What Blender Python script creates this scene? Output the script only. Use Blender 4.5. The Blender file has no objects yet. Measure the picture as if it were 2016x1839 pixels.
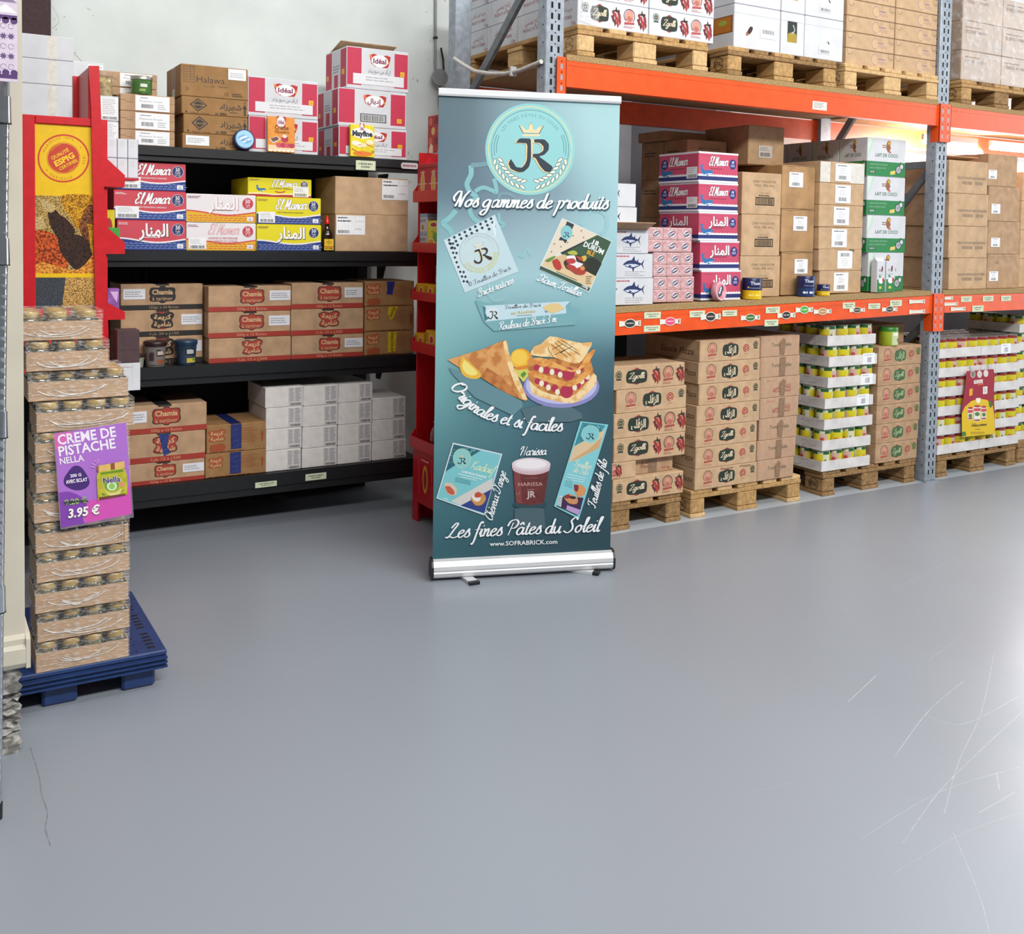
import bpy, math, random
from mathutils import Matrix, Vector
random.seed(7)
SC = bpy.context.scene
COL = SC.collection
# ------------------------------------------------------------------ camera
CAMZ = 1.465
RX = (0.861129, -0.508066, 0.017385); RDN = (-0.009178, -0.047715, -0.998819); RF = (0.508317, 0.859952, -0.045755)
cd = bpy.data.cameras.new('camera'); cam = bpy.data.objects.new('camera', cd); COL.objects.link(cam)
cd.sensor_fit = 'HORIZONTAL'; cd.sensor_width = 36; cd.lens = 36*2000/2016; cd.shift_y = -369.5/2016
cd.clip_start = .05; cd.clip_end = 100
m3 = Matrix(((RX[0], -RDN[0], -RF[0]), (RX[1], -RDN[1], -RF[1]), (RX[2], -RDN[2], -RF[2])))
cam.matrix_world = Matrix.Translation((0, 0, CAMZ)) @ m3.to_4x4()
SC.camera = cam
# ------------------------------------------------------------------ world, lights, exposure
SC.view_settings.view_transform = 'Standard'; SC.view_settings.look = 'None'
SC.view_settings.gamma = 1; SC.view_settings.exposure = 0.12
try: SC.view_settings.use_curve_mapping = False
except Exception: pass
wd = bpy.data.worlds.new('hall_light'); SC.world = wd; wd.use_nodes = True
wd.node_tree.nodes['Background'].inputs[0].default_value = (.93, .97, 1, 1)
wd.node_tree.nodes['Background'].inputs[1].default_value = .2
def area(name, loc, tgt, sx, sy, power, col=(1, 1, 1)):
    l = bpy.data.lights.new(name, 'AREA'); l.shape = 'RECTANGLE'; l.size = sx; l.size_y = sy; l.energy = power; l.color = col
    o = bpy.data.objects.new(name, l); COL.objects.link(o); o.location = loc
    o.rotation_euler = (Vector(tgt)-Vector(loc)).to_track_quat('-Z', 'Y').to_euler()
    return o
area('ceiling_strip_light', (4.0, 1.6, 5.4), (4.0, 1.9, 0), 5, .5, 85, (1, .985, .96))
area('ceiling_strip_light', (2.3, -2.0, 5.6), (2.0, 3.6, 0.9), 6.5, .7, 540, (1, .985, .96))
area('ceiling_strip_light', (0.8, 3.6, 5.4), (1.2, 5.0, 1.6), 5, .4, 38, (1, .985, .96))
area('added_aisle_fill', (11.5, 1.2, 2.6), (4, 2.2, 0.6), 3.2, 4.2, 170, (.93, .97, 1))  # added fill from the aisle end, no door known there
area('added_high_fill', (9.56, 5.65, 6.6), (2.2, 1.4, 0), 3.2, 1.8, 150, (.96, .98, 1))  # added unseen fill to brighten the floor, no window known there
# ------------------------------------------------------------------ materials
def lin(h):
    h = h.lstrip('#'); r = [int(h[i:i+2], 16)/255 for i in (0, 2, 4)]
    return [c/12.92 if c <= .04045 else ((c+.055)/1.055)**2.4 for c in r]
MATS = {}
def M(name, hexc=None, rough=.6, metal=0, var=.06, scale=40, bump=0, spec=.5, emit=0, alpha=1, trans=0, stretch=None, hex2=None, coat=0):
    if name in MATS: return MATS[name]
    m = bpy.data.materials.new(name); m.use_nodes = True; nt = m.node_tree; b = nt.nodes['Principled BSDF']
    c = lin(hexc)
    b.inputs['Roughness'].default_value = rough; b.inputs['Metallic'].default_value = metal
    b.inputs['Specular IOR Level'].default_value = spec
    if coat: b.inputs['Coat Weight'].default_value = coat; b.inputs['Coat Roughness'].default_value = .1
    tc = nt.nodes.new('ShaderNodeTexCoord'); src = tc.outputs['Object']
    if stretch:
        mp = nt.nodes.new('ShaderNodeMapping'); mp.inputs['Scale'].default_value = stretch; nt.links.new(src, mp.inputs[0]); src = mp.outputs[0]
    if var > 0 or bump:
        n = nt.nodes.new('ShaderNodeTexNoise'); n.inputs['Scale'].default_value = scale; n.inputs['Detail'].default_value = 4
        nt.links.new(src, n.inputs['Vector'])
    if var > 0:
        r = nt.nodes.new('ShaderNodeValToRGB'); c2 = lin(hex2) if hex2 else None
        a_ = [max(0, x*(1-2.2*var)) for x in c]; b_ = c2 if c2 else [min(1, x*(1+1.6*var)) for x in c]
        if c2: a_ = c
        r.color_ramp.elements[0].position = .32 if not c2 else .42; r.color_ramp.elements[1].position = .68 if not c2 else .56
        r.color_ramp.elements[0].color = (*a_, 1); r.color_ramp.elements[1].color = (*b_, 1)
        nt.links.new(n.outputs['Fac'], r.inputs[0]); nt.links.new(r.outputs[0], b.inputs['Base Color'])
    else: b.inputs['Base Color'].default_value = (*c, 1)
    if bump:
        bp = nt.nodes.new('ShaderNodeBump'); bp.inputs['Strength'].default_value = bump; bp.inputs['Distance'].default_value = .004
        nt.links.new(n.outputs['Fac'], bp.inputs['Height']); nt.links.new(bp.outputs[0], b.inputs['Normal'])
    if emit: b.inputs['Emission Color'].default_value = (*c, 1); b.inputs['Emission Strength'].default_value = emit
    if alpha < 1: b.inputs['Alpha'].default_value = alpha
    if trans: b.inputs['Transmission Weight'].default_value = trans
    MATS[name] = m; return m
def K(hexc):                                   # a printed ink of this colour
    return M('ink_'+hexc.strip('#'), hexc, .55, var=0)
CARD = M('kraft_cardboard', '#b49372', .85, var=.07, scale=22, bump=.08)
CARD2 = M('pale_cardboard', '#c2a27f', .85, var=.06, scale=18, bump=.08)
CARDP = M('pinkish_cardboard', '#b8967a', .85, var=.06, scale=20, bump=.08)
CARDD = M('ochre_cardboard', '#9a7448', .85, var=.06, scale=20, bump=.08)
WHITE = M('white_carton', '#cfd1d6', .6, var=.025, scale=12)
OFFW = M('greyish_white_carton', '#e3dfdb', .7, var=.05, scale=18)
PAPER = M('label_paper', '#eceef0', .7, var=.02)
TAPE = M('brown_packing_tape', '#8c7058', .3, var=.08)
TAPEW = M('clear_packing_tape', '#dcd8d0', .2, var=.06)
BLACKM = M('black_powder_coat', '#15171a', .42, var=.1, scale=60)
REDM = M('red_display_card', '#c4141f', .38, var=.04)
ORANGE = M('orange_beam_paint', '#e8541b', .38, var=.05, scale=14)
GALV = M('galvanised_steel', '#9aa3ad', .45, .35, var=.09, scale=30)
GALVD = M('grey_brace_steel', '#6f757a', .5, .3, var=.08, scale=30)
CHIP = M('chipboard', '#a5885b', .9, var=.22, scale=190, bump=.3)
WOOD = M('pallet_wood', '#b58f5c', .85, var=.13, scale=9, bump=.25, stretch=(6, 1, 6))
WOODO = M('weathered_pallet_wood', '#94734a', .9, var=.17, scale=10, bump=.35, stretch=(6, 1, 6))
WOODL = M('fresh_pallet_wood', '#cfac7a', .85, var=.09, scale=9, bump=.2, stretch=(6, 1, 6))
ALU = M('brushed_aluminium', '#d2d4d6', .5, .35, var=.05, scale=8, stretch=(1, 1, 60))
CHROME = M('chrome', '#cfd2d6', .12, 1, var=.03)
DARK = M('dark_hole', '#0a0a0c', .9, var=0)
FILM = None
def film_mat():
    m = bpy.data.materials.new('shrink_film'); m.use_nodes = True; nt = m.node_tree; b = nt.nodes['Principled BSDF']
    b.inputs['Base Color'].default_value = (.9, .9, .9, 1); b.inputs['Roughness'].default_value = .12
    n = nt.nodes.new('ShaderNodeTexNoise'); n.inputs['Scale'].default_value = 13; n.inputs['Detail'].default_value = 1.5
    bp = nt.nodes.new('ShaderNodeBump'); bp.inputs['Strength'].default_value = .7; bp.inputs['Distance'].default_value = .01
    nt.links.new(n.outputs['Fac'], bp.inputs['Height']); nt.links.new(bp.outputs[0], b.inputs['Normal'])
    r = nt.nodes.new('ShaderNodeValToRGB'); r.color_ramp.elements[0].position = .48; r.color_ramp.elements[1].position = .7
    r.color_ramp.elements[0].color = (.06, .06, .06, 1); r.color_ramp.elements[1].color = (.34, .34, .34, 1)
    nt.links.new(n.outputs['Fac'], r.inputs[0]); nt.links.new(r.outputs[0], b.inputs['Alpha'])
    MATS['film'] = m; return m
FILM = film_mat()
# ------------------------------------------------------------------ object helpers
def tag(o, label=None, cat=None, group=None, kind=None):
    if label: o['label'] = label
    if cat: o['category'] = cat
    if group: o['group'] = group
    if kind: o['kind'] = kind
    return o
def empty(name, loc, label=None, cat=None, group=None, rz=0):
    o = bpy.data.objects.new(name, None); COL.objects.link(o); o.location = loc; o.rotation_euler = (0, 0, rz)
    o.empty_display_size = .05
    return tag(o, label, cat, group)
class MB:
    def __init__(s): s.v = []; s.f = []; s.mi = []; s.m = []; s.sm = []
    def mat(s, m):
        if m not in s.m: s.m.append(m)
        return s.m.index(m)
    def face(s, pts, m, smooth=False):
        i = len(s.v); s.v += [tuple(p) for p in pts]; s.f.append(tuple(range(i, i+len(pts)))); s.mi.append(s.mat(m)); s.sm.append(smooth)
    def geo(s, vs, fs, m, smooth=False):
        i = len(s.v); s.v += [tuple(p) for p in vs]; k = s.mat(m)
        for f in fs: s.f.append(tuple(j+i for j in f)); s.mi.append(k); s.sm.append(smooth)
    def box(s, x0, x1, y0, y1, z0, z1, m, ch=0, top=None):
        if ch <= 0:
            v = [(x, y, z) for z in (z0, z1) for y in (y0, y1) for x in (x0, x1)]
            s.geo(v, [(0, 2, 3, 1), (0, 1, 5, 4), (1, 3, 7, 5), (3, 2, 6, 7), (2, 0, 4, 6)], m); s.geo(v, [(4, 5, 7, 6)], top or m); return
        c = ch; v = []; idx = {}
        for sx in (0, 1):
            for sy in (0, 1):
                for sz in (0, 1):
                    for ax in range(3):
                        p = [x1 if sx else x0, y1 if sy else y0, z1 if sz else z0]
                        for a, sgn in enumerate((sx, sy, sz)):
                            if a != ax: p[a] += -c if sgn else c
                        idx[(sx, sy, sz, ax)] = len(v); v.append(tuple(p))
        F = []
        def q(ax, sg):
            oth = [a for a in range(3) if a != ax]; o = []
            for a, b in ((0, 0), (1, 0), (1, 1), (0, 1)):
                k = [0, 0, 0]; k[ax] = sg; k[oth[0]] = a; k[oth[1]] = b; o.append(idx[(*k, ax)])
            flip = (sg == 1) ^ (ax == 1)
            return tuple(o) if flip else tuple(o[::-1])
        for ax in range(3):
            for sg in (0, 1): F.append(q(ax, sg))
        for ax in range(3):                     # edge chamfers
            oth = [a for a in range(3) if a != ax]
            for a in (0, 1):
                for b in (0, 1):
                    o = []
                    for t, face_ax in ((0, oth[0]), (1, oth[0]), (1, oth[1]), (0, oth[1])):
                        k = [0, 0, 0]; k[ax] = t; k[oth[0]] = a; k[oth[1]] = b; o.append(idx[(*k, face_ax)])
                    fl = (a ^ b) ^ (1 if ax != 1 else 0)
                    F.append(tuple(o) if not fl else tuple(o[::-1]))
        for sx in (0, 1):
            for sy in (0, 1):
                for sz in (0, 1): F.append(tuple(idx[(sx, sy, sz, a)] for a in ((0, 1, 2) if (sx+sy+sz) % 2 else (0, 2, 1))))
        s.geo(v, F, m)
    def lathe(s, prof, m, n=20, c=(0, 0, 0), smooth=True, mats=None, cap=True, sq=0):
        """prof: [(r,z)...]; sq squares the section"""
        vs = []
        for r, z in prof:
            for k in range(n):
                a = 2*math.pi*k/n; ca, sa = math.cos(a), math.sin(a)
                if sq: q = (abs(ca)**4+abs(sa)**4)**.25; f = (1-sq)+sq/q
                else: f = 1
                vs.append((c[0]+r*f*ca, c[1]+r*f*sa, c[2]+z))
        for i in range(len(prof)-1):
            fs = [(i*n+k, i*n+(k+1) % n, (i+1)*n+(k+1) % n, (i+1)*n+k) for k in range(n)]
            mm = mats[i] if mats else m
            b = len(s.v) if i == 0 else b
            if i == 0: s.v += vs
            kk = s.mat(mm)
            for f in fs: s.f.append(tuple(j+b for j in f)); s.mi.append(kk); s.sm.append(smooth)
        if cap:
            s.face([vs[k] for k in range(n)][::-1], mats[0] if mats else m); L = len(prof)-1
            s.face([vs[L*n+k] for k in range(n)], mats[-1] if mats else m)
    def tube(s, pts, r, m, n=8):
        P = [Vector(p) for p in pts]; vs = []
        for i, p in enumerate(P):
            d = (P[min(i+1, len(P)-1)]-P[max(i-1, 0)]).normalized()
            a = d.cross(Vector((0, 0, 1)) if abs(d.z) < .9 else Vector((1, 0, 0))).normalized(); b = d.cross(a)
            rr = r[i] if isinstance(r, (list, tuple)) else r
            for k in range(n):
                t = 2*math.pi*k/n; vs.append(tuple(p+a*rr*math.cos(t)+b*rr*math.sin(t)))
        fs = [(i*n+k, (i+1)*n+k, (i+1)*n+(k+1) % n, i*n+(k+1) % n) for i in range(len(P)-1) for k in range(n)]
        s.geo(vs, fs, m, True); s.face([vs[k] for k in range(n)], m); s.face([vs[(len(P)-1)*n+k] for k in range(n)][::-1], m)
    def bar(s, p, q, w, t, m, side=(1, 0, 0)):
        """flat bar from p to q, w along 'side', t across"""
        p, q = Vector(p), Vector(q); d = (q-p).normalized(); a = Vector(side); a = (a-d*a.dot(d)).normalized(); b = d.cross(a)
        v = [tuple(e+a*w/2*i+b*t/2*j) for e in (p, q) for i, j in ((-1, -1), (1, -1), (1, 1), (-1, 1))]
        s.geo(v, [(3, 2, 1, 0), (4, 5, 6, 7), (0, 1, 5, 4), (1, 2, 6, 5), (2, 3, 7, 6), (3, 0, 4, 7)], m)
    def prism(s, pts, axis, a0, a1, m):
        """extrude a 2-D outline along axis"""
        def to3(p, a):
            return {'x': (a, p[0], p[1]), 'y': (p[0], a, p[1]), 'z': (p[0], p[1], a)}[axis]
        n = len(pts); v = [to3(p, a0) for p in pts]+[to3(p, a1) for p in pts]
        s.geo(v, [tuple(range(n))[::-1], tuple(range(n, 2*n))]+[(i, (i+1) % n, n+(i+1) % n, n+i) for i in range(n)], m)
    def build(s, name, parent=None, loc=None, world=True):
        """vertices are in world space (or local to loc when world is False)"""
        me = bpy.data.meshes.new(name)
        org = Vector(loc) if loc is not None else Vector((0, 0, 0))
        off = org
        if parent is not None and loc is None:
            off = Vector(parent['_o']) if '_o' in parent else parent.location.copy()
        vs = [(x-off.x, y-off.y, z-off.z) for x, y, z in s.v] if world else s.v
        me.from_pydata(vs, [], s.f)
        for m in s.m: me.materials.append(m)
        me.polygons.foreach_set('material_index', s.mi); me.polygons.foreach_set('use_smooth', s.sm)
        me.update()
        o = bpy.data.objects.new(name, me); COL.objects.link(o)
        if parent is not None:
            o.parent = parent
            if loc is not None: o.location = org-(Vector(parent['_o']) if '_o' in parent else parent.location)
            o['_o'] = tuple(off)
        elif loc is not None: o.location = org
        return o
def copy_tree(o, parent=None):
    c = o.copy(); COL.objects.link(c)
    if parent is not None: c.parent = parent
    for ch in list(o.children): copy_tree(ch, c)
    return c
# ------------------------------------------------------------------ lettering
_tc = {}
AR = {'\u0627': '\uFE8D\uFE8E', '\u0644': '\uFEDD\uFEDE\uFEDF\uFEE0', '\u0645': '\uFEE1\uFEE2\uFEE3\uFEE4', '\u0646': '\uFEE5\uFEE6\uFEE7\uFEE8', '\u0631': '\uFEAD\uFEAE',
      '\u0634': '\uFEB5\uFEB6\uFEB7\uFEB8', '\u0647': '\uFEE9\uFEEA\uFEEB\uFEEC', '\u0632': '\uFEAF\uFEB0', '\u062f': '\uFEA9\uFEAA', '\u0643': '\uFED9\uFEDA\uFEDB\uFEDC',
      '\u064a': '\uFEF1\uFEF2\uFEF3\uFEF4', '\u0629': '\uFE93\uFE94', '\u06a4': '\uFB6A\uFB6B\uFB6C\uFB6D', '\u0625': '\uFE87\uFE88', '\u062a': '\uFE95\uFE96\uFE97\uFE98',
      '\u062c': '\uFE9D\uFE9E\uFE9F\uFEA0', '\u0648': '\uFEED\uFEEE', '\u0633': '\uFEB1\uFEB2\uFEB3\uFEB4', '\u0635': '\uFEB9\uFEBA\uFEBB\uFEBC', '\u0639': '\uFEC9\uFECA\uFECB\uFECC',
      '\u0630': '\uFEAB\uFEAC', '\u0628': '\uFE8F\uFE90\uFE91\uFE92', '\u063a': '\uFECD\uFECE\uFECF\uFED0', '\u062d': '\uFEA1\uFEA2\uFEA3\uFEA4', '\u0641': '\uFED1\uFED2\uFED3\uFED4'}
def shape_ar(w):
    out = []
    for i, ch in enumerate(w):
        if ch not in AR: out.append(ch); continue
        fm = AR[ch]; prev = i > 0 and w[i-1] in AR and len(AR[w[i-1]]) == 4; nxt = i+1 < len(w) and w[i+1] in AR and len(fm) == 4
        out.append(fm[3] if prev and nxt else fm[2] if nxt else fm[1] if prev else fm[0])
    return ''.join(out[::-1])
def glyphs(s, bold=0.0):
    """(verts, faces, width) with cap height 1, baseline 0, x centred"""
    key = (s, bold)
    if key in _tc: return _tc[key]
    t = s.replace('\u200e', '')
    if s[:1] == '\u200e': pass
    elif any('\u0600' <= c <= '\u06ff' for c in s):
        t = ' '.join(shape_ar(w) if any('\u0600' <= c <= '\u06ff' for c in w) else w for w in s.split(' ')[::-1])
    c = bpy.data.curves.new('lettering', 'FONT'); c.body = t; c.resolution_u = 2; c.offset = bold
    o = bpy.data.objects.new('lettering', c); COL.objects.link(o)
    dg = bpy.context.evaluated_depsgraph_get(); me = bpy.data.meshes.new_from_object(o.evaluated_get(dg))
    vs = [(v.co.x/.7, v.co.y/.7) for v in me.vertices]; fs = [tuple(p.vertices) for p in me.polygons]
    bpy.data.objects.remove(o); bpy.data.curves.remove(c); bpy.data.meshes.remove(me)
    if not vs: vs, fs = [(0, 0)], []
    x0 = min(v[0] for v in vs); x1 = max(v[0] for v in vs); cx = (x0+x1)/2
    r = ([(x-cx, y) for x, y in vs], fs, x1-x0); _tc[key] = r; return r
SCR = {
 'a': (.95, [[(.75, .8), (.5, 1), (.15, .7), (.1, .25), (.35, 0), (.65, .3), (.78, .95), (.75, .3), (.85, .02), (1.05, .2)]]),
 'c': (.78, [[(.75, .8), (.55, 1), (.2, .75), (.1, .3), (.35, 0), (.6, .08), (.85, .3)]]),
 'd': (.95, [[(.75, .8), (.5, 1), (.15, .7), (.1, .25), (.35, 0), (.65, .3), (.82, 2), (.75, .3), (.85, .02), (1.05, .2)]]),
 'e': (.75, [[(.1, .45), (.5, .6), (.65, .85), (.45, 1), (.15, .65), (.15, .2), (.4, 0), (.8, .3)]]),
 'f': (.6, [[(.75, 1.75), (.65, 2), (.45, 1.7), (.3, .5), (.2, -.6), (.05, -1), (0, -.8)], [(0, .95), (.7, 1.02)]]),
 'g': (.95, [[(.75, .8), (.5, 1), (.15, .7), (.1, .25), (.35, 0), (.65, .3), (.78, .95), (.72, -.4), (.45, -1), (.1, -.85), (.2, -.5), (.95, .15)]]),
 'h': (.85, [[(.2, 1.2), (.4, 2), (.3, 1.5), (.12, 0)], [(.15, .4), (.5, 1), (.62, .8), (.57, .2), (.68, 0), (.9, .2)]]),
 'i': (.42, [[(.05, .3), (.25, 1), (.2, .3), (.3, 0), (.5, .2)], [(.31, 1.35), (.38, 1.52)]]),
 'k': (.8, [[(.25, 2), (.1, 0)], [(.1, .4), (.4, .95), (.6, .9), (.35, .5), (.55, .05), (.85, .2)]]),
 'l': (.42, [[(.1, .3), (.45, 1.7), (.4, 2), (.25, 1.7), (.2, .3), (.3, 0), (.5, .2)]]),
 'm': (1.15, [[(.05, .9), (.2, .95), (.15, 0)], [(.15, .4), (.42, 1), (.52, .8), (.48, 0)], [(.5, .4), (.8, 1), (.92, .8), (.87, .2), (1, 0), (1.2, .2)]]),
 'n': (.82, [[(.05, .9), (.2, .95), (.15, 0)], [(.15, .4), (.5, 1), (.62, .8), (.57, .2), (.68, 0), (.88, .2)]]),
 'o': (.85, [[(.5, 1), (.15, .7), (.1, .25), (.35, 0), (.65, .3), (.7, .75), (.5, 1), (.62, .8), (.95, .85)]]),
 'p': (.85, [[(.1, .8), (.27, 1), (.2, .2), (.05, -1)], [(.2, .4), (.5, 1), (.75, .8), (.7, .3), (.45, 0), (.2, .2)]]),
 'r': (.7, [[(.05, .8), (.2, 1.1), (.3, .95), (.55, .95), (.5, .3), (.6, 0), (.8, .2)]]),
 's': (.65, [[(.05, .2), (.45, 1.1), (.5, .8), (.65, .3), (.4, 0), (.1, .15)]]),
 't': (.5, [[(.35, 1.6), (.2, .4), (.3, 0), (.55, .2)], [(.05, 1.05), (.58, 1.1)]]),
 'u': (.88, [[(.1, .95), (.1, .3), (.3, 0), (.6, .4), (.7, .95), (.65, .3), (.78, 0), (.95, .2)]]),
 'v': (.8, [[(.1, .9), (.22, .9), (.3, 0), (.65, .8), (.7, 1), (.9, .9)]]),
 'x': (.75, [[(.1, .9), (.3, .9), (.5, .05), (.8, .15)], [(.7, 1), (.1, 0)]]),
 'y': (.9, [[(.1, .95), (.1, .3), (.3, 0), (.6, .4), (.72, .95), (.6, -.5), (.3, -1), (.1, -.7), (.9, .1)]]),
 'z': (.7, [[(.1, .95), (.6, .95), (.1, .05), (.7, .1)]]),
 '8': (.8, [[(.6, 1.5), (.4, 1.9), (.15, 1.5), (.6, .6), (.4, 0), (.1, .4), (.6, 1.5)]]), '3': (.8, [[(.1, 1.7), (.45, 1.9), (.6, 1.5), (.3, 1.05), (.65, .5), (.35, 0), (.0, .3)]]),
 '1': (.5, [[(.1, 1.5), (.4, 1.9), (.3, 0)]]), '0': (.8, [[(.4, 1.9), (.1, 1.3), (.15, .3), (.4, 0), (.65, .6), (.6, 1.5), (.4, 1.9)]]),
 "'": (.3, [[(.2, 2), (.1, 1.5)]]), ',': (.3, [[(.15, .1), (.05, -.3)]]), ' ': (.5, []),
 'N': (1.3, [[(.1, .7), (-.15, 1.2), (.15, 1.95), (.5, 1.9), (.48, 1), (.3, 0)], [(.5, 1.9), (.72, .6), (.85, 0), (1, 1.3), (1.4, 2.1)]]),
 'O': (1.3, [[(.6, 2), (.2, 1.6), (.1, .7), (.4, 0), (.9, .3), (1.15, 1.2), (1, 1.85), (.6, 2), (.35, 1.5)]]),
 'L': (1.1, [[(.2, 1.3), (.6, 1.95), (.85, 1.8), (.5, 1), (.1, .1), (-.2, .1), (.3, .15), (.7, 0), (1.2, .2)]]),
 'P': (1.15, [[(.55, 1.7), (.3, 0)], [(.0, 1.2), (.2, 1.85), (.8, 2.05), (1.15, 1.6), (.9, 1), (.5, .9)]]),
 'S': (1.1, [[(1.15, 1.7), (.85, 2.05), (.45, 1.6), (.7, 1), (.75, .4), (.3, 0), (-.2, .3)]]),
 'B': (1.1, [[(.5, 1.8), (.25, 0)], [(.0, 1.3), (.2, 1.85), (.7, 2.05), (.95, 1.6), (.55, 1.1), (.95, .7), (.8, .1), (.3, 0), (-.1, .3)]]),
 'D': (1.25, [[(.5, 1.8), (.25, .1)], [(.0, 1.3), (.2, 1.85), (.8, 2), (1.2, 1.3), (.9, .3), (.3, 0), (-.1, .35)]]),
 'R': (1.15, [[(.5, 1.8), (.25, 0)], [(.0, 1.3), (.2, 1.85), (.7, 2.05), (1, 1.6), (.5, 1), (.8, .5), (1.05, 0), (1.3, .2)]]),
 'H': (1.35, [[(-.05, 1.3), (.2, 1.95), (.5, 1.9), (.4, 1), (.2, 0)], [(1.2, 2), (.95, 0)], [(.1, .9), (1.2, 1.1)]]),
 'C': (1, [[(1, 1.6), (.75, 2), (.3, 1.5), (.1, .6), (.4, 0), (.8, .15), (1, .5)]]),
 'T': (1, [[(.0, 1.4), (.2, 1.85), (1.25, 1.95)], [(.7, 1.9), (.55, .6), (.3, 0), (0, .25)]]),
 'F': (1, [[(.0, 1.4), (.2, 1.85), (1.25, 1.95)], [(.7, 1.9), (.55, .6), (.3, 0), (0, .25)], [(.3, 1), (.95, 1.05)]]),
 'K': (1.1, [[(.4, 2), (.1, 0)], [(1.1, 2), (.25, 1), (.6, .6), (.9, 0), (1.2, .2)]]),
 'E': (.95, [[(.8, 1.7), (.5, 2), (.2, 1.6), (.5, 1.1), (.1, .6), (.3, 0), (.85, .3)]]),
 'M': (1.45, [[(.0, 0), (.2, .1), (.4, 1.95), (.6, .4), (1.05, 1.95), (1.05, .2), (1.2, 0), (1.45, .25)]]),
 'Z': (1.1, [[(.1, 1.6), (.3, 1.95), (1.05, 1.95), (.1, .05), (.5, .15), (1.15, 0)]])}
ACC = {'é': ('e', [[(.35, 1.3), (.6, 1.65)]]), 'è': ('e', [[(.6, 1.3), (.35, 1.65)]]), 'â': ('a', [[(.25, 1.3), (.5, 1.65), (.7, 1.3)]]), 'û': ('u', [[(.2, 1.3), (.45, 1.65), (.65, 1.3)]]), 'ï': ('i', [[(.05, 1.35), (.12, 1.5)]])}
for k_, (b_, ex) in ACC.items(): SCR[k_] = (SCR[b_][0], SCR[b_][1]+ex)
def spline(P, n=5):
    if len(P) < 3: return P
    o = []
    for i in range(len(P)-1):
        p0, p1, p2, p3 = P[max(i-1, 0)], P[i], P[i+1], P[min(i+2, len(P)-1)]
        for k in range(n):
            t = k/n; o.append(tuple(.5*(2*p1[a]+(p2[a]-p0[a])*t+(2*p0[a]-5*p1[a]+4*p2[a]-p3[a])*t*t+(3*p1[a]-p0[a]-3*p2[a]+p3[a])*t**3) for a in (0, 1)))
    return o+[P[-1]]
def ribbon(P, w, cal=0.0, taper=True):
    """stroke of width w along 2-D points; cal makes down-strokes thicker than hairlines"""
    vs = []; n = len(P)
    for i, p in enumerate(P):
        a, b = P[max(i-1, 0)], P[min(i+1, n-1)]; dx, dy = b[0]-a[0], b[1]-a[1]; L = math.hypot(dx, dy) or 1
        k = w*((1-cal)+cal*abs(dy)/L)/2
        if taper and (i == 0 or i == n-1): k *= .55
        vs += [(p[0]-dy/L*k, p[1]+dx/L*k), (p[0]+dy/L*k, p[1]-dx/L*k)]
    return vs, [(2*i, 2*i+1, 2*i+3, 2*i+2) for i in range(n-1)]
_sc = {}
def script_glyph(ch, w):
    if (ch, w) in _sc: return _sc[(ch, w)]
    vs, fs = [], []
    for st in SCR.get(ch, SCR[' '])[1]:
        v, f = ribbon(spline(st), w, .5); b = len(vs); vs += v; fs += [tuple(j+b for j in q) for q in f]
    _sc[(ch, w)] = (vs, fs); return vs, fs
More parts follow.
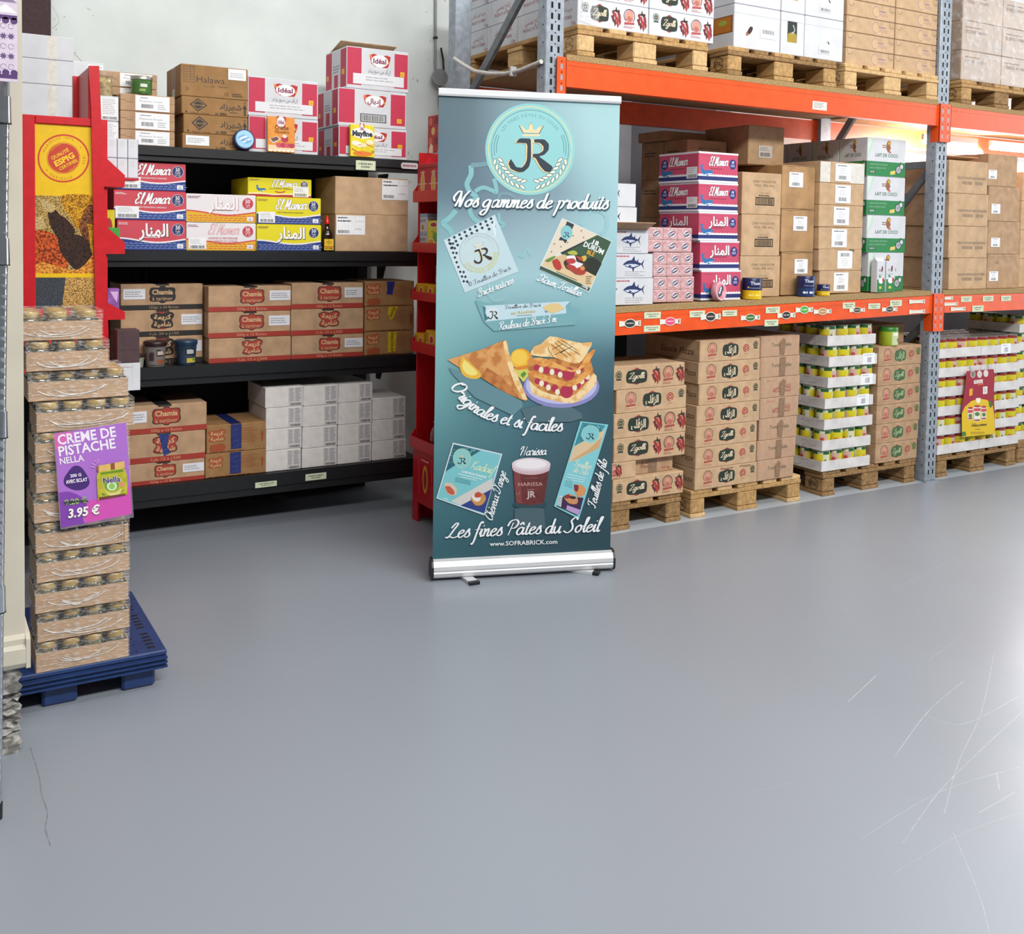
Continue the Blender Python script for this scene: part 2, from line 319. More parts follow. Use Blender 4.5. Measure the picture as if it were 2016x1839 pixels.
class Pr:
    """printing on a flat face: o origin, u/v unit vectors, n outward; w,h metres. With H, coordinates are those of the artwork (y down)."""
    def __init__(s, mb, o, u, v, n, w, h, H=None):
        s.mb = mb; s.o = Vector(o); s.u = Vector(u); s.v_ = Vector(v); s.n = Vector(n); s.w = w; s.h = h; s.H = H; s.k = 0; s.sy = -1 if H else 1; s.step = .00002
    def p3(s, x, y, dz=0):
        if s.H:
            a = s.H; d = a[6]*x+a[7]*y+1; x, y = (a[0]*x+a[1]*y+a[2])/d, (a[3]*x+a[4]*y+a[5])/d
        return tuple(s.o+s.u*x+s.v_*y+s.n*(s.k*s.step+dz))
    def S(s, x, y): return (x, y) if s.H else (x*s.w, y*s.h)
    def geo(s, vs, fs, m, rise=0):
        s.k += 1; v3 = [s.p3(*p, (i//2 % 160)*rise) for i, p in enumerate(vs)]
        if fs:
            f = fs[0]; a, b, c = (Vector(v3[f[0]]), Vector(v3[f[1]]), Vector(v3[f[2]]))
            if (b-a).cross(c-a).dot(s.n) < 0: fs = [q[::-1] for q in fs]
        s.mb.geo(v3, fs, m if not isinstance(m, str) else K(m))
    def poly(s, pts, m): s.geo([s.S(*p) for p in pts], [tuple(range(len(pts)))], m)
    def rect(s, x0, y0, x1, y1, m): s.poly([(x0, y0), (x1, y0), (x1, y1), (x0, y1)], m)
    def ell(s, cx, cy, rx, ry, m, n=28, rot=0):
        cx, cy = s.S(cx, cy); rx, ry = s.S(rx, ry); c, q = math.cos(rot), math.sin(rot)
        s.geo([(cx+rx*math.cos(t)*c-ry*math.sin(t)*q, cy+rx*math.cos(t)*q+ry*math.sin(t)*c) for t in [2*math.pi*i/n for i in range(n)]], [tuple(range(n))], m)
    def circ(s, cx, cy, r, m, n=28):               # round even when the face is not square; r as a share of the height
        cx, cy = s.S(cx, cy); r = r*(1 if s.H else s.h)
        s.geo([(cx+r*math.cos(2*math.pi*i/n), cy+r*math.sin(2*math.pi*i/n)) for i in range(n)], [tuple(range(n))], m)
    def stroke(s, pts, w, m, smooth=True, cal=0, taper=False):
        P = [s.S(*p) for p in pts]
        if smooth: P = spline(P)
        v, f = ribbon(P, w*(1 if s.H else s.h), cal, taper); s.geo(v, f, m, 1e-6)
    def arc(s, cx, cy, r, a0, a1, w, m, n=40, ry=None):
        P = [(cx+r*math.cos(math.radians(a0+(a1-a0)*i/n)), cy+s.sy*(ry or r)*math.sin(math.radians(a0+(a1-a0)*i/n))) for i in range(n+1)]
        if not s.H: P = [(cx*s.w+(p[0]-cx)*s.h, cy*s.h+(p[1]-cy)*s.h) for p in P]
        v, f = ribbon(P, w*(1 if s.H else s.h)); s.geo(v, f, m)
    def text(s, t, cx, cy, h, m, w=None, bold=0.0, shear=0, rot=0):
        """centred at cx, baseline such that cap height h is centred on cy; rot in degrees, counter-clockwise"""
        vs, fs, W = glyphs(t, bold); hh = h*(1 if s.H else s.h)
        sx = hh if w is None else (w*(1 if s.H else s.w))/max(W, .01)
        X, Y = s.S(cx, cy); c, q = math.cos(math.radians(rot)), math.sin(math.radians(rot)); o = []
        for x, y in vs:
            y2 = (y-.5)*hh; x2 = x*sx+shear*y2; o.append((X+x2*c-y2*q, Y+s.sy*(x2*q+y2*c)))
        ar = any(ch == '\u20ac' or '\u0600' <= ch <= '\u06ff' or ch > '\ufb00' for ch in t) or bold >= .02
        s.geo(o, fs, m, 3e-6 if ar else 0)
        if ar: s.k += 24 if s.step > 1e-5 else 100
    def arctext(s, t, cx, cy, r, amid, h, m, bold=0.0, gap=1.0, inside=False):
        """letters around a circle centred cx,cy (artwork units), amid degrees is the middle"""
        if not s.H: (cx, cy), r, h = s.S(cx, cy), r*s.h, h*s.h
        ws = [glyphs(c, bold)[2]*h+.28*h*gap if c != ' ' else .55*h*gap for c in t]; tot = sum(ws); a = 0
        sg = -1 if not inside else 1
        for c, wd in zip(t, ws):
            ang = math.radians(amid)+sg*((a+wd/2)-tot/2)/r; a += wd
            if c == ' ': continue
            vs, fs, W = glyphs(c, bold); o = []
            for x, y in vs:
                if not inside: rr = r+(y-.5)*h; th = ang-x*h/r
                else: rr = r-(y-.5)*h; th = ang+x*h/r
                o.append((cx+rr*math.cos(th), cy+s.sy*rr*math.sin(th)))
            s.geo(o, fs, m); s.k -= 1
        s.k += 1
    def script(s, t, path, m, size=None, wt=.26, shear=.32, shadow=None, sc=1.0):
        """brush script along a baseline path, stretched to its length"""
        P = [s.S(*p) for p in path]; P = spline(P, 12) if len(P) > 2 else P
        L = [0]
        for a, b in zip(P, P[1:]): L.append(L[-1]+math.hypot(b[0]-a[0], b[1]-a[1]))
        adv = sum(SCR.get(c, SCR[' '])[0] for c in t); xs = L[-1]/adv; ys = (size*(1 if s.H else s.h)) if size else xs*sc
        def at(d):
            i = 0
            while i < len(L)-2 and L[i+1] < d: i += 1
            f = (d-L[i])/((L[i+1]-L[i]) or 1); a, b = P[i], P[i+1]; ll = math.hypot(b[0]-a[0], b[1]-a[1]) or 1
            return a[0]+(b[0]-a[0])*f, a[1]+(b[1]-a[1])*f, (b[0]-a[0])/ll, (b[1]-a[1])/ll
        VS, FS = [], []; d = 0
        for c in t:
            vs, fs = script_glyph(c, wt); w = SCR.get(c, SCR[' '])[0]; b = len(VS)
            X, Y, tx, ty = at(d+w*xs/2)
            for x, y in vs:
                lx = (x-w/2)*xs+shear*y*ys; ly = y*ys*s.sy
                VS.append((X+lx*tx-ly*ty, Y+lx*ty+ly*tx) if s.sy > 0 else (X+lx*tx-ly*ty, Y+lx*ty+ly*tx))
            FS += [tuple(j+b for j in q) for q in fs]; d += w*xs
        if shadow:
            s.geo([(x+shadow[0], y+shadow[1]) for x, y in VS], FS, shadow[2], 2e-6); s.k += 40
        s.geo(VS, FS, m, 2e-6); s.k += 16 if s.step > 1e-5 else 60
    def lines(s, x0, y0, x1, y1, n, m, fill=.4, rag=.35):
        """rows of print too small to read"""
        for i in range(n):
            yc = y0+(y1-y0)*(i+.5)/n; t = abs(y1-y0)/n*fill/2; xe = x1-(x1-x0)*rag*random.random(); x = x0
            while x < xe:
                q = min(xe, x+(x1-x0)*random.uniform(.08, .22)); s.rect(x, yc-t, q, yc+t, m); s.k -= 1; x = q+(x1-x0)*.025
        s.k += 1
    def bars(s, x0, y0, x1, y1, m='#15161a', n=22):
        x = x0; st = (x1-x0)/n/1.5
        while x < x1:
            q = st*random.choice((.5, .8, 1.2)); s.rect(x, y0, min(x+q, x1), y1, m); s.k -= 1; x += q+st*random.choice((.5, .8))
        s.k += 1
SCRATCHES = [([(2.5401, 2.1594), (2.7781, 2.2489)], 0.004), ([(3.3094, 2.1744), (2.8613, 1.9148), (2.5239, 1.7527), (2.2665, 1.6088)], 0.0025), ([(2.9761, 1.8524), (2.6262, 1.7605), (2.3359, 1.6785), (2.0616, 1.5736)], 0.0025), ([(2.3934, 1.8622), (2.7129, 1.9954), (3.0073, 2.081)], 0.003), ([(2.6838, 1.9734), (2.7376, 1.8889), (3.0675, 1.9216)], 0.0025), ([(1.9912, 1.6362), (2.3359, 1.6785), (2.6508, 1.6522)], 0.002), ([(2.569, 1.6666), (2.4914, 1.607)], 0.004), ([(2.7453, 3.037), (2.8724, 3.0275)], 0.0015), ([(3.5294, 2.7872), (3.9115, 2.8774), (4.0676, 2.9143)], 0.0025), ([(3.0422, 2.245), (3.3573, 2.3303)], 0.002), ([(1.0393, 3.1876), (1.1974, 3.2376)], 0.0015), ([(2.2084, 1.5402), (2.0517, 1.362), (1.957, 1.2724)], 0.002), ([(3.1985, 2.7651), (3.0815, 2.5884)], 0.0015), ([(1.8954, 1.9209), (2.0276, 1.9049)], 0.0012), ([(2.345, 1.5655), (2.516, 1.5794)], 0.003), ([(1.9412, 1.5061), (2.2307, 1.5279), (2.4377, 1.5144)], 0.0015)]
CRACK = [(0.2751, 3.0788), (0.2802, 2.8935), (0.2769, 2.8114), (0.28, 2.7045), (0.2683, 2.6368), (0.2707, 2.5535)]
LBL_G = [(3.0932, 1.0558, 0.1037, 0.0324), (3.0927, 0.9907, 0.1022, 0.0306), (3.3816, 1.054, 0.1022, 0.0336), (3.6008, 1.0532, 0.1014, 0.0318), (3.906, 1.0617, 0.1036, 0.0336), (3.8995, 0.9922, 0.1007, 0.035), (4.4938, 1.0724, 0.1003, 0.0345), (4.7038, 1.0649, 0.1012, 0.0325), (4.8886, 1.0767, 0.1033, 0.0358), (5.5354, 1.0893, 0.1062, 0.0338), (5.7491, 1.0887, 0.1075, 0.0337), (5.9346, 1.0872, 0.1023, 0.0336), (5.6474, 1.0259, 0.1125, 0.0386)]
LBL_B = [(2.9413, 1.0158, 0.1314, 0.0425, '#26302c'), (3.191, 1.0189, 0.1326, 0.0406, '#e0457a'), (3.4552, 1.0325, 0.1334, 0.0473, '#33232a'), (3.7292, 1.0243, 0.1356, 0.0385, '#3d6b2c'), (3.9917, 1.0288, 0.1327, 0.0411, '#33202e'), (4.127, 1.054, 0.1321, 0.0427, '#49a83a'), (4.266, 1.0433, 0.1365, 0.0378, '#b98a55'), (4.5486, 1.0469, 0.1274, 0.0332, '#4a3a33'), (4.8205, 1.0433, 0.1324, 0.036, '#3c302c'), (5.055, 1.0839, 0.1421, 0.0364, None), (5.0581, 1.0236, 0.1422, 0.0365, None), (5.3262, 1.1005, 0.1312, 0.0328, None), (5.3662, 1.0632, 0.1376, 0.0339, None), (5.4413, 1.0304, 0.138, 0.038, None)]
SHL = [(1.9357, 1.7717, 0.1069, 0.0479), (1.4309, 0.2035, 0.1073, 0.0269), (1.6844, 0.2109, 0.1092, 0.0334)]
L = {
 'white_plain': [(0.404,0.629,1.835,2.082,4.92,0.3),(0.404,0.629,2.083,2.192,4.92,0.3),(0.405,0.629,2.193,2.297,4.92,0.3)],
 'white_side': [(0.627,0.767,1.835,2.056,4.87,0.22),(0.628,0.767,2.057,2.209,4.87,0.22)],
 'pist_low': [(0.816,1.055,1.835,1.905,4.87,0.3),(0.816,1.055,1.906,1.988,4.87,0.3),(0.816,1.055,1.989,2.066,4.87,0.3)],
 'pist_up': [(0.77,0.996,2.062,2.104,4.87,0.3),(0.77,0.996,2.105,2.174,4.87,0.3)],
 'white_mid': [(0.677,0.808,1.835,1.933,4.85,0.3),(0.677,0.809,1.934,2.045,4.85,0.3)],
 'halawa': [(1.089,1.396,1.835,1.906,4.87,0.3),(1.094,1.395,1.907,1.994,4.87,0.3),(1.085,1.395,1.995,2.076,4.87,0.3),(1.081,1.394,2.077,2.225,4.87,0.3)],
 'ideal_a': [(1.399,1.747,1.835,2.008,4.87,0.3),(1.395,1.746,2.009,2.196,4.87,0.3)],
 'ideal_b': [(1.856,2.231,1.835,1.991,4.87,0.3),(1.851,2.225,1.992,2.182,4.87,0.3),(1.894,2.236,2.183,2.393,4.87,0.3)],
 'red': [(0.802,1.106,1.358,1.495,4.87,0.3),(0.788,1.106,1.496,1.631,4.87,0.3),(0.799,1.105,1.632,1.761,4.87,0.3)],
 'pink': [(1.108,1.437,1.358,1.49,4.87,0.3),(1.107,1.436,1.492,1.625,4.87,0.3)],
 'yellow': [(1.441,1.768,1.358,1.488,4.87,0.3),(1.439,1.765,1.489,1.621,4.87,0.3),(1.411,1.733,1.622,1.715,4.87,0.3)],
 'brownbig': [(1.842,2.242,1.358,1.546,4.87,0.3),(1.84,2.242,1.546,1.737,4.87,0.3)],
 'blackch': [(0.83,1.213,0.82,0.95,4.945,0.3),(0.83,1.214,0.951,1.076,4.945,0.3),(0.83,1.222,1.076,1.198,4.945,0.3)],
 'redch1': [(1.214,1.616,0.82,0.938,4.87,0.3),(1.21,1.612,0.94,1.064,4.87,0.3),(1.211,1.615,1.065,1.187,4.87,0.3)],
 'redch2': [(1.62,1.999,0.82,0.936,4.87,0.3),(1.615,1.999,0.937,1.068,4.87,0.3),(1.618,1.996,1.069,1.198,4.87,0.3)],
 'choc': [(2.005,2.286,0.82,0.942,4.87,0.3),(2.006,2.285,0.944,1.073,4.87,0.3),(2.005,2.283,1.074,1.204,4.87,0.3)],
 'ch4': [(0.818,1.196,0.268,0.369,4.87,0.3),(0.818,1.199,0.37,0.505,4.87,0.3),(0.819,1.205,0.506,0.638,4.87,0.3)],
 'tape4': [(1.199,1.493,0.268,0.385,4.87,0.3),(1.205,1.492,0.386,0.521,4.87,0.3)],
 'wh_a': [(1.493,1.672,0.268,0.372,4.87,0.3),(1.493,1.675,0.373,0.478,4.87,0.3),(1.492,1.679,0.479,0.584,4.87,0.3),(1.488,1.681,0.585,0.686,4.87,0.3)],
 'wh_b': [(1.677,1.862,0.268,0.365,4.87,0.3),(1.678,1.862,0.366,0.473,4.87,0.3),(1.68,1.865,0.474,0.579,4.87,0.3),(1.682,1.866,0.58,0.682,4.87,0.3)],
 'wh_c': [(1.865,2.051,0.268,0.363,4.87,0.3),(1.866,2.051,0.364,0.47,4.87,0.3),(1.867,2.052,0.471,0.583,4.87,0.3),(1.868,2.054,0.584,0.681,4.87,0.3)],
 'wh_d': [(2.055,2.248,0.268,0.369,4.87,0.3),(2.054,2.243,0.37,0.48,4.87,0.3),(2.055,2.243,0.481,0.594,4.87,0.3)],
 'tuna': [(2.863,3.18,1.134,1.254,3.99,0.3),(2.86,3.174,1.254,1.374,3.99,0.3),(2.857,3.144,1.375,1.491,3.99,0.3)],
 'tunaback': [(2.94,3.122,1.523,1.604,4.11,0.3),(2.937,3.113,1.605,1.72,4.11,0.3)],
 'pinkpack': [(3.204,3.47,1.135,1.258,4.02,0.2),(3.2,3.46,1.259,1.38,4.02,0.2),(3.165,3.448,1.382,1.506,4.02,0.2)],
 'pinkman': [(3.507,3.781,1.14,1.29,4.01,0.25),(3.494,3.765,1.29,1.443,4.01,0.25),(3.481,3.75,1.444,1.592,4.01,0.25),(3.476,3.745,1.593,1.743,4.01,0.25),(3.471,3.741,1.744,1.9,4.01,0.25)],
 'thon': [(3.834,4.129,1.142,1.362,4.06,0.25),(3.836,4.12,1.363,1.587,4.06,0.25),(3.832,4.122,1.588,1.814,4.06,0.25)],
 'crump': [(4.14,4.416,1.145,1.385,4.06,0.3),(4.129,4.399,1.386,1.624,4.06,0.3),(4.124,4.381,1.625,1.867,4.06,0.3)],
 'label6': [(4.405,4.809,1.158,1.281,4.04,0.3),(4.394,4.799,1.282,1.404,4.04,0.3),(4.389,4.791,1.404,1.528,4.04,0.3),(4.379,4.777,1.53,1.654,4.04,0.3),(4.372,4.766,1.655,1.778,4.04,0.3),(4.363,4.756,1.779,1.899,4.04,0.3)],
 'coco': [(4.791,5.1,1.164,1.386,4.03,0.25),(4.77,5.107,1.387,1.604,4.03,0.25),(4.76,5.09,1.605,1.83,4.03,0.25),(4.752,5.085,1.831,2.054,4.03,0.25)],
 'bay2a': [(5.471,5.841,1.16,1.357,3.99,0.35),(5.459,5.837,1.358,1.554,3.99,0.35),(5.448,5.833,1.555,1.754,3.99,0.35),(5.437,5.815,1.755,1.956,3.99,0.35)],
 'bay2b': [(5.877,6.207,1.171,1.382,4.01,0.35),(5.87,6.2,1.383,1.591,4.01,0.35),(5.862,6.186,1.592,1.813,4.01,0.35),(5.846,6.148,1.814,2.017,4.01,0.35)],
 'bigbrown': [(3.981,4.257,1.852,2.069,4.15,0.3)],
 'thonback': [(3.675,3.966,1.836,2.009,4.33,0.2)],
 'zg1': [(2.961,3.409,0.146,0.259,3.995,0.3),(2.946,3.405,0.26,0.342,3.995,0.3),(2.962,3.414,0.343,0.461,3.995,0.3),(2.959,3.417,0.462,0.585,3.995,0.3),(2.971,3.415,0.586,0.702,3.995,0.3),(2.941,3.401,0.703,0.821,3.995,0.3)],
 'zg2': [(3.486,3.923,0.146,0.254,3.995,0.3),(3.488,3.914,0.255,0.367,3.995,0.3),(3.486,3.914,0.368,0.476,3.995,0.3),(3.488,3.928,0.477,0.587,3.995,0.3),(3.5,3.929,0.588,0.698,3.995,0.3),(3.492,3.924,0.699,0.813,3.995,0.3),(3.498,3.92,0.814,0.926,3.995,0.3)],
 'tom': [(3.92,4.197,0.146,0.256,3.995,0.3),(3.919,4.208,0.257,0.365,3.995,0.3),(3.93,4.212,0.366,0.483,3.995,0.3),(3.931,4.221,0.484,0.594,3.995,0.3),(3.929,4.226,0.595,0.707,3.995,0.3),(3.925,4.221,0.708,0.818,3.995,0.3),(3.925,4.216,0.819,0.931,3.995,0.3)],
 'trayA': [(4.419,4.826,0.146,0.278,3.995,0.4),(4.419,4.814,0.279,0.395,3.995,0.4),(4.43,4.833,0.396,0.51,3.995,0.4),(4.43,4.817,0.511,0.627,3.995,0.4),(4.449,4.84,0.628,0.74,3.995,0.4),(4.453,4.852,0.741,0.862,3.995,0.4),(4.436,4.82,0.863,0.978,3.995,0.4)],
 'zg3': [(4.828,5.235,0.146,0.261,3.995,0.3),(4.83,5.242,0.262,0.376,3.995,0.3),(4.836,5.249,0.377,0.489,3.995,0.3),(4.843,5.246,0.49,0.603,3.995,0.3),(4.852,5.241,0.604,0.719,3.995,0.3),(4.866,5.245,0.72,0.836,3.995,0.3)],
 'trayB': [(5.416,6.245,0.146,0.256,3.995,0.4),(5.412,6.241,0.257,0.374,3.995,0.4),(5.413,6.229,0.375,0.494,3.995,0.4),(5.41,6.227,0.496,0.612,3.995,0.4),(5.406,6.228,0.613,0.732,3.995,0.4),(5.398,6.222,0.733,0.859,3.995,0.4)],
 'upz1': [(2.677,3.098,2.406,2.541,3.97,0.4),(2.679,3.1,2.542,2.605,3.97,0.4)],
 'upz2': [(3.106,3.517,2.448,2.564,3.97,0.4),(3.103,3.515,2.564,2.662,3.97,0.4)],
 'upw1': [(3.651,3.976,2.467,2.641,3.97,0.4)],
 'upw2': [(3.982,4.155,2.461,2.683,3.97,0.4)],
 'upw3': [(4.159,4.455,2.464,2.676,3.97,0.4)],
 'upc1': [(4.487,4.883,2.448,2.537,3.97,0.3),(4.486,4.88,2.538,2.628,3.97,0.3),(4.485,4.881,2.629,2.716,3.97,0.3),(4.486,4.876,2.717,2.799,3.97,0.3)],
 'upc2': [(4.892,5.274,2.457,2.543,3.97,0.3),(4.889,5.274,2.544,2.633,3.97,0.3),(4.888,5.274,2.634,2.725,3.97,0.3)],
 'upd1': [(5.525,5.89,2.439,2.618,3.97,0.5),(5.492,5.878,2.618,2.797,3.97,0.5),(5.472,5.868,2.798,2.942,3.97,0.5)],
}
# ------------------------------------------------------------------ setting
def floor_mat():
    m = bpy.data.materials.new('grey_floor_paint'); m.use_nodes = True; nt = m.node_tree; b = nt.nodes['Principled BSDF']
    tc = nt.nodes.new('ShaderNodeTexCoord')
    n1 = nt.nodes.new('ShaderNodeTexNoise'); n1.inputs['Scale'].default_value = .5; n1.inputs['Detail'].default_value = 1
    r1 = nt.nodes.new('ShaderNodeValToRGB'); r1.color_ramp.elements[0].position = .2; r1.color_ramp.elements[1].position = .8
    r1.color_ramp.elements[0].color = (*lin('#868c95'), 1); r1.color_ramp.elements[1].color = (*lin('#8f959e'), 1)
    n2 = nt.nodes.new('ShaderNodeTexNoise'); n2.inputs['Scale'].default_value = 1.6; n2.inputs['Detail'].default_value = 2
    mr = nt.nodes.new('ShaderNodeMapRange'); mr.inputs[1].default_value = .3; mr.inputs[2].default_value = .7; mr.inputs[3].default_value = .3; mr.inputs[4].default_value = .4
    n3 = nt.nodes.new('ShaderNodeTexNoise'); n3.inputs['Scale'].default_value = 9; n3.inputs['Detail'].default_value = 5
    bp = nt.nodes.new('ShaderNodeBump'); bp.inputs['Strength'].default_value = .004; bp.inputs['Distance'].default_value = .01
    for n in (n1, n2, n3): nt.links.new(tc.outputs['Object'], n.inputs['Vector'])
    nt.links.new(n1.outputs['Fac'], r1.inputs[0])
    # pale painted band under the pallet rack
    sx = nt.nodes.new('ShaderNodeSeparateXYZ'); nt.links.new(tc.outputs['Object'], sx.inputs[0])
    gy = nt.nodes.new('ShaderNodeMath'); gy.operation = 'GREATER_THAN'; gy.inputs[1].default_value = 3.965; nt.links.new(sx.outputs['Y'], gy.inputs[0])
    gx = nt.nodes.new('ShaderNodeMath'); gx.operation = 'GREATER_THAN'; gx.inputs[1].default_value = 2.7; nt.links.new(sx.outputs['X'], gx.inputs[0])
    mu = nt.nodes.new('ShaderNodeMath'); mu.operation = 'MULTIPLY'; nt.links.new(gy.outputs[0], mu.inputs[0]); nt.links.new(gx.outputs[0], mu.inputs[1])
    mx = nt.nodes.new('ShaderNodeMix'); mx.data_type = 'RGBA'; nt.links.new(mu.outputs[0], mx.inputs['Factor']); nt.links.new(r1.outputs[0], mx.inputs['A']); mx.inputs['B'].default_value = (*lin('#b0b7bd'), 1)
    nt.links.new(mx.outputs['Result'], b.inputs['Base Color']); nt.links.new(n2.outputs['Fac'], mr.inputs[0]); nt.links.new(mr.outputs[0], b.inputs['Roughness'])
    nt.links.new(n3.outputs['Fac'], bp.inputs['Height']); nt.links.new(bp.outputs[0], b.inputs['Normal'])
    b.inputs['Specular IOR Level'].default_value = .5
    return m
mb = MB(); mb.box(-3, 13, -6, 7, -.1, 0, floor_mat())
fp = Pr(mb, (0, 0, 0), (1, 0, 0), (0, 1, 0), (0, 0, 1), 1, 1); fp.step = .0001
SCRA = M('floor_scratch', '#a9aeb5', .5, var=.1); CRK = M('floor_crack', '#7c8188', .8, var=.1)
for q in SCRATCHES: fp.stroke(q[0], q[1]*.7, SCRA, smooth=len(q[0]) > 2); fp.k = 0
fp.stroke(CRACK, .004, CRK); 
tag(mb.build('floor'), kind='structure')
PLAST = M('white_plaster', '#d0d6d4', .9, var=.035, scale=3.5, bump=.15)
mb = MB(); mb.box(-3, 2.76, 5.45, 5.6, 0, 5.5, PLAST)
wp = Pr(mb, (0, 5.45, 0), (1, 0, 0), (0, 0, 1), (0, -1, 0), 1, 1)
GR = M('wall_scuff', '#b9b6ae', .95, var=.12, scale=30)
for i in range(26):
    x = random.uniform(2.45, 2.9); z = random.uniform(1.6, 2.9); wp.ell(x, z, random.uniform(.002, .008), random.uniform(.003, .012), GR, 8); wp.k = 0
for i in range(14): wp.ell(random.uniform(.5, .8), random.uniform(2.3, 2.6), .004, .004, GR, 6); wp.k = 0
wp.stroke([(.66, 2.34), (.70, 2.31), (.74, 2.27)], .004, GR); wp.stroke([(.58, 2.56), (.63, 2.47), (.6, 2.42)], .003, GR)
tag(mb.build('wall_back'), kind='structure')
WALL2 = M('bright_wall_paint', '#eef0f2', .9, var=.02, scale=3)
ALC = M('shaded_alcove_grey', '#8f8d93', .9, var=.05, scale=4); SHADE_LOW = M('low_wall_shade', '#1f1f23', .7, var=.06, scale=6)  # shade behind and below the rack put into these wall colours
mb = MB(); mb.box(2.6, 5.2, 6.6, 6.75, 1.62, 3.2, ALC); mb.box(2.6, 5.2, 6.6, 6.75, 0, 1.62, SHADE_LOW); mb.box(2.6, 2.76, 5.6, 6.6, 0, 3.2, ALC)
tag(mb.build('wall_alcove'), kind='structure')
mb = MB(); mb.box(2.6, 5.2, 5.5, 6.75, 3.2, 3.3, ALC); tag(mb.build('alcove_light_block'), kind='structure')  # unseen slab added to keep the alcove dark
mb = MB(); mb.box(5.0, 13, 5.45, 5.6, 0, 1.25, SHADE_LOW); mb.box(5.0, 5.05, 5.6, 6.6, 0, 3.2, ALC); mb.box(5.0, 13, 5.45, 5.6, 2.16, 5.5, WALL2); mb.box(5.0, 5.9, 5.45, 5.6, 1.25, 2.16, WALL2)  # lower wall near-black: painted shade
tag(mb.build('wall_beyond'), kind='structure')
GLOW = M('glow_panel_white', '#f4f8ff', .3, var=0, emit=3.4)  # glowing panel added to stand in for the overlit white wall
mb = MB(); mb.box(5.9, 13, 5.52, 5.54, 1.25, 2.16, GLOW); w = tag(mb.build('wall_glow_panel'), kind='structure')
FRM = M('glow_bar_grey', '#8a8f96', .5)
mb = MB()
for x in (5.92, 7.4, 8.9): mb.box(x-.02, x+.02, 5.49, 5.518, 1.25, 2.16, FRM)  # bars made up for the added glow panel
tag(mb.build('glow_panel_bars', w))
# cream pillar with a broken concrete foot
CREAM = M('cream_paint', '#c9c2b1', .55, var=.02, scale=6)
mb = MB(); mb.box(-.6, .262, 3.06, 3.20, .29, 4.2, CREAM)
tag(mb.build('wall_pillar'), kind='structure')
mb = MB(); mb.prism([(3.06, .24), (3.045, .245), (3.035, .26), (3.035, .30), (3.045, .31), (3.045, .325), (3.06, .335)], 'x', -.6, .262, CREAM)
mb.prism([(3.20, .335), (3.20, .245), (3.035, .245), (3.035, .325), (3.06, .335)], 'x', .2625, .274, CREAM)
tag(mb.build('baseboard_pillar'), kind='structure')
CONC = M('broken_concrete', '#6f6d68', .95, var=.3, scale=38, bump=.9, hex2='#a8a6a0')
mb = MB(); vs = []; N = 30
for j in range(N+1):
    for i in range(N+1):
        x = -.25+.5*i/N; z = .245*j/N; d = .006*math.sin(i*2.3+j*1.7)+.005*math.sin(i*1.1-j*2.1)+random.uniform(-.005, .005)
        if z > .17 or z < .03: d *= .15
        xx = x+(.004*math.sin(j*4.7)+.002*math.sin(j*11.) if i == N else 0)
        vs.append((xx, 3.062+d+(.02 if .03 < z < .17 else -.002), z))
fs = [(j*(N+1)+i, j*(N+1)+i+1, (j+1)*(N+1)+i+1, (j+1)*(N+1)+i) for j in range(N) for i in range(N)]
mb.geo(vs, fs, CONC, False); mb.box(-.25, .24, 3.10, 3.2, 0, .25, CONC)
tag(mb.build('wall_pillar_foot'), kind='structure')
# plum panel on the wall
PLUM = M('plum_panel', '#3f2a2e', .8, var=.1, scale=60)
mb = MB(); mb.box(.3, .592, 5.425, 5.45, 2.375, 3.4, PLUM)
tag(mb.build('wall_panel', None, (.45, 5.44, 2.4)), 'plum brown panel fixed high on the white wall above the plain white cartons', 'wall panel')
# conduit and socket on the wall
GREYP = M('grey_plastic', '#8d8f90', .5, var=.05); BLKP = M('black_plastic', '#17181a', .45, var=.05)
e = empty('wall_cable', (2.667, 5.44, 2.37), 'grey cable with a black plug hanging down the white wall beside the rack', 'cable')
mb = MB(); mb.tube([(2.664, 5.438, 3.3), (2.666, 5.438, 2.83), (2.669, 5.438, 2.42)], .008, GREYP); mb.build('cable', e)
mb = MB(); mb.tube([(2.70, 5.43, 2.55), (2.716, 5.43, 2.48), (2.72, 5.43, 2.42), (2.705, 5.425, 2.37), (2.69, 5.425, 2.3), (2.695, 5.43, 2.2)], .006, BLKP); mb.build('loose_wire', e)
mb = MB(); mb.lathe([(.0, -.012), (.045, -.012), (.05, 0), (.05, .02)], GREYP, 18); o_ = mb.build('junction_box', e, world=False); o_.location = (.012, -.03, 0); o_.rotation_euler = (math.pi/2, 0, 0)
mb = MB(); mb.box(2.67, 2.70, 5.395, 5.42, 2.355, 2.395, BLKP, .004); mb.build('plug', e)
mb = MB(); mb.box(2.657, 2.676, 5.425, 5.45, 2.6, 2.612, BLKP); mb.build('cable_clip', e)
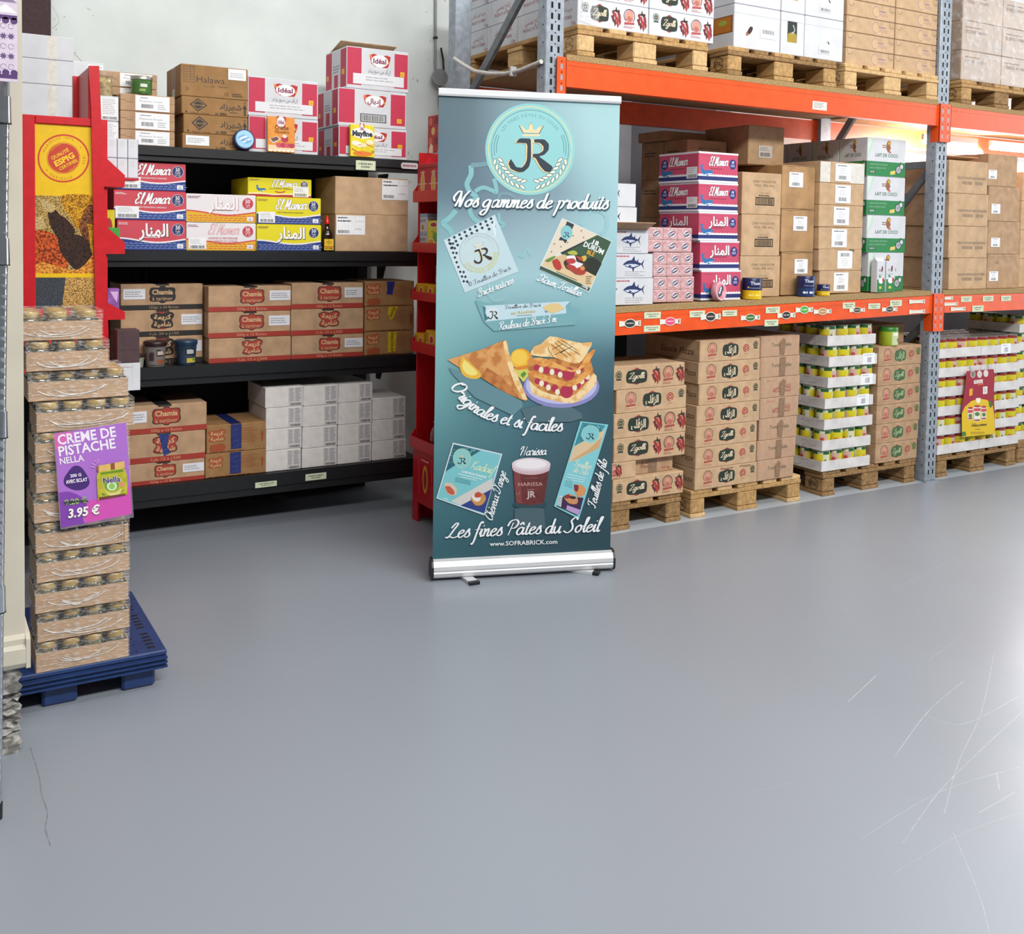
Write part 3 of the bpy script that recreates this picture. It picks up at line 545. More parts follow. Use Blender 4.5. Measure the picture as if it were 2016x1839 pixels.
# ------------------------------------------------------------------ pallet rack
rack = empty('pallet_rack', (3.9, 4.4, 0), 'tall pallet rack with galvanised uprights, orange beams and chipboard decks', 'pallet rack')
def upright(xc, y0, face=-1, tall=3.3):
    mb = MB(); x0, x1 = xc-.05, xc+.05; y1 = y0+.075
    mb.box(x0, x1, y0, y1, 0.006, tall, GALV, .004)
    if face < 0:
        p = Pr(mb, (x0, y0, 0), (1, 0, 0), (0, 0, 1), (0, -1, 0), 1, 1)
        z = .06
        while z < tall-.05:
            for cx in (.032, .07): p.k = 0; p.rect(cx-.006, z-.014, cx+.006, z+.014, DARK)
            z += .05
        z = .085
        while z < tall-.05: p.k = 0; p.circ(.051, z, .004, DARK, 8); z += .05
        p = Pr(mb, (x0, y1, 0), (0, -1, 0), (0, 0, 1), (-1, 0, 0), 1, 1); z = .1
        while z < tall-.05: p.k = 0; p.circ(.05, z, .0045, DARK, 8); z += .08
    o = mb.build('upright', rack)
    mb = MB(); mb.box(x0-.008, x1+.008, y0-.02, y1+.03, 0, .006, GALV); mb.build('foot_plate', o)
    return o
UX = (2.548, 5.315, 8.085)
for x in UX: upright(x, 3.955); upright(x, 4.86, 1)
def beam(x0, x1, z0a, z1a, z0b, z1b, y, front=True):
    mb = MB(); y1 = y+.045 if front else y+.045
    v = [(x0, y, z0a), (x1, y, z0b), (x1, y1, z0b), (x0, y1, z0a), (x0, y, z1a), (x1, y, z1b), (x1, y1, z1b), (x0, y1, z1a)]
    mb.geo(v, [(0, 1, 5, 4), (1, 2, 6, 5), (2, 3, 7, 6), (3, 0, 4, 7), (4, 5, 6, 7), (3, 2, 1, 0)], ORANGE)
    # raised upper step of the beam profile
    t = .022; v = [(x0, y-.0015, z1a-t), (x1, y-.0015, z1b-t), (x1, y, z1b-t), (x0, y, z1a-t), (x0, y-.0015, z1a), (x1, y-.0015, z1b), (x1, y, z1b), (x0, y, z1a)]
    mb.geo(v, [(0, 1, 5, 4), (1, 2, 6, 5), (3, 0, 4, 7), (4, 5, 6, 7), (3, 2, 1, 0)], ORANGE)
    o = mb.build('beam', rack)
    for xa, xb, zt, sg in ((x0-.052, x0, z1a, -1), (x1, x1+.052, z1b, 1)):
        m2 = MB(); yy = y-.012 if front else y
        m2.box(xa, xb, yy, yy+.006, zt-.215, zt+.012, ORANGE, .001)
        xs = x0-.004 if sg < 0 else x1; m2.box(xs, xs+.004, yy, y+.05, zt-.215, zt+.012, ORANGE)
        p = Pr(m2, (xa, yy, zt-.215), (1, 0, 0), (0, 0, 1), (0, -1, 0), .052, .227)
        for k in range(4): p.k = 0; p.rect(.35, .1+k*.22, .6, .2+k*.22, GALV); p.k = 0; p.circ(.48, .25+k*.22, .017, DARK, 8)
        m2.build('beam_connector', o)
    return o
B1 = beam(2.604, 5.264, .972, 1.079, 1.027, 1.132, 3.95); B2 = beam(5.367, 8.03, 1.027, 1.132, 1.027, 1.132, 3.95)
B3 = beam(2.604, 5.264, 2.145, 2.265, 2.145, 2.265, 3.95); B4 = beam(5.367, 8.03, 2.145, 2.265, 2.145, 2.265, 3.95)
for xa, xb in ((2.604, 5.264), (5.367, 8.03)):
    beam(xa, xb, 2.125, 2.255, 2.125, 2.255, 4.89, False); beam(xa, xb, 1.0, 1.11, 1.0, 1.11, 4.89, False)
def slab(x0, x1, za, zb, t, y0, y1, m, name='chipboard_deck'):
    mb = MB(); v = [(x, y, z) for z in (0, t) for y in (y0, y1) for x in (x0, x1)]
    v = [(x, y, z+(za if x == x0 else zb)) for x, y, z in v]
    mb.geo(v, [(0, 2, 3, 1), (4, 5, 7, 6), (0, 1, 5, 4), (1, 3, 7, 5), (3, 2, 6, 7), (2, 0, 4, 6)], m); return mb.build(name, rack)
slab(2.61, 5.262, 1.081, 1.134, .028, 3.952, 4.88, CHIP); slab(5.37, 8.02, 1.134, 1.134, .028, 3.952, 4.88, CHIP)
slab(2.61, 5.262, 2.267, 2.267, .028, 3.952, 4.93, CHIP); slab(5.37, 8.02, 2.267, 2.267, .028, 3.952, 4.93, CHIP)
mb = MB(); mb.bar((2.525, 3.99, 2.78), (2.525, 4.86, 2.075), .045, .02, GALVD, (0, 1, 0)); mb.build('brace', rack)
mb = MB(); mb.bar((5.31, 4.03, 1.92), (5.31, 4.86, 1.92), .04, .025, GALVD, (0, 0, 1)); mb.build('brace', rack)
mb = MB(); mb.bar((5.31, 4.03, 1.89), (5.31, 4.86, .95), .04, .025, GALVD, (0, 0, 1)); mb.build('brace', rack)
mb = MB(); mb.bar((5.31, 4.86, 1.96), (5.31, 4.40, 2.55), .045, .025, GALVD, (0, 0, 1)); mb.build('brace', rack)
mb = MB(); mb.bar((5.31, 4.03, .95), (5.31, 4.86, .2), .04, .025, GALVD, (0, 0, 1)); mb.build('brace', rack)
# slack white hose tied across the rack end
HOSE = M('white_hose', '#c9c8c2', .5, var=.05)
e = empty('hose', (2.488, 4.4, 2.25), 'slack white hose tied across the end of the rack at the upper beam', 'hose')
mb = MB(); mb.tube([(2.486, y, z) for y, z in ((4.84, 2.384), (4.72, 2.33), (4.6, 2.285), (4.45, 2.255), (4.3, 2.236), (4.15, 2.234), (3.97, 2.25))], .011, HOSE); mb.build('hose', e)
mb = MB(); mb.box(2.47, 2.50, 4.215, 4.23, 2.215, 2.26, WHITE); mb.build('tie', e)
# LED tubes under the upper deck
e0 = None
for i, x in enumerate((6.17, 7.35)):
    e = empty('tube_lamp', (x, 4.5, 2.14), ('short lit tube lamp under the upper deck, beyond the middle upright', 'long tube lamp under the upper deck, farther along the second bay')[i], 'lamp', 'tube lamps under the upper deck')
    mb = MB(); mb.box(x-.3-.45*i, x+.28+.45*i, 4.51, 4.53, 2.142, 2.18, WHITE); mb.build('housing', e)
    mb = MB(); mb.tube([(x-.29-.45*i, 4.52, 2.128), (x+.27+.45*i, 4.52, 2.128)], .014, M('lamp_glow', '#fff6ea', var=0, emit=26), 10); mb.build('tube', e)
    l = area('tube_lamp_light', (x, 4.545, 2.12), (x-.1, 4.9, 2.1), .56, .03, 24, (1, .95, .88)) if i == 0 else area('tube_lamp_light', (x, 4.49, 2.11), (3.2, 1.6, .2), 1.4, .10, 52, (.97, .98, 1)); 
area('glow_panel_light', (6.6, 5.43, 1.75), (6.4, 4.6, 2.0), 3, .8, 42, (.95, .98, 1))  # added light to go with the glow panel
# labels stuck on the lower beam
GLAB = M('pale_green_label', '#cfd8b8', .6, var=.03)
def beam_z(x): return 1.079+(x-2.604)*.0199 if x < 5.3 else 1.132
def price_label(bo, x, z, w, h, yf=3.95, rot=0, lines=2, mat=None, nm='price_label'):
    mb = MB(); c, s = math.cos(rot), math.sin(rot)
    p = Pr(mb, (x, yf-.0028, z), (c, 0, s), (-s, 0, c), (0, -1, 0), w, h)
    mb.box(x-.0, x+.0005, yf-.001, yf-.0005, z, z+.0005, mat or GLAB)
    p.rect(0, 0, 1, 1, mat or GLAB)
    for i in range(lines): p.bars(.15+.12*i, .56-.32*i, .85-.12*i, .74-.32*i, '#2c332c', 13)
    return mb.build(nm, bo)
def badge_label(bo, x, z, w, h, colour, yf=3.95, rot=0):
    mb = MB(); c, s = math.cos(rot), math.sin(rot)
    mb.box(x-.0, x+.0005, yf-.001, yf-.0005, z, z+.0005, PAPER)
    p = Pr(mb, (x, yf-.0036, z), (c, 0, s), (-s, 0, c), (0, -1, 0), w, h)
    p.poly([(0, .12), (.25, .2), (.75, .2), (1, .12), (1, .8), (.75, .72), (.25, .72), (0, .8)], '#dfe0d2')
    if colour: p.ell(.5, .47, .27, .52, '#d9dccb'); p.ell(.5, .47, .23, .44, colour); p.bars(.33, .42, .67, .55, '#e8e6da', 9)
    else: p.stroke([(.1, .5), (.5, .6), (.9, .5)], .08, '#c8b9a4')
    p.bars(.88, .25, .96, .7, '#3a3a38', 3)
    return mb.build('product_tag', bo)
for x, z, w, h in LBL_G: price_label(B1 if x < 5.3 else B2, x, z, w, h)
for x, z, w, h, c in LBL_B: badge_label(B1 if x < 5.3 else B2, x, z, w, h, c)
mb = MB(); Pr(mb, (4.21, 3.9485, 2.163), (1, 0, 0), (0, 0, 1), (0, -1, 0), .11, .045).rect(0, 0, 1, 1, '#e6e2d8')
p = Pr(mb, (4.21, 3.9480, 2.163), (1, 0, 0), (0, 0, 1), (0, -1, 0), .11, .045); p.k = 1; p.lines(.1, .2, .9, .9, 4, '#8a857c')
tag(mb.build('capacity_label', B3))
# ------------------------------------------------------------------ black shelving
sh = empty('steel_shelving', (1.2, 5.1, 0), 'black steel wall shelving with four loaded shelves against the white wall', 'shelving')
def shelf(zt, hb, x0=-.1, x1=2.325):
    mb = MB(); yf = 4.84
    mb.prism([(yf, zt), (yf, zt-hb*.62), (yf+.012, zt-hb*.66), (yf+.012, zt-hb), (yf+.05, zt-hb), (yf+.05, zt-.034), (yf+.026, zt-.03), (yf+.026, zt)], 'x', x0, x1, BLACKM)
    b = mb.build('shelf_beam', sh)
    mb = MB(); mb.box(x0, x1-.01, yf+.0265, 5.39, zt-.03, zt, BLACKM); mb.build('shelf_board', sh)
    for x in (x1-.03, 1.0, -.05):
        mb = MB(); mb.prism([(5.39, zt-.05), (5.39, zt-.20), (5.34, zt-.20), (5.26, zt-.06), (5.26, zt-.05)], 'x', x-.004, x+.004, BLACKM); mb.build('bracket', sh)
    return b
SB1 = shelf(1.834, .066); SB2 = shelf(1.357, .075); SB3 = shelf(.819, .09); SB4 = shelf(.267, .102)
BK = M('black_back_panel', '#1d1b1a', .7, var=.1, scale=20)
mb = MB(); mb.box(-.1, 2.18, 5.395, 5.42, .0, 1.83, BK); mb.build('back_panel', sh)
for x in (-.06, 1.0, 2.2):
    mb = MB(); mb.box(x-.03, x+.03, 5.385, 5.44, 0, 1.9, BLACKM); mb.build('post', sh)
price_label(SB1, *SHL[0], 4.84); price_label(SB4, *SHL[1], 4.84); price_label(SB4, *SHL[2], 4.84)
mb = MB(); p = Pr(mb, (2.185, 4.8385, 1.789), (1, 0, 0), (0, 0, 1), (0, -1, 0), .097, .032)
p.poly([(.08, 0), (.92, 0), (1, .25), (1, .75), (.92, 1), (.08, 1), (0, .75), (0, .25)], '#c9c6c8'); p.rect(.1, .3, .9, .7, '#b9a0a4'); p.bars(.12, .35, .88, .65, '#8a4a52', 12)
mb.build('oval_sticker', SB1)
# ------------------------------------------------------------------ wooden pallets
_pal = []
def pallet(x0, yf, z0, label, group, mats):
    W, H, D = .796, .144, 1.16
    e = empty('wooden_pallet', (x0+W/2, yf+D/2, z0), label, 'pallet', group)
    X = lambda a: x0+a; j = lambda: random.uniform(-.004, .004)
    for i, (a, b) in enumerate(((0, .145), (.185, .285), (.325, .47), (.512, .612), (.651, .796))):
        mb = MB(); mb.box(X(a), X(b), yf+j()+.003, yf+D-.004, z0+.122, z0+.144, random.choice(mats), .003); mb.build('deck_board', e)
    for y in (0, .5075, 1.015):
        mb = MB(); mb.box(X(0), X(W), yf+y, yf+y+.145, z0+.1, z0+.1215, random.choice(mats), .003); mb.build('stringer_board', e)
        for a, b in ((0, .1), (.325, .47), (.696, .796)):
            mb = MB(); mb.box(X(a)+j()*.4+.002, X(b)-.003, yf+y+.002, yf+y+.143, z0+.022, z0+.0995, random.choice(mats), .006)
            if y == 0 and a == 0:
                p = Pr(mb, (X(a)+.0005, yf+.143, z0+.022), (0, -1, 0), (0, 0, 1), (-1, 0, 0), .141, .0775); p.k = 4
                p.arc(.5, .5, .42, 0, 360, .04, '#3d2f22'); p.text('EPAL', .5, .5, .34, '#3d2f22', w=.42)
            mb.build('block', e)
    for a, b in ((0, .1), (.325, .47), (.696, .796)):
        mb = MB(); mb.box(X(a), X(b), yf, yf+D, z0, z0+.0215, random.choice(mats), .003); mb.build('bottom_board', e)
    return e
ZU = 2.2955
pallet(2.672, 3.952, ZU, 'wooden pallet on the upper beam carrying the white cartons with green logos', 'pallets on the upper level', [WOOD, WOODL])
pallet(3.60, 3.952, ZU, 'worn wooden pallet on the upper beam carrying the white hand-hole crates', 'pallets on the upper level', [WOODO, WOOD])
pallet(4.463, 3.952, ZU, 'pale new wooden pallet on the upper beam under the slotted brown trays', 'pallets on the upper level', [WOODL])
pallet(5.48, 3.952, ZU, 'wooden pallet on the upper beam under the film-wrapped brown cartons', 'pallets on the upper level', [WOOD, WOODO])
pallet(2.608, 4.0, 0, 'wooden floor pallet next to the banner under the chilli pepper cartons', 'pallets on the floor', [WOOD, WOODO])
pallet(3.468, 4.0, 0, 'pale wooden floor pallet under the peeled tomato cartons', 'pallets on the floor', [WOODL, WOOD])
pallet(4.44, 4.0, 0, 'dark worn wooden floor pallet under the green-rimmed can trays', 'pallets on the floor', [WOODO])
pallet(5.44, 4.0, 0, 'weathered wooden floor pallet beyond the upright under the red-rimmed can trays', 'pallets on the floor', [WOODO])
# ------------------------------------------------------------------ blue plastic pallet
BLUE = M('blue_plastic', '#1d3768', .42, var=.08, scale=30)
e = empty('plastic_pallet', (.38, 3.6, 0), 'dark blue plastic pallet under the stacked jar trays', 'pallet')
mb = MB(); x0, x1, y0, y1 = .07, .690, 3.283, 3.885
mb.box(x0, x1, y0, y1, .105, .122, BLUE, .004)
mb.box(x0+.004, x1-.004, y0+.006, y1-.006, .06, .105, BLUE, .003)
p = Pr(mb, (x0, y0, .122), (1, 0, 0), (0, 1, 0), (0, 0, 1), x1-x0, y1-y0)
for i in range(3):
    for k in range(5): p.k = 0; p.rect(.915, .06+.3*i+.05*k, .955, .085+.3*i+.05*k, DARK)
for i in range(10): p.k = 0; p.circ(.86, .05+.09*i, .008, DARK, 6)
for cy in (.22, .62): p.k = 0; p.ell(.8, cy, .045, .085, '#0f2147'); p.stroke([(.8, cy-.05), (.805, cy), (.8, cy+.05)], .02, '#3d5f8e')
p = Pr(mb, (x0, y0, .06), (1, 0, 0), (0, 0, 1), (0, -1, 0), x1-x0, .06)
mb.build('deck', e)
for i in range(3):
    mb = MB(); mb.box(x0-.002+i*.002, x1+.002, y0-.003, y1+.003, .066+i*.014, .071+i*.014, BLUE); mb.build('rib', e)
for xx in (x0+.03, (x0+x1)/2-.05, x1-.13):
    for yy in (y0+.03, (y0+y1)/2-.05, y1-.13):
        mb = MB(); mb.box(xx, xx+.1, yy, yy+.1, 0, .062, BLUE, .008); mb.build('foot', e)
# ------------------------------------------------------------------ chrome wire rack at the picture's edge
e = empty('wire_rack', (.17, 2.738, 0), 'chrome wire rack post with a purple patterned shelf strip beside the cream pillar', 'wire rack')
mb = MB(); A0, A1 = Vector((.169, 2.738, .03)), Vector((.208, 2.738, 2.6))
at_ = lambda z: A0+(A1-A0)*((z-.03)/2.57)
zs_ = [.03]+[q for k in range(66) for q in (.1+.0254*k, .1012+.0254*k, .1028+.0254*k, .104+.0254*k)]+[2.6]; mb.tube([at_(z) for z in zs_], [.0115]+[.0115, .0118, .0118, .0115]*66+[.0115], CHROME, 14); post = mb.build('post', e)
for z in (1.74, 1.40, .98, .55):
    mb = MB(); mb.tube([at_(z-.032), at_(z+.032)], [.0165, .0145], CHROME, 14); mb.build('collar', e)
    mb = MB(); mb.tube([at_(z-.034), at_(z-.031)], .017, BLKP, 14); mb.build('collar_ring', e)
mb = MB(); mb.tube([at_(.0), at_(.04)], .014, BLKP, 12); mb.build('levelling_foot', e)
for z in (1.75, 1.40, .98, .55):
    mb = MB(); mb.box(-.5, .16, 2.735, 2.741, z-.012, z-.006, CHROME); mb.box(-.5, .16, 2.735, 2.741, z+.014, z+.02, CHROME)
    for k in range(6): mb.box(-.5+k*.1, -.496+k*.1, 2.736, 2.74, z-.006, z+.014, CHROME)
    mb.build('shelf_rail', e)
PUR = '#4b2a66'
mb = MB(); mb.box(-.5, .222, 2.712, 2.716, 1.805, 2.25, M('strip_paper', '#cdbfcf', .6, var=.03))
p = Pr(mb, (0, 2.712, 0), (1, 0, 0), (0, 0, 1), (0, -1, 0), 1, 1)
p.rect(-.1, 1.812, .222, 1.822, PUR); p.rect(-.1, 1.952, .222, 1.962, PUR)
for k in range(18): p.k = 1; p.circ(.215-.018*k, 1.826, .008, PUR, 10); p.k = 1; p.circ(.215-.018*k, 1.949, .008, PUR, 10)
for cx in (.2085, .192, .172, .15):
    for i, cz in enumerate((1.84, 1.865, 1.888, 1.912, 1.936)):
        p.k = 2
        if (i+int(cx*1000)) % 2: p.poly([(cx+(.0095 if a % 2 else .0045)*math.cos(a*math.pi/8), cz+(.0095 if a % 2 else .0045)*math.sin(a*math.pi/8)) for a in range(16)], '#5d4577')
        else: p.arc(cx, cz, .006, 0, 330, .0016, '#8b7c97', 14)
for k in range(6): p.k = 2; p.poly([(.222-.05*k, 1.968), (.197-.05*k, 1.988), (.172-.05*k, 1.968)], '#eee6ec'); p.k = 2; p.poly([(.222-.05*k, 1.992), (.197-.05*k, 1.972+.04), (.172-.05*k, 1.992)], '#83718f')
mb.build('shelf_strip', e)
# ------------------------------------------------------------------ printed cartons
class Carton:
    def __init__(s, name, x0, x1, z0, z1, yf, d, label, group, mat, cat='box', ch=.003, seam=True):
        s.b = (x0, x1, z0, z1, yf, d); s.mb = MB(); s.mb.box(x0, x1, yf, yf+d, z0, z1, mat, ch)
        s.F = s.face('F', s.mb); s.Lf = s.face('L', s.mb); s.T = s.face('T', s.mb); s.kids = []
        if seam and z1 < 1.5: s.T.rect(0.01, .497, .99, .503, '#4d3d2c')
        s.a = (name, label, cat, group)
    def face(s, f, mb, k=0):
        x0, x1, z0, z1, yf, d = s.b
        if f == 'F': p = Pr(mb, (x0, yf, z0), (1, 0, 0), (0, 0, 1), (0, -1, 0), x1-x0, z1-z0)
        elif f == 'L': p = Pr(mb, (x0, yf+d, z0), (0, -1, 0), (0, 0, 1), (-1, 0, 0), d, z1-z0)
        else: p = Pr(mb, (x0, yf, z1), (1, 0, 0), (0, 1, 0), (0, 0, 1), x1-x0, d)
        p.k = k; return p
    def part(s, name, f='F', k=90):
        mb = MB(); s.kids.append((name, mb)); return s.face(f, mb, k)
    def done(s):
        x0, x1, z0, z1, yf, d = s.b; n, lab, cat, grp = s.a
        o = s.mb.build(n, None, ((x0+x1)/2, yf+d/2, z0)); o['_o'] = ((x0+x1)/2, yf+d/2, z0)
        tag(o, lab, cat, grp)
        for nm, mb in s.kids: mb.build(nm, o)
        return o
def white_label(c, x0, y0, x1, y1, bars=True, f='F', name='paper_label', bar_top=False, tilt=0):
    p = c.part(name, f); p.rect(x0, y0, x1, y1, PAPER); w, h = x1-x0, y1-y0
    if not bars: p.lines(x0+.08*w, y1-.2*h, x1-.1*w, y0+.3*h, 3, '#9a9da3', .3); return p
    if bar_top: p.bars(x0+.22*w, y0+.68*h, x0+.8*w, y0+.88*h); p.lines(x0+.3*w, y0+.6*h, x0+.75*w, y0+.12*h, 5, '#a9abb0', .25)
    else: p.bars(x0+.22*w, y0+.1*h, x0+.75*w, y0+.32*h); p.lines(x0+.15*w, y0+.92*h, x0+.85*w, y0+.84*h, 1, '#4d4f55', .7); p.lines(x0+.3*w, y0+.75*h, x0+.75*w, y0+.4*h, 4, '#a9abb0', .3)
    return p
def k_plain(c, i, n): 
    c.F.rect(.52, .02, .7, .98, TAPEW)
def k_whiteside(c, i, n):
    c.F.rect(.5, .08, .98, .94, '#e9e9ea'); c.F.lines(.55, .9, .95, .25, 9, '#8b8d92', .3); c.F.bars(.55, .08, .95, .18)
def k_pist(c, i, n):
    c.F.stroke([(0.0, .62), (.1, .62), (.12, .52), (.22, .52)], .03, '#6b5138', smooth=False); c.F.stroke([(.9, .55), (1, .55)], .02, '#6b5138', smooth=False)
    p = c.part('paper_label'); p.rect(.27, .06, .9, .95, PAPER); p.text('Pistachio Cream', .56, .62, .09, '#55585e', w=.42); p.bars(.38, .22, .6, .45); p.lines(.68, .5, .85, .15, 3, '#a0a3a8'); p.lines(.36, .86, .56, .76, 1, '#55585e')
def k_halawa(c, i, n):
    P = c.F; I = '#3c2a18'
    for q in ((.03, .44, .2, .95),): P.rect(*q, I); P.rect(q[0]+.004, q[1]+.012, q[2]-.004, q[3]-.012, CARDD)
    for k in range(6): P.k = 3; P.rect(.03, .52+.078*k, .2, .532+.078*k, I); P.lines(.045, .5+.078*k, .12, .47+.078*k, 1, '#5f4a33')
    P.k = 4; P.rect(.135, .44, .14, .95, I)
    P.text('Halawa', .44, .56, .2, I, w=.42); P.text('\u062d\u0644\u0627\u0648\u0629 \u0637\u062d\u064a\u0646\u064a\u0629'.replace('\u0637', ''), .42, .36, .06, I, w=.16); P.text('Tahinia', .62, .37, .06, I, w=.14)
    P.text('12', .68, .14, .1, I, bold=.02); P.lines(.76, .2, .95, .08, 2, I, .5); P.ell(.1, .24, .02, .045, I); P.ell(.1, .24, .015, .034, CARDD)
    c.Lf.rect(.4, .02, .6, .98, TAPE); c.Lf.rect(.42, .3, .58, .95, '#8a4a35'); c.Lf.lines(.05, .2, .4, .05, 2, I); c.Lf.lines(.65, .9, .95, .3, 6, '#7a4b36')
    p = c.part('paper_label'); p.rect(.7, .62, .97, .97, PAPER); p.lines(.73, .86, .94, .68, 3, '#9a9da3')
def k_shehrazad(c, i, n):
    P = c.F; I = '#2f2216'
    if i == 0:
        p = c.part('paper_label'); p.rect(.05, .22, .4, .86, PAPER); p.lines(.08, .72, .36, .36, 3, '#9a9da3')
    else:
        P.poly([(.12, .55), (.24, .92), (.38, .55), (.24, .16)], I); P.poly([(.145, .55), (.24, .84), (.355, .55), (.24, .24)], '#8f6b42'); P.poly([(.16, .55), (.24, .78), (.34, .55), (.24, .3)], I)
        P.text('Shehrazad', .25, .55, .1, '#b8935f', w=.17); P.text('Halawa Tahinia', .27, .09, .1, I, w=.28); P.ell(.07, .12, .015, .06, I)
    P.text('\u0634\u0647\u0631\u0632\u0627\u062f', .73, .56, .3, I, w=.34, bold=.02); P.text('24', .52, .12, .12, I, bold=.02); P.lines(.57, .2, .68, .06, 2, I, .6); P.lines(.72, .28, .84, .2, 1, I)
    P.poly([(.94, .1), (.94, .5), (.915, .5), (.95, .75), (.985, .5), (.965, .5), (.965, .1)], I); P.text('UP', .95, .84, .08, I)
    if i == n-1: c.F.stroke([(.0, .4), (.1, .8), (.16, .5)], .02, TAPEW)
PINK = '#bf2648'
def ideal_logo(P, cx, cy, w, ar=False):
    P.poly([(cx-w*.5, cy+.11), (cx-w*.3, cy+.16), (cx-w*.05, cy+.12), (cx-w*.2, cy-.16), (cx-w*.42, cy-.08)], '#b31f28')
    P.poly([(cx+w*.05, cy+.1), (cx+w*.3, cy+.15), (cx+w*.5, cy+.12), (cx+w*.47, cy-.04), (cx+w*.36, cy-.16), (cx+w*.1, cy-.16)], '#b31f28')
    P.poly([(cx-w*.5, cy+.11), (cx-w*.47, cy+.15), (cx-w*.33, cy+.03), (cx-w*.36, cy-.01)], '#e08b2c'); P.poly([(cx+w*.38, cy-.05), (cx+w*.47, cy+.02), (cx+w*.45, cy-.08)], '#e0a02c')
    P.ell(cx-.005, cy-.01, w*.4, .145, '#ece9e8')
    P.text('\u0625\u062f\u064a\u0627\u0644' if ar else 'Id\u00e9al', cx-.005, cy-.01, .12, '#7c1a52', w=w*.62, bold=.03)
def k_ideal(c, i, n):
    P = c.F; P.rect(.01, .09, .235, .98, PINK); P.rect(.765, .09, .985, .93, PINK)
    ar = n == 3 and i == 1
    ideal_logo(P, .53, .72, .34, ar)
    if ar:
        P.rect(.32, .14, .7, .36, '#1b1c20'); P.rect(.335, .16, .685, .34, '#d9dadc'); P.bars(.345, .17, .675, .33)
    else:
        P.text('\u0627\u0644\u0623\u0644\u0630 \u0645\u0646 \u0635\u0646\u0639 \u064a\u062f\u0643', .52, .46, .09, '#6d6f78', w=.36)
        p = c.part('paper_label'); p.rect(.1, .12, .92, .37, '#dcdde0'); p.lines(.3, .33, .82, .2, 2, '#a9abb2')
    P.rect(.86, .38 if not ar else .16, .93, .5 if not ar else .28, '#e8b21c'); P.lines(.875, .47 if not ar else .25, .92, .4 if not ar else .18, 3, '#8a6412', .3, 0)
    Q = c.Lf; Q.rect(.02, .05, .3, .96, PINK); Q.rect(.72, .05, .985, .96, PINK); Q.rect(.42, .04, .6, .38, PINK); Q.lines(.36, .62, .68, .42, 3, '#77727a'); Q.rect(.78, .35, .9, .48, '#e8b21c'); Q.rect(.06, .3, .15, .42, '#e8b21c')
def wavefill(P, y0, amp, top, m, n=26, ph=0):
    P.poly([(0.005, .01)]+[(.005+.99*k/n, y0+amp*math.sin(ph+k/n*5.2)) for k in range(n+1)]+[(.995, .01)], m)
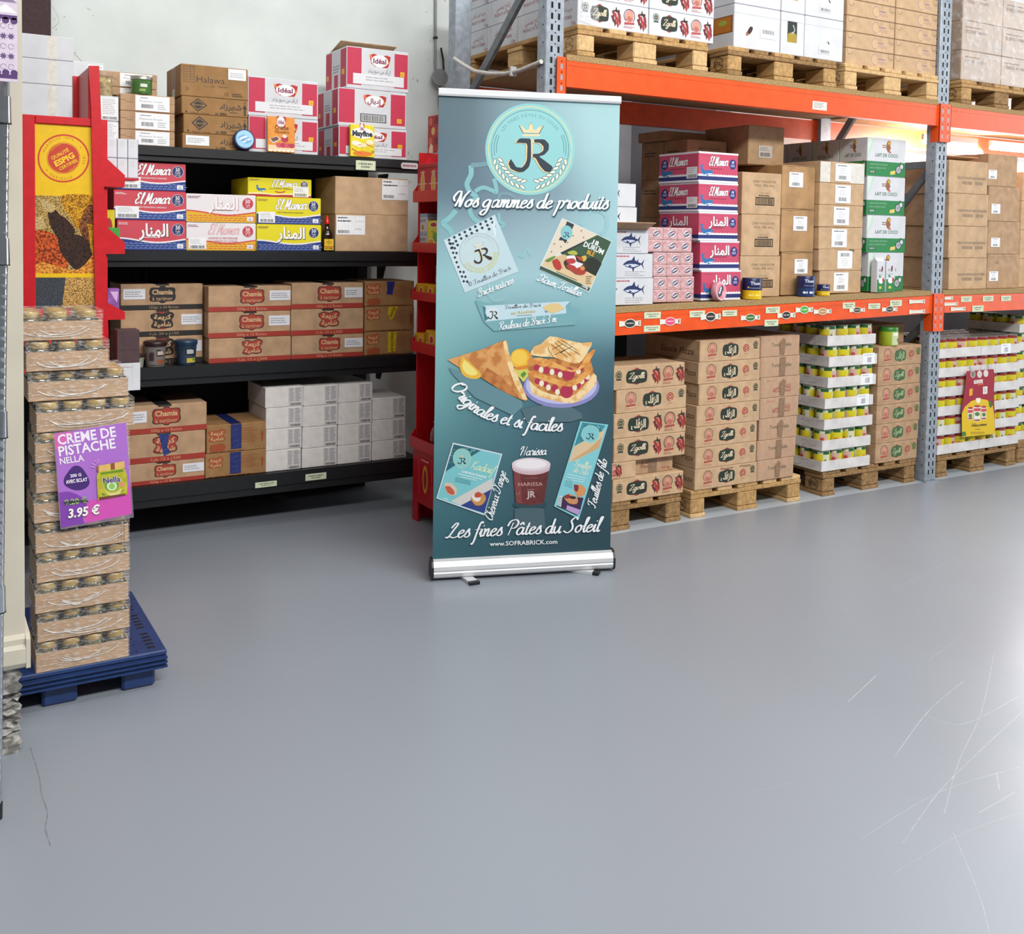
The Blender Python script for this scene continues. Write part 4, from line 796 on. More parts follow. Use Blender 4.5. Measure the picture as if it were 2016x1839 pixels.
def k_manar(kind):
    base, ink, wave, fleck, ring = {'red': ('#cb4654', '#f2f0f0', '#1f3c86', '#7f93c4', '#1f2c66'), 'white': ('#e4dfe2', '#c23a48', '#e0b022', '#cf4a3c', '#c23a48'), 'yellow': ('#dfd312', '#f2f0f0', '#21387f', '#7f93c4', '#1f2c66')}[kind]
    def f(c, i, n):
        P = c.F; ar = i == 0 if kind != 'white' else i == 1
        tunaish = kind == 'yellow' and i == 2
        P.rect(.004, .01, .996, .97, base)
        if tunaish:
            P.rect(.004, .01, .996, .14, '#a32a2c'); P.stroke([(.01, .16), (.2, .2), (.4, .14), (.7, .2), (.99, .15)], .05, '#ece8e4')
            whale(P, .2, .42, .16, '#2d6fae'); P.stroke([(.42, .3), (.5, .26), (.58, .32)], .06, '#c22a2c'); P.text('TUNA FLAKES', .52, .48, .07, '#30331c', w=.24)
        else:
            P.poly([(.004, .01)]+[(.004+.992*k/24, .36+.07*math.cos(k/24*5.4)) for k in range(25)]+[(.996, .01)], '#efe9e9' if kind != 'white' else '#cf4a3c')
            P.poly([(.004, .01)]+[(.004+.992*k/24, .31+.07*math.cos(k/24*5.4)) for k in range(25)]+[(.996, .01)], wave)
            for r_ in range(3):
                for k in range(14): P.k = 6; x = .03+.07*k+.02*(r_ % 2); y = .06+.08*r_; P.stroke([(x, y), (x+.03, y+.025), (x+.055, y+.0)], .025, fleck, smooth=False)
            P.k = 8; P.rect(.87, .07, .96, .22, '#e4e4ea'); P.poly([(.885, .09), (.915, .2), (.945, .09)], '#b9bccd')
        dark = '#3a2430' if kind == 'red' else '#2b2f55'
        if ar: 
            P.k = 9; P.text('\u0627\u0644\u0645\u0646\u0627\u0631', .53, .66, .4, dark if kind != 'white' else '#b98a8f', w=.44, bold=.05); P.text('\u0627\u0644\u0645\u0646\u0627\u0631', .525, .675, .4, ink if kind != 'white' else '#f2eeee', w=.43, bold=.03); P.lines(.36, .46, .7, .41, 1, ink if kind == 'red' else '#5a4a30')
        else:
            P.k = 9; x0 = .28 if not tunaish else .36
            if kind == 'white': P.script('El Manar', [(x0+.02, .58), (.74, .6)], ink, size=.19, wt=.3); P.script('El Manar', [(x0+.02, .58), (.74, .6)], '#efe4e4', size=.19, wt=.14); P.text('SARDINES DE M\u00c9DITERRAN\u00c9E', .52, .45, .07, ink, w=.42); P.text('AUX PIMENTS DE CAYENNE', .52, .34, .07, ink, w=.42)
            else: P.script('El Manar', [(x0, .55), (.76, .58)], dark, size=.185, wt=.46); P.k += 1; P.script('El Manar', [(x0, .55), (.76, .58)], ink, size=.185, wt=.32); P.text('MEDITERRANEAN SARDINES' if not tunaish else 'WITH CHILI', .52, .44, .055, ink if kind == 'red' else '#4a4a20', w=.4)
        P.circ(.88, .7, .2, '#e9e9ee' if kind != 'white' else '#d88a90'); P.circ(.88, .7, .19, ring)
        if ar: P.text('50', .88, .78, .13, '#e9e9ee', w=.07, bold=.02); P.text('\u0639\u0644\u0628\u0629', .88, .66, .09, '#e9e9ee', w=.07); P.text('125 g', .88, .57, .05, '#e9e9ee', w=.06)
        else: P.text('50', .88, .78, .13, '#e9e9ee', w=.06, bold=.02); P.text('CANS', .88, .66, .08, '#e9e9ee', w=.08); P.text('OF 125g', .88, .575, .05, '#e9e9ee', w=.08)
        P.lines(.02, .93, .2, .84, 2, ink if kind == 'red' else '#8a5a50', .4)
        lab = {'red': (i >= 1, .02, .06, .34, .46), 'white': (i == 0, .03, .05, .28, .45), 'yellow': (i == 1, .03, .05, .28, .45)}[kind]
        if tunaish: lab = (True, .7, .05, .95, .6)
        if lab[0]:
            p = c.part('paper_label', k=95); p.rect(*lab[1:], PAPER); w, h = lab[3]-lab[1], lab[4]-lab[2]; p.bars(lab[1]+.1*w, lab[2]+.06*h, lab[3]-.1*w, lab[2]+.34*h); p.lines(lab[1]+.1*w, lab[4]-.1*h, lab[3]-.2*w, lab[2]+.45*h, 4, '#9a9da3', .3)
    return f
def whale(P, cx, cy, s, m, f=1):
    a = P.w/P.h if not P.H else 1
    def q(l): return [(cx+s*x*f, cy+s*y*a*.72) for x, y in l]
    P.poly(q([(-.5, .42), (-.34, .5), (-.2, .42), (-.3, .36), (-.28, .2), (-.1, .05), (.3, .12), (.5, -.02), (.45, -.2), (.1, -.32), (-.25, -.26), (-.42, -.02), (-.42, .28)]), m)
    P.poly(q([(.46, -.14), (.2, -.27), (-.15, -.27), (.1, -.17)]), '#dfe6ee'); P.poly(q([(.05, -.2), (.0, -.42), (.18, -.26)]), m)
def k_bigbrown(c, i, n):
    c.F.stroke([(.2, .5), (.21, .47)], .006, '#5d452e')
    b = (.63, .42, 1.0, .97) if i == 1 else (.01, .45, .4, .97)
    p = c.part('paper_label'); p.rect(*b, PAPER); w, h = b[2]-b[0], b[3]-b[1]
    p.lines(b[0]+.05*w, b[3]-.08*h, b[0]+.5*w, b[3]-.16*h, 1, '#4d4f55', .8); p.lines(b[0]+.05*w, b[3]-.25*h, b[0]+.65*w, b[3]-.33*h, 1, '#33353a', .8); p.bars(b[0]+.06*w, b[1]+.08*h, b[0]+.45*w, b[1]+.24*h); p.text('21/07/26', b[0]+.75*w, b[1]+.3*h, .04, '#44464c'); p.stroke([(b[0]+.65*w, b[3]-.05*h), (b[0]+.65*w, b[3]-.3*h), (b[2]-.02*w, b[3]-.3*h)], .008, '#9a9da3', smooth=False)
def chamia_logo(P, cx, cy, s, fill, rim, ar):
    """lozenge of joined lobes behind the lettering"""
    a = P.h/P.w
    pts = [(-1.45, .55), (-1.2, .8), (-.4, .8), (-.3, .98), (.3, .98), (.4, .8), (1.2, .8), (1.45, .55), (1.42, .1), (1.5, -.2), (1.42, -.6), (1.1, -.82), (.45, -.85), (.2, -1.02), (-.2, -1.02), (-.45, -.85), (-1.2, -.85), (-1.48, -.6), (-1.4, -.2), (-1.5, .1)]
    if ar: pts = [(-1.3, .7), (-.6, .9), (0, .75), (.7, 1.0), (1.25, .75), (1.2, .3), (.95, .05), (1.15, -.3), (1.1, -.75), (.4, -.9), (0, -.8), (-.5, -.95), (-1.25, -.75), (-1.1, -.3), (-.95, 0), (-1.3, .3)]
    sm = spline(pts+[pts[0]], 3)[:-1]
    P.poly([(cx+x*s*a, cy+y*s) for x, y in sm], rim); P.poly([(cx+x*s*a*.93, cy+y*s*.9) for x, y in sm], fill)
    tx = '#c9a57b'
    if ar: P.text('\u0643\u0631\u064a\u0645\u0629', cx, cy+.4*s, .5*s, tx, w=1.9*s*a, bold=.04); P.text('\u0634\u0627\u0645\u064a\u0629', cx, cy-.42*s, .5*s, tx, w=1.9*s*a, bold=.04)
    else: P.text('Chamia', cx, cy+.28*s, .55*s, tx, w=2.35*s*a, bold=.035); P.text('\u00e0 tartiner', cx, cy-.48*s, .45*s, tx, w=2.3*s*a)
def k_chamia(spec):
    """spec: per box from the bottom: (ink, arabic, paper label side or None, tape)"""
    def f(c, i, n):
        P = c.F; ink, ar, lab, tp = spec[i]
        red = ink == 'r'; band = '#a03327' if red else '#221f1e'
        P.rect(.002, .01, .998, .2, band)
        t = ('\u200e'+shape_ar('\u0639\u0644\u0628\u0629')+(' 12 x \u063a500' if red else ' 24 x \u063a150')) if ar else ('500g x 12 Boites' if red else '150gr x 24 Boites')
        P.text(t, .52, .105, .1, '#c79a72' if red else '#a08463', w=.36)
        if not red and ar: P.circ(.5, .62, .36, '#8c3a2c')
        chamia_logo(P, .5 if not red or n != 3 else .52, .6, .33, '#a33a2b' if red else '#2a2422', '#2a1d1a' if red else '#191616', ar)
        P.rect(.42, .94, .58, .99, '#1d1b1a')
        if c.b[3] < 1.4: c.T.rect(.4, .0, .58, .998, '#1d1b1a')
        if lab:
            x0 = .03 if lab == 'l' else .73
            p = c.part('paper_label'); p.rect(x0, .42, x0+.26, .82, '#dcdde2'); p.lines(x0+.02, .74, x0+.24, .5, 3, '#7f828a', .35)
        if tp:
            p = c.part('blue_tape'); p.poly([(.44, .98), (.56, .98), (.54, .5), (.58, .3), (.5, .2), (.47, .55)], M('blue_tape', '#2b3a78', .4, var=.2, scale=60))
    return f
def k_choc(tapes):
    def f(c, i, n):
        P = c.F; I = '#9c4a26'
        big = i == n-1 or n == 3
        chamia_logo(P, .17, .68 if n == 3 else .62, .24, '#a5512c', '#8f4424', True)
        if n == 3 and i == 1: pass
        else: P.poly(spline([(.06, .3), (.28, .32), (.3, .1), (.16, .06), (.05, .1), (.06, .3)], 3), I) if n == 3 or i == 1 else None
        P.lines(.58, .85, .9, .3, 7, I, .22, .5); P.poly([(.92, .3), (.92, .55), (.905, .55), (.935, .72), (.965, .55), (.95, .55), (.95, .3)], I)
        P.lines(.04, .06, .9, .02, 1, '#7a3a20', .6)
        kind = tapes[i]
        if kind == 'blue_long':
            p = c.part('blue_tape'); p.rect(.4, .1, .58, .99, M('blue_packing_tape', '#25306e', .35, var=.1)); 
            for yy in (.2, .4, .6, .8): p.stroke([(.44, yy-.05), (.48, yy+.02), (.5, yy-.02), (.54, yy+.04)], .012, '#46528c'); p.k -= 1
            if i == n-1: q = c.part('blue_tape', 'T'); q.rect(.4, 0, .58, .998, MATS['blue_packing_tape'])
        elif kind == 'blue': p = c.part('blue_tape'); p.poly([(.43, .99), (.6, .99), (.55, .45), (.43, .5), (.45, .7)], M('blue_tape2', '#26307a', .35, var=.15, scale=50))
        else:
            p = c.part('yellow_tape'); h0 = .1 if i == 0 else .55; p.poly([(.46, h0), (.62, h0+.02), (.64, .99), (.47, .99)] if i == 0 else [(.5, .45), (.56, .5), (.66, .99), (.47, .99), (.46, .7)], M('yellow_tape', '#c9ad1e', .4, var=.08)); p.text('CHOCOLAT' if i == 0 else 'HOCO', .55, .54 if i == 0 else .76, .12, '#1d1a12', w=.9*(c.b[3]-c.b[2])/(c.b[1]-c.b[0]) if i == 0 else .2, rot=-90 if i == 0 else 65, bold=.02)
    return f
def k_milk(c, i, n):
    P = c.F; P.rect(.6, .03, .97, .95, '#d2cfce'); P.lines(.64, .92, .76, .25, 9, '#5a5a60', .35); P.lines(.79, .92, .95, .25, 10, '#6a6a70', .4); P.bars(.66, .06, .95, .17); P.stroke([(.63, .22), (.63, .93)], .006, '#77777c', smooth=False)
def tuna_fish(P, cx, cy, s, I='#22305f'):
    a = P.w/P.h
    def q(l): return [(cx+s*x, cy+s*y*a) for x, y in l]
    P.poly(spline(q([(-.5, 0), (-.3, .13), (0, .16), (.25, .07), (.36, .02), (.25, -.06), (0, -.14), (-.3, -.1), (-.5, 0)]), 3), I)
    P.poly(q([(-.44, -.02), (-.2, .02), (.1, .01), (.25, -.03), (0, -.1), (-.3, -.07)]), '#c9d0e2')
    P.poly(q([(.33, .02), (.5, .2), (.42, .0), (.5, -.2)]), I); P.poly(q([(-.12, .13), (.02, .32), (.06, .14)]), I); P.poly(q([(.12, .1), (.22, .22), (.2, .08)]), I); P.poly(q([(-.1, -.1), (-.02, -.3), (.04, -.12)]), I); P.poly(q([(-.24, .0), (-.08, -.06), (-.2, -.1)]), I)
def k_tuna(c, i, n):
    P = c.F; big = n == 3
    tuna_fish(P, .62 if big else .4, .56, .42)
    P.lines(.2, .93, .55, .86, 1, '#b0454f', .7, .1)
    if big: P.lines(.45, .3, .85, .06, 3, '#7d818c', .25); P.lines(.22, .72, .3, .56, 2, '#2b3a6a', .6); P.ell(.16, .3, .05, .22, '#24306c')
    c.T.rect(.0, .0, .99, .99, '#dcdde0')
def k_pinkman(c, i, n):
    ar = i < 3
    for P, L in ((c.F, 0), (c.Lf, 1)):
        P.rect(.0, .0, 1, .07, '#dfe0e6'); P.rect(.0, .94, 1, 1, '#dfe0e6')
        P.rect(.0, .07, 1, .23, '#23306f'); P.poly([(0, .2)]+[(k/30, .25+(.03 if k % 2 else 0)) for k in range(31)]+[(1, .2)], '#ece9ee')
        if L and ar: P.rect(.7, .2, 1, .94, '#c54a68')
        whale(P, .2, .36, .34, '#2f6fa8')
        if ar: P.k = 8; P.text('\u0627\u0644\u0645\u0646\u0627\u0631', .5, .66, .3, '#3a2430', w=.5, bold=.05); P.text('\u0627\u0644\u0645\u0646\u0627\u0631', .495, .672, .3, '#f0eef0', w=.49, bold=.03); P.lines(.35, .48, .68, .42, 1, '#8a3048')
        else: P.k = 8; P.script('El Manar', [(.25, .55), (.72, .58)], '#3a2430', size=.15, wt=.5); P.k += 1; P.script('El Manar', [(.25, .55), (.72, .58)], '#f0eef0', size=.15, wt=.32); P.lines(.3, .48, .75, .43, 1, '#7a2a40')
        P.k = 10; cx = .86 if not L else .15
        P.ell(cx, .63, .09, .17, '#2a2f74'); P.text('48', cx, .7, .09, '#e9e9ee', w=.07); P.lines(cx-.05, .63, cx+.05, .54, 2, '#c9cbe0', .5, 0); P.lines(.05, .88, .35, .85, 1, '#9a3a54')
    if not ar:
        p = c.part('paper_label', 'L', 95); p.rect(.72, .12, .98, .5, PAPER); p.bars(.75, .14, .96, .25); p.lines(.75, .47, .92, .3, 3, '#9a9da3', .3)
def k_thon(c, i, n):
    P = c.F; I = '#3d2f22'
    P.text('237069 THON ENTIER', .56, .79, .055, I, w=.58); P.text('HUILE - PNE: 600 g', .56, .7, .055, I, w=.5); P.text('Import\u00e9 par', .56, .52, .03, I, w=.22); P.lines(.42, .48, .7, .43, 1, I, .6, .05)
    P.rect(.34, .22, .82, .42, '#1f1812'); P.rect(.36, .245, .8, .395, '#a88a63'); P.bars(.38, .25, .78, .39, '#1f1812', 26)
def k_crump(c, i, n):
    for k in range(3): y = .2+.3*k+.05*i; c.F.stroke([(.05+.1*k, y), (.3, y+.03), (.5+.1*k, y-.02)], .006, '#8a6a48'); 
    c.F.stroke([(0, .985), (.3, .965), (.6, .99), (1, .975)], .012, '#6d5238')
    xs = (.4, .35, .2)[i]; white_label(c, xs, .5, xs+.42, .84)
def k_label6(c, i, n):
    xs = (.33, .42, .28, .32, .34, .33)[i]; white_label(c, xs, .1, xs+.35, .93, bar_top=i == 1)
    if i == 5: c.F.rect(.0, .03, .22, .97, TAPEW); c.F.rect(.68, .03, 1, .97, TAPEW)
    if i == 1: c.F.poly([(.69, .99), (.82, .99), (.8, .88), (.74, .86)], '#4d3a26')
def k_coco(c, i, n):
    G = '#1c7d40'
    for P, S in ((c.F, 0), (c.Lf, 1)):
        P.rect(.003, .01, .997, .39, G); P.poly([(.003, .39), (.2, .98), (.003, .98)], '#bcd2c2'); P.poly([(.003, .55), (.13, .98), (.003, .98)], '#cddbd2')
        P.text('LAIT DE COCO', .5, .56, .085, '#215c38', w=.58, bold=.02)
        P.poly(spline([(.48, .76), (.5, .9), (.55, .95), (.6, .9), (.58, .82), (.6, .76), (.55, .64), (.5, .7), (.48, .76)], 3), '#8a5a26'); P.poly([(.52, .92), (.58, .92), (.6, .86), (.53, .84)], '#c9a022'); P.poly([(.54, .74), (.58, .68), (.62, .63), (.56, .62)], '#c25548'); P.lines(.38, .84, .52, .74, 2, '#8d5a48', .5)
        P.ell(.82, .2, .075, .11, '#3c4246'); P.ell(.82, .2, .06, .09, '#aeb4b8'); P.ell(.9, .29, .055, .08, '#3c4246'); P.ell(.9, .29, .04, .06, '#c5cacc'); P.ell(.82, .2, .035, .05, '#8f979c'); P.poly([(.84, .37), (.9, .36), (.88, .42)], '#2a6a3a')
        P.poly([(.6, .06), (.73, .08), (.74, .18), (.61, .15)], '#d5c268'); P.text('SANS AR\u00d4ME ARTIFICIEL', .3, .31, .04, '#9fc2aa', w=.46); P.text('SANS CONSERVATEUR', .28, .22, .04, '#9fc2aa', w=.42); P.rect(.06, .08, .22, .15, '#173c24'); P.bars(.075, .09, .2, .14, '#b5c5ba', 10)
def k_bay2(c, i, n):
    P = c.F; I = '#6d5a46'
    P.bars(.22, .44, .96, .52, I, 40); P.bars(.34, .28, .6, .38, I, 16); P.bars(.68, .28, .88, .38, I, 12)
def k_bay2b(c, i, n):
    xs = (.05, .09, .09, .0)[i]; white_label(c, max(xs, .01), .22, max(xs, .01)+.28, .5)
    if i == 0: c.F.stroke([(.03, .86), (.08, .96), (.12, .84), (.16, .95), (.2, .86)], .008, '#5b4a3a'); c.F.text('500g', .3, .76, .07, '#5b4a3a', shear=.3); c.F.stroke([(.3, .9), (.4, .94), (.5, .88), (.62, .95), (.75, .9)], .008, '#5b4a3a')
DG = '#222e24'
def zg_logo(P, cx, cy, w, h, ar, green=DG, faded=False):
    P.poly([(cx-w*.36, cy+h*.42), (cx, cy+h*.72), (cx+w*.36, cy+h*.42)], '#93322f'); P.poly([(cx-w*.36, cy-h*.42), (cx, cy-h*.66), (cx+w*.36, cy-h*.42)], '#93322f')
    P.poly(spline([(cx-w*.42, cy+h*.48), (cx, cy+h*.58), (cx+w*.42, cy+h*.48), (cx+w*.5, cy+h*.2), (cx+w*.5, cy-h*.2), (cx+w*.42, cy-h*.48), (cx, cy-h*.56), (cx-w*.42, cy-h*.48), (cx-w*.5, cy-h*.2), (cx-w*.5, cy+h*.2), (cx-w*.42, cy+h*.48)], 3), green)
    t = '#d3c3a6' if not faded else '#9fae80'
    if ar: P.text('\u0627\u0644\u0632\u06a4\u0644\u064a', cx, cy+.02*h, h*.6, t, w=w*.72, bold=.04)
    else: P.script('Zgolli', [(cx-w*.38, cy-h*.16), (cx+w*.36, cy-h*.14)], t, size=h*.235, wt=.28)
def zg_seal(P, cx, cy, r, I='#2b3a2c'):
    P.arc(cx, cy, r, 0, 360, r*.22, I, 24); P.circ(cx, cy, r*.7, I); P.text('50', cx, cy, r*.5, '#b9a37d', bold=.02); a = P.h/P.w; P.poly([(cx-r*a, cy-r*1.35), (cx+r*a, cy-r*1.35), (cx+r*.7*a, cy-r*1.0), (cx-r*.7*a, cy-r*1.0)], I)
def zg_lady(P, cx, cy, r, red='#a1463c', skin='#bd7f69'):
    a = P.h/P.w; P.ell(cx, cy, r*.82*a, r, skin); P.ell(cx, cy+r*.1, r*.45*a, r*.6, '#c9967c'); P.poly([(cx-r*.6*a, cy-r*.4), (cx-.1*r*a, cy+r*.1), (cx+.3*r*a, cy-r*.1), (cx+r*.62*a, cy-r*.5), (cx, cy-r*.9)], '#b4685a')
    P.arc(cx, cy+r*.05, r*1.05, -50, 230, r*.12, '#4a4030', 26); P.poly([(cx-r*a, cy-r*1.35), (cx+r*a, cy-r*1.2), (cx+r*.95*a, cy-r*.85), (cx, cy-r*1.0), (cx-r*.95*a, cy-r*.95)], red); P.lines(cx-r*1.1*a, cy-r*1.5, cx+r*1.1*a, cy-r*1.9, 2, red, .3)
def zg_chili(P, cx, cy, h):
    a = P.h/P.w
    for k, (dx, dy) in enumerate(((-.16, .1), (.12, .16), (-.05, .0), (.18, -.02), (-.2, -.12), (.05, -.16), (.2, -.22), (-.08, -.3), (.08, -.36))):
        x, y = cx+dx*h*a, cy+dy*h; P.poly([(x-.1*h*a, y+.14*h), (x+.06*h*a, y+.17*h), (x+.1*h*a, y-.02*h), (x+.02*h*a, y-.17*h), (x-.03*h*a, y-.0*h)], ('#8c2428', '#641a20', '#a5332e')[k % 3])
    P.poly([(cx-.22*h*a, cy+.28*h), (cx-.05*h*a, cy+.3*h), (cx, cy+.48*h), (cx+.06*h*a, cy+.3*h), (cx+.26*h*a, cy+.3*h), (cx+.05*h*a, cy+.2*h)], '#2c2a22')
def zg_tick(P, cx, cy, r):
    P.arc(cx, cy, r, -60, 270, r*.28, '#a63a34', 24); P.circ(cx, cy, r*.66, '#a63a34'); P.stroke([(cx-r*.3*P.h/P.w, cy+r*.05), (cx-.05*r*P.h/P.w, cy-r*.28), (cx+r*.4*P.h/P.w, cy+r*.35)], r*.22, '#d3c3a6', smooth=False); P.lines(cx-.1*P.h/P.w, cy-r*1.5, cx+.18*P.h/P.w, cy-r*1.75, 1, '#a63a34')
def zg_wide(P, ar):
    zg_seal(P, .09, .62, .16); zg_logo(P, .33, .52, .28, .52, ar); zg_chili(P, .595, .55, .8); zg_lady(P, .765, .6, .26); zg_chili(P, .93, .55, .8)
def zg_qual(P, ar, green=DG, hand=False, order=0, faded=False):
    if order == 0: zg_lady(P, .2, .6, .26); zg_logo(P, .5, .5, .26, .52, ar, green, faded); zg_tick(P, .76, .55, .17); zg_seal(P, .92, .7, .14, '#2b3a2c' if not faded else '#3f6d35')
    if hand: P.text('Sauce', .5, .9, .1, '#4a3c2e', w=.2, shear=.4); P.text('Pizza', .8, .9, .1, '#4a3c2e', w=.18, shear=.4)
def k_zg1(c, i, n):
    a = (0, 0, 0, 1, 1, 0)
    if i == 0: zg_wide(c.F, False)
    elif i == 1: zg_lady(c.F, .13, .6, .3); zg_chili(c.F, .3, .55, .9)
    elif i == 4: zg_qual(c.F, True)
    else: zg_wide(c.F, i == 3)
def k_zg2(c, i, n): zg_qual(c.F, i == 0 or i > 2, hand=i == 0); c.Lf.text('Sauce Pizza', .6, .45, .3, '#4a3527', w=.6, shear=.3) if i == 6 else c.Lf.text('Pizza', .86, .5, .26, '#4a3527', w=.2, shear=.3)
def k_zg3(c, i, n):
    zg_qual(c.F, i == 5, '#40603a', faded=True)
def k_tom(c, i, n):
    P = c.F
    if i in (3, 4): P.text('24 1/2', .25, .83, .11, '#a5443c', w=.2); P.text('\u0625\u0646\u062a\u0627\u062c \u062a\u0648\u0646\u0633\u064a', .55, .52, .22, '#a5443c', w=.45, bold=.02); P.text('PRODUCT OF TUNISIA', .54, .3, .1, '#a5443c', w=.45)
    else: P.text('Tomate Pel\u00e9e', .53, .58, .17, '#3f4a33', w=.5, bold=.01)
    p = c.part('brown_tape'); xs = .47; p.poly([(xs, .02), (xs+.15, .03), (xs+.16, .97), (xs+.01, .96)] if i % 2 else [(xs+.01, .1), (xs+.13, .06), (xs+.16, .8), (xs+.1, .9), (xs, .7)], TAPE)
def k_tan(c, i, n):
    P = c.F; P.text('\u0647\u0631\u064a\u0633\u0629', .75, .85, .16, '#8a3c30', w=.22); P.text('\u0625\u0646\u062a\u0627\u062c', .35, .7, .2, '#8a3c30', w=.25); P.text('TUNISIA', .35, .42, .12, '#8a3c30', w=.3); P.text('24 kg', .82, .25, .14, '#a5443c', w=.2); c.part('brown_tape').rect(.4, .02, .6, .98, TAPE)
def k_upz(c, i, n):
    P = c.F; zg_seal(P, .1, .7, .14, '#3b463c'); zg_logo(P, .3, .52, .25, .5, False, '#1f2b22'); zg_chili(P, .53, .5, .8); zg_lady(P, .72, .58, .24, '#b04a4a', '#cf8a86'); zg_chili(P, .9, .5, .8); k_tunisia(c, i, n)
def k_tunisia(c, i, n):
    P = c.Lf; I = '#a0454a'
    P.text('\u0625\u0646\u062a\u0627\u062c \u062a\u0648\u0646\u0633\u064a', .5, .66, .2, I, w=.5) if i % 2 else P.text('\u0647\u0631\u064a\u0633\u0629 \u0627\u0644\u0648\u0637\u0646 \u0627\u0644\u0642\u0628\u0644\u064a'.replace('\u0637', '\u062a').replace('\u0642', '\u0641'), .5, .66, .16, I, w=.62)
    P.text('PRODUCT OF TUNISIA', .5, .36, .13, I, w=.62); P.text('12 kg', .86, .12, .13, I, w=.14)
def k_crate(v):
    def f(c, i, n):
        P = c.F; P.rect(.0, .79, 1, .8, '#a9acb0')
        if v == 0: P.poly(spline([(.28, .4), (.34, .52), (.4, .5), (.36, .38), (.28, .3), (.25, .34), (.28, .4)], 3), '#3a1f18'); P.poly([(.25, .34), (.28, .3), (.33, .34), (.29, .38)], '#a8653f'); p = c.part('paper_label'); p.rect(.56, .3, .9, .52, PAPER); p.bars(.6, .4, .86, .5); c.Lf.rect(.25, .35, .97, .75, '#8f4f16'); c.Lf.rect(.3, .38, .58, .72, '#c9862a'); c.Lf.rect(.62, .38, .94, .72, '#b8701f'); c.Lf.ell(.42, .6, .08, .06, '#9aa83a'); c.Lf.ell(.78, .6, .08, .06, '#9aa83a'); P.rect(.04, .84, .96, .98, '#d2d3d6')
        elif v == 1: P.rect(.27, .3, .68, .8, '#2a2f2a'); P.poly([(.27, .3), (.68, .3), (.66, .5), (.5, .56), (.3, .5)], '#a38a2a'); P.stroke([(.5, .72), (.58, .6), (.46, .5)], .03, '#a9b4c2')
        else: P.poly([(.58, .46), (.62, .45), (.65, .38), (.61, .4)], '#1c1a18'); p = c.part('paper_label'); p.rect(.36, .14, .66, .34, PAPER); p.bars(.38, .16, .64, .24)
    return f
def k_upc(c, i, n):
    P = c.F; I = '#55402b'
    P.stroke([(.02, .98), (.03, .7), (.05, .62), (.1, .62), (.14, .8)], .025, I); P.stroke([(.88, .98), (.89, .7), (.92, .62), (.97, .62), (.99, .7)], .025, I); P.stroke([(0.0, .985), (1, .985)], .03, '#6d5336', smooth=False)
    P.arc(.6, .5, .34, 60, 300, .035, '#8f7388', 20); P.lines(.66, .62, .82, .5, 1, '#8f7388', .7); P.stroke([(.66, .25), (.7, .4), (.74, .25), (.78, .42), (.82, .25), (.84, .45)], .03, '#8f7388')
def k_upd(c, i, n):
    P = c.F; P.lines(.08, .82, .62, .76, 1, '#7d6a5c', .6); P.bars(.08, .58, .34, .7, '#7d6a5c', 14); P.bars(.38, .6, .62, .7, '#7d6a5c', 10)
BROWNW = M('film_wrapped_cardboard', '#a68e79', .3, var=.08, scale=10, coat=.4)
# ------------------------------------------------------------------ placing the cartons
def ordn(i, n):
    """place in a stack, counted from the bottom"""
    if n == 1: return 'single'
    if n == 2: return ('lower', 'upper')[i]
    if i == 0: return 'bottom'
    if i == n-1: return 'topmost'
    if n == 3: return 'middle'
    fb = ('', 'second', 'third', 'fourth', 'fifth', 'sixth')
    if i <= n-1-i: return fb[i]+' from bottom'
    return {1: 'second', 2: 'third', 3: 'fourth'}[n-1-i]+' from top'
def put(key, name, painter, mat, text, group, depth=None, yshift=0, base=None, idx=None, cat='box', seam=True, zfix=0):
    rows = L[key]; n = len(rows); out = []
    for i, (x0, x1, z0, z1, yf, d) in enumerate(rows):
        if i == 0 and base is not None: z0 = base
        m = mat[i] if isinstance(mat, (list, tuple)) else mat
        lab = text[i] if isinstance(text, (list, tuple)) else text.replace('#', ordn(i, n))
        c = Carton(name, x0, x1, z0, z1, yf+yshift, depth or d, lab, group, m, cat, seam=seam)
        painter(c, i, n); out.append(c.done())
    return out
S1, S2, S3, S4 = 1.8348, 1.3578, .8198, .2678
L['blackch'] = [(r[0], min(r[1], 1.203), *r[2:]) for r in L['blackch']]
put('white_plain', 'white_carton', k_plain, WHITE, 'plain white carton, # of the stack under the plum panel', 'plain white cartons on the top shelf', base=S1, depth=.3)
L['white_side'] = [(a, b, c, d, 5.0, .2) for a, b, c, d, y, e in L['white_side']]
put('white_side', 'white_carton', k_whiteside, WHITE, 'narrow white carton with a printed sheet, # behind the nut jar', 'narrow white cartons on the top shelf', base=S1)
put('pist_low', 'pistachio_carton', k_pist, CARD, 'flat brown carton with barcode label, # of the three below the green jar', 'flat labelled cartons on the top shelf', base=S1)
L['pist_up'] = [(a, b, L['pist_low'][2][3]+.001 if i == 0 else z0, z1, y+.1, .2) for i, (a, b, z0, z1, y, d) in enumerate(L['pist_up'])]
put('pist_up', 'pistachio_carton', k_pist, CARD, 'flat brown carton with barcode label, # of the two behind the green jar', 'flat labelled cartons on the top shelf')
L['white_mid'] = [(.655, .805, z0, z1, 4.845, .15) for a, b, z0, z1, y, d in L['white_mid']]
put('white_mid', 'white_carton', k_whiteside, WHITE, 'small white carton with a printed sheet, # of the pair under the nut jar', 'narrow white cartons on the top shelf', base=S1)
def fixstack(key, dy): L[key] = [(a, b, c, d, y+dy, e) for a, b, c, d, y, e in L[key]]
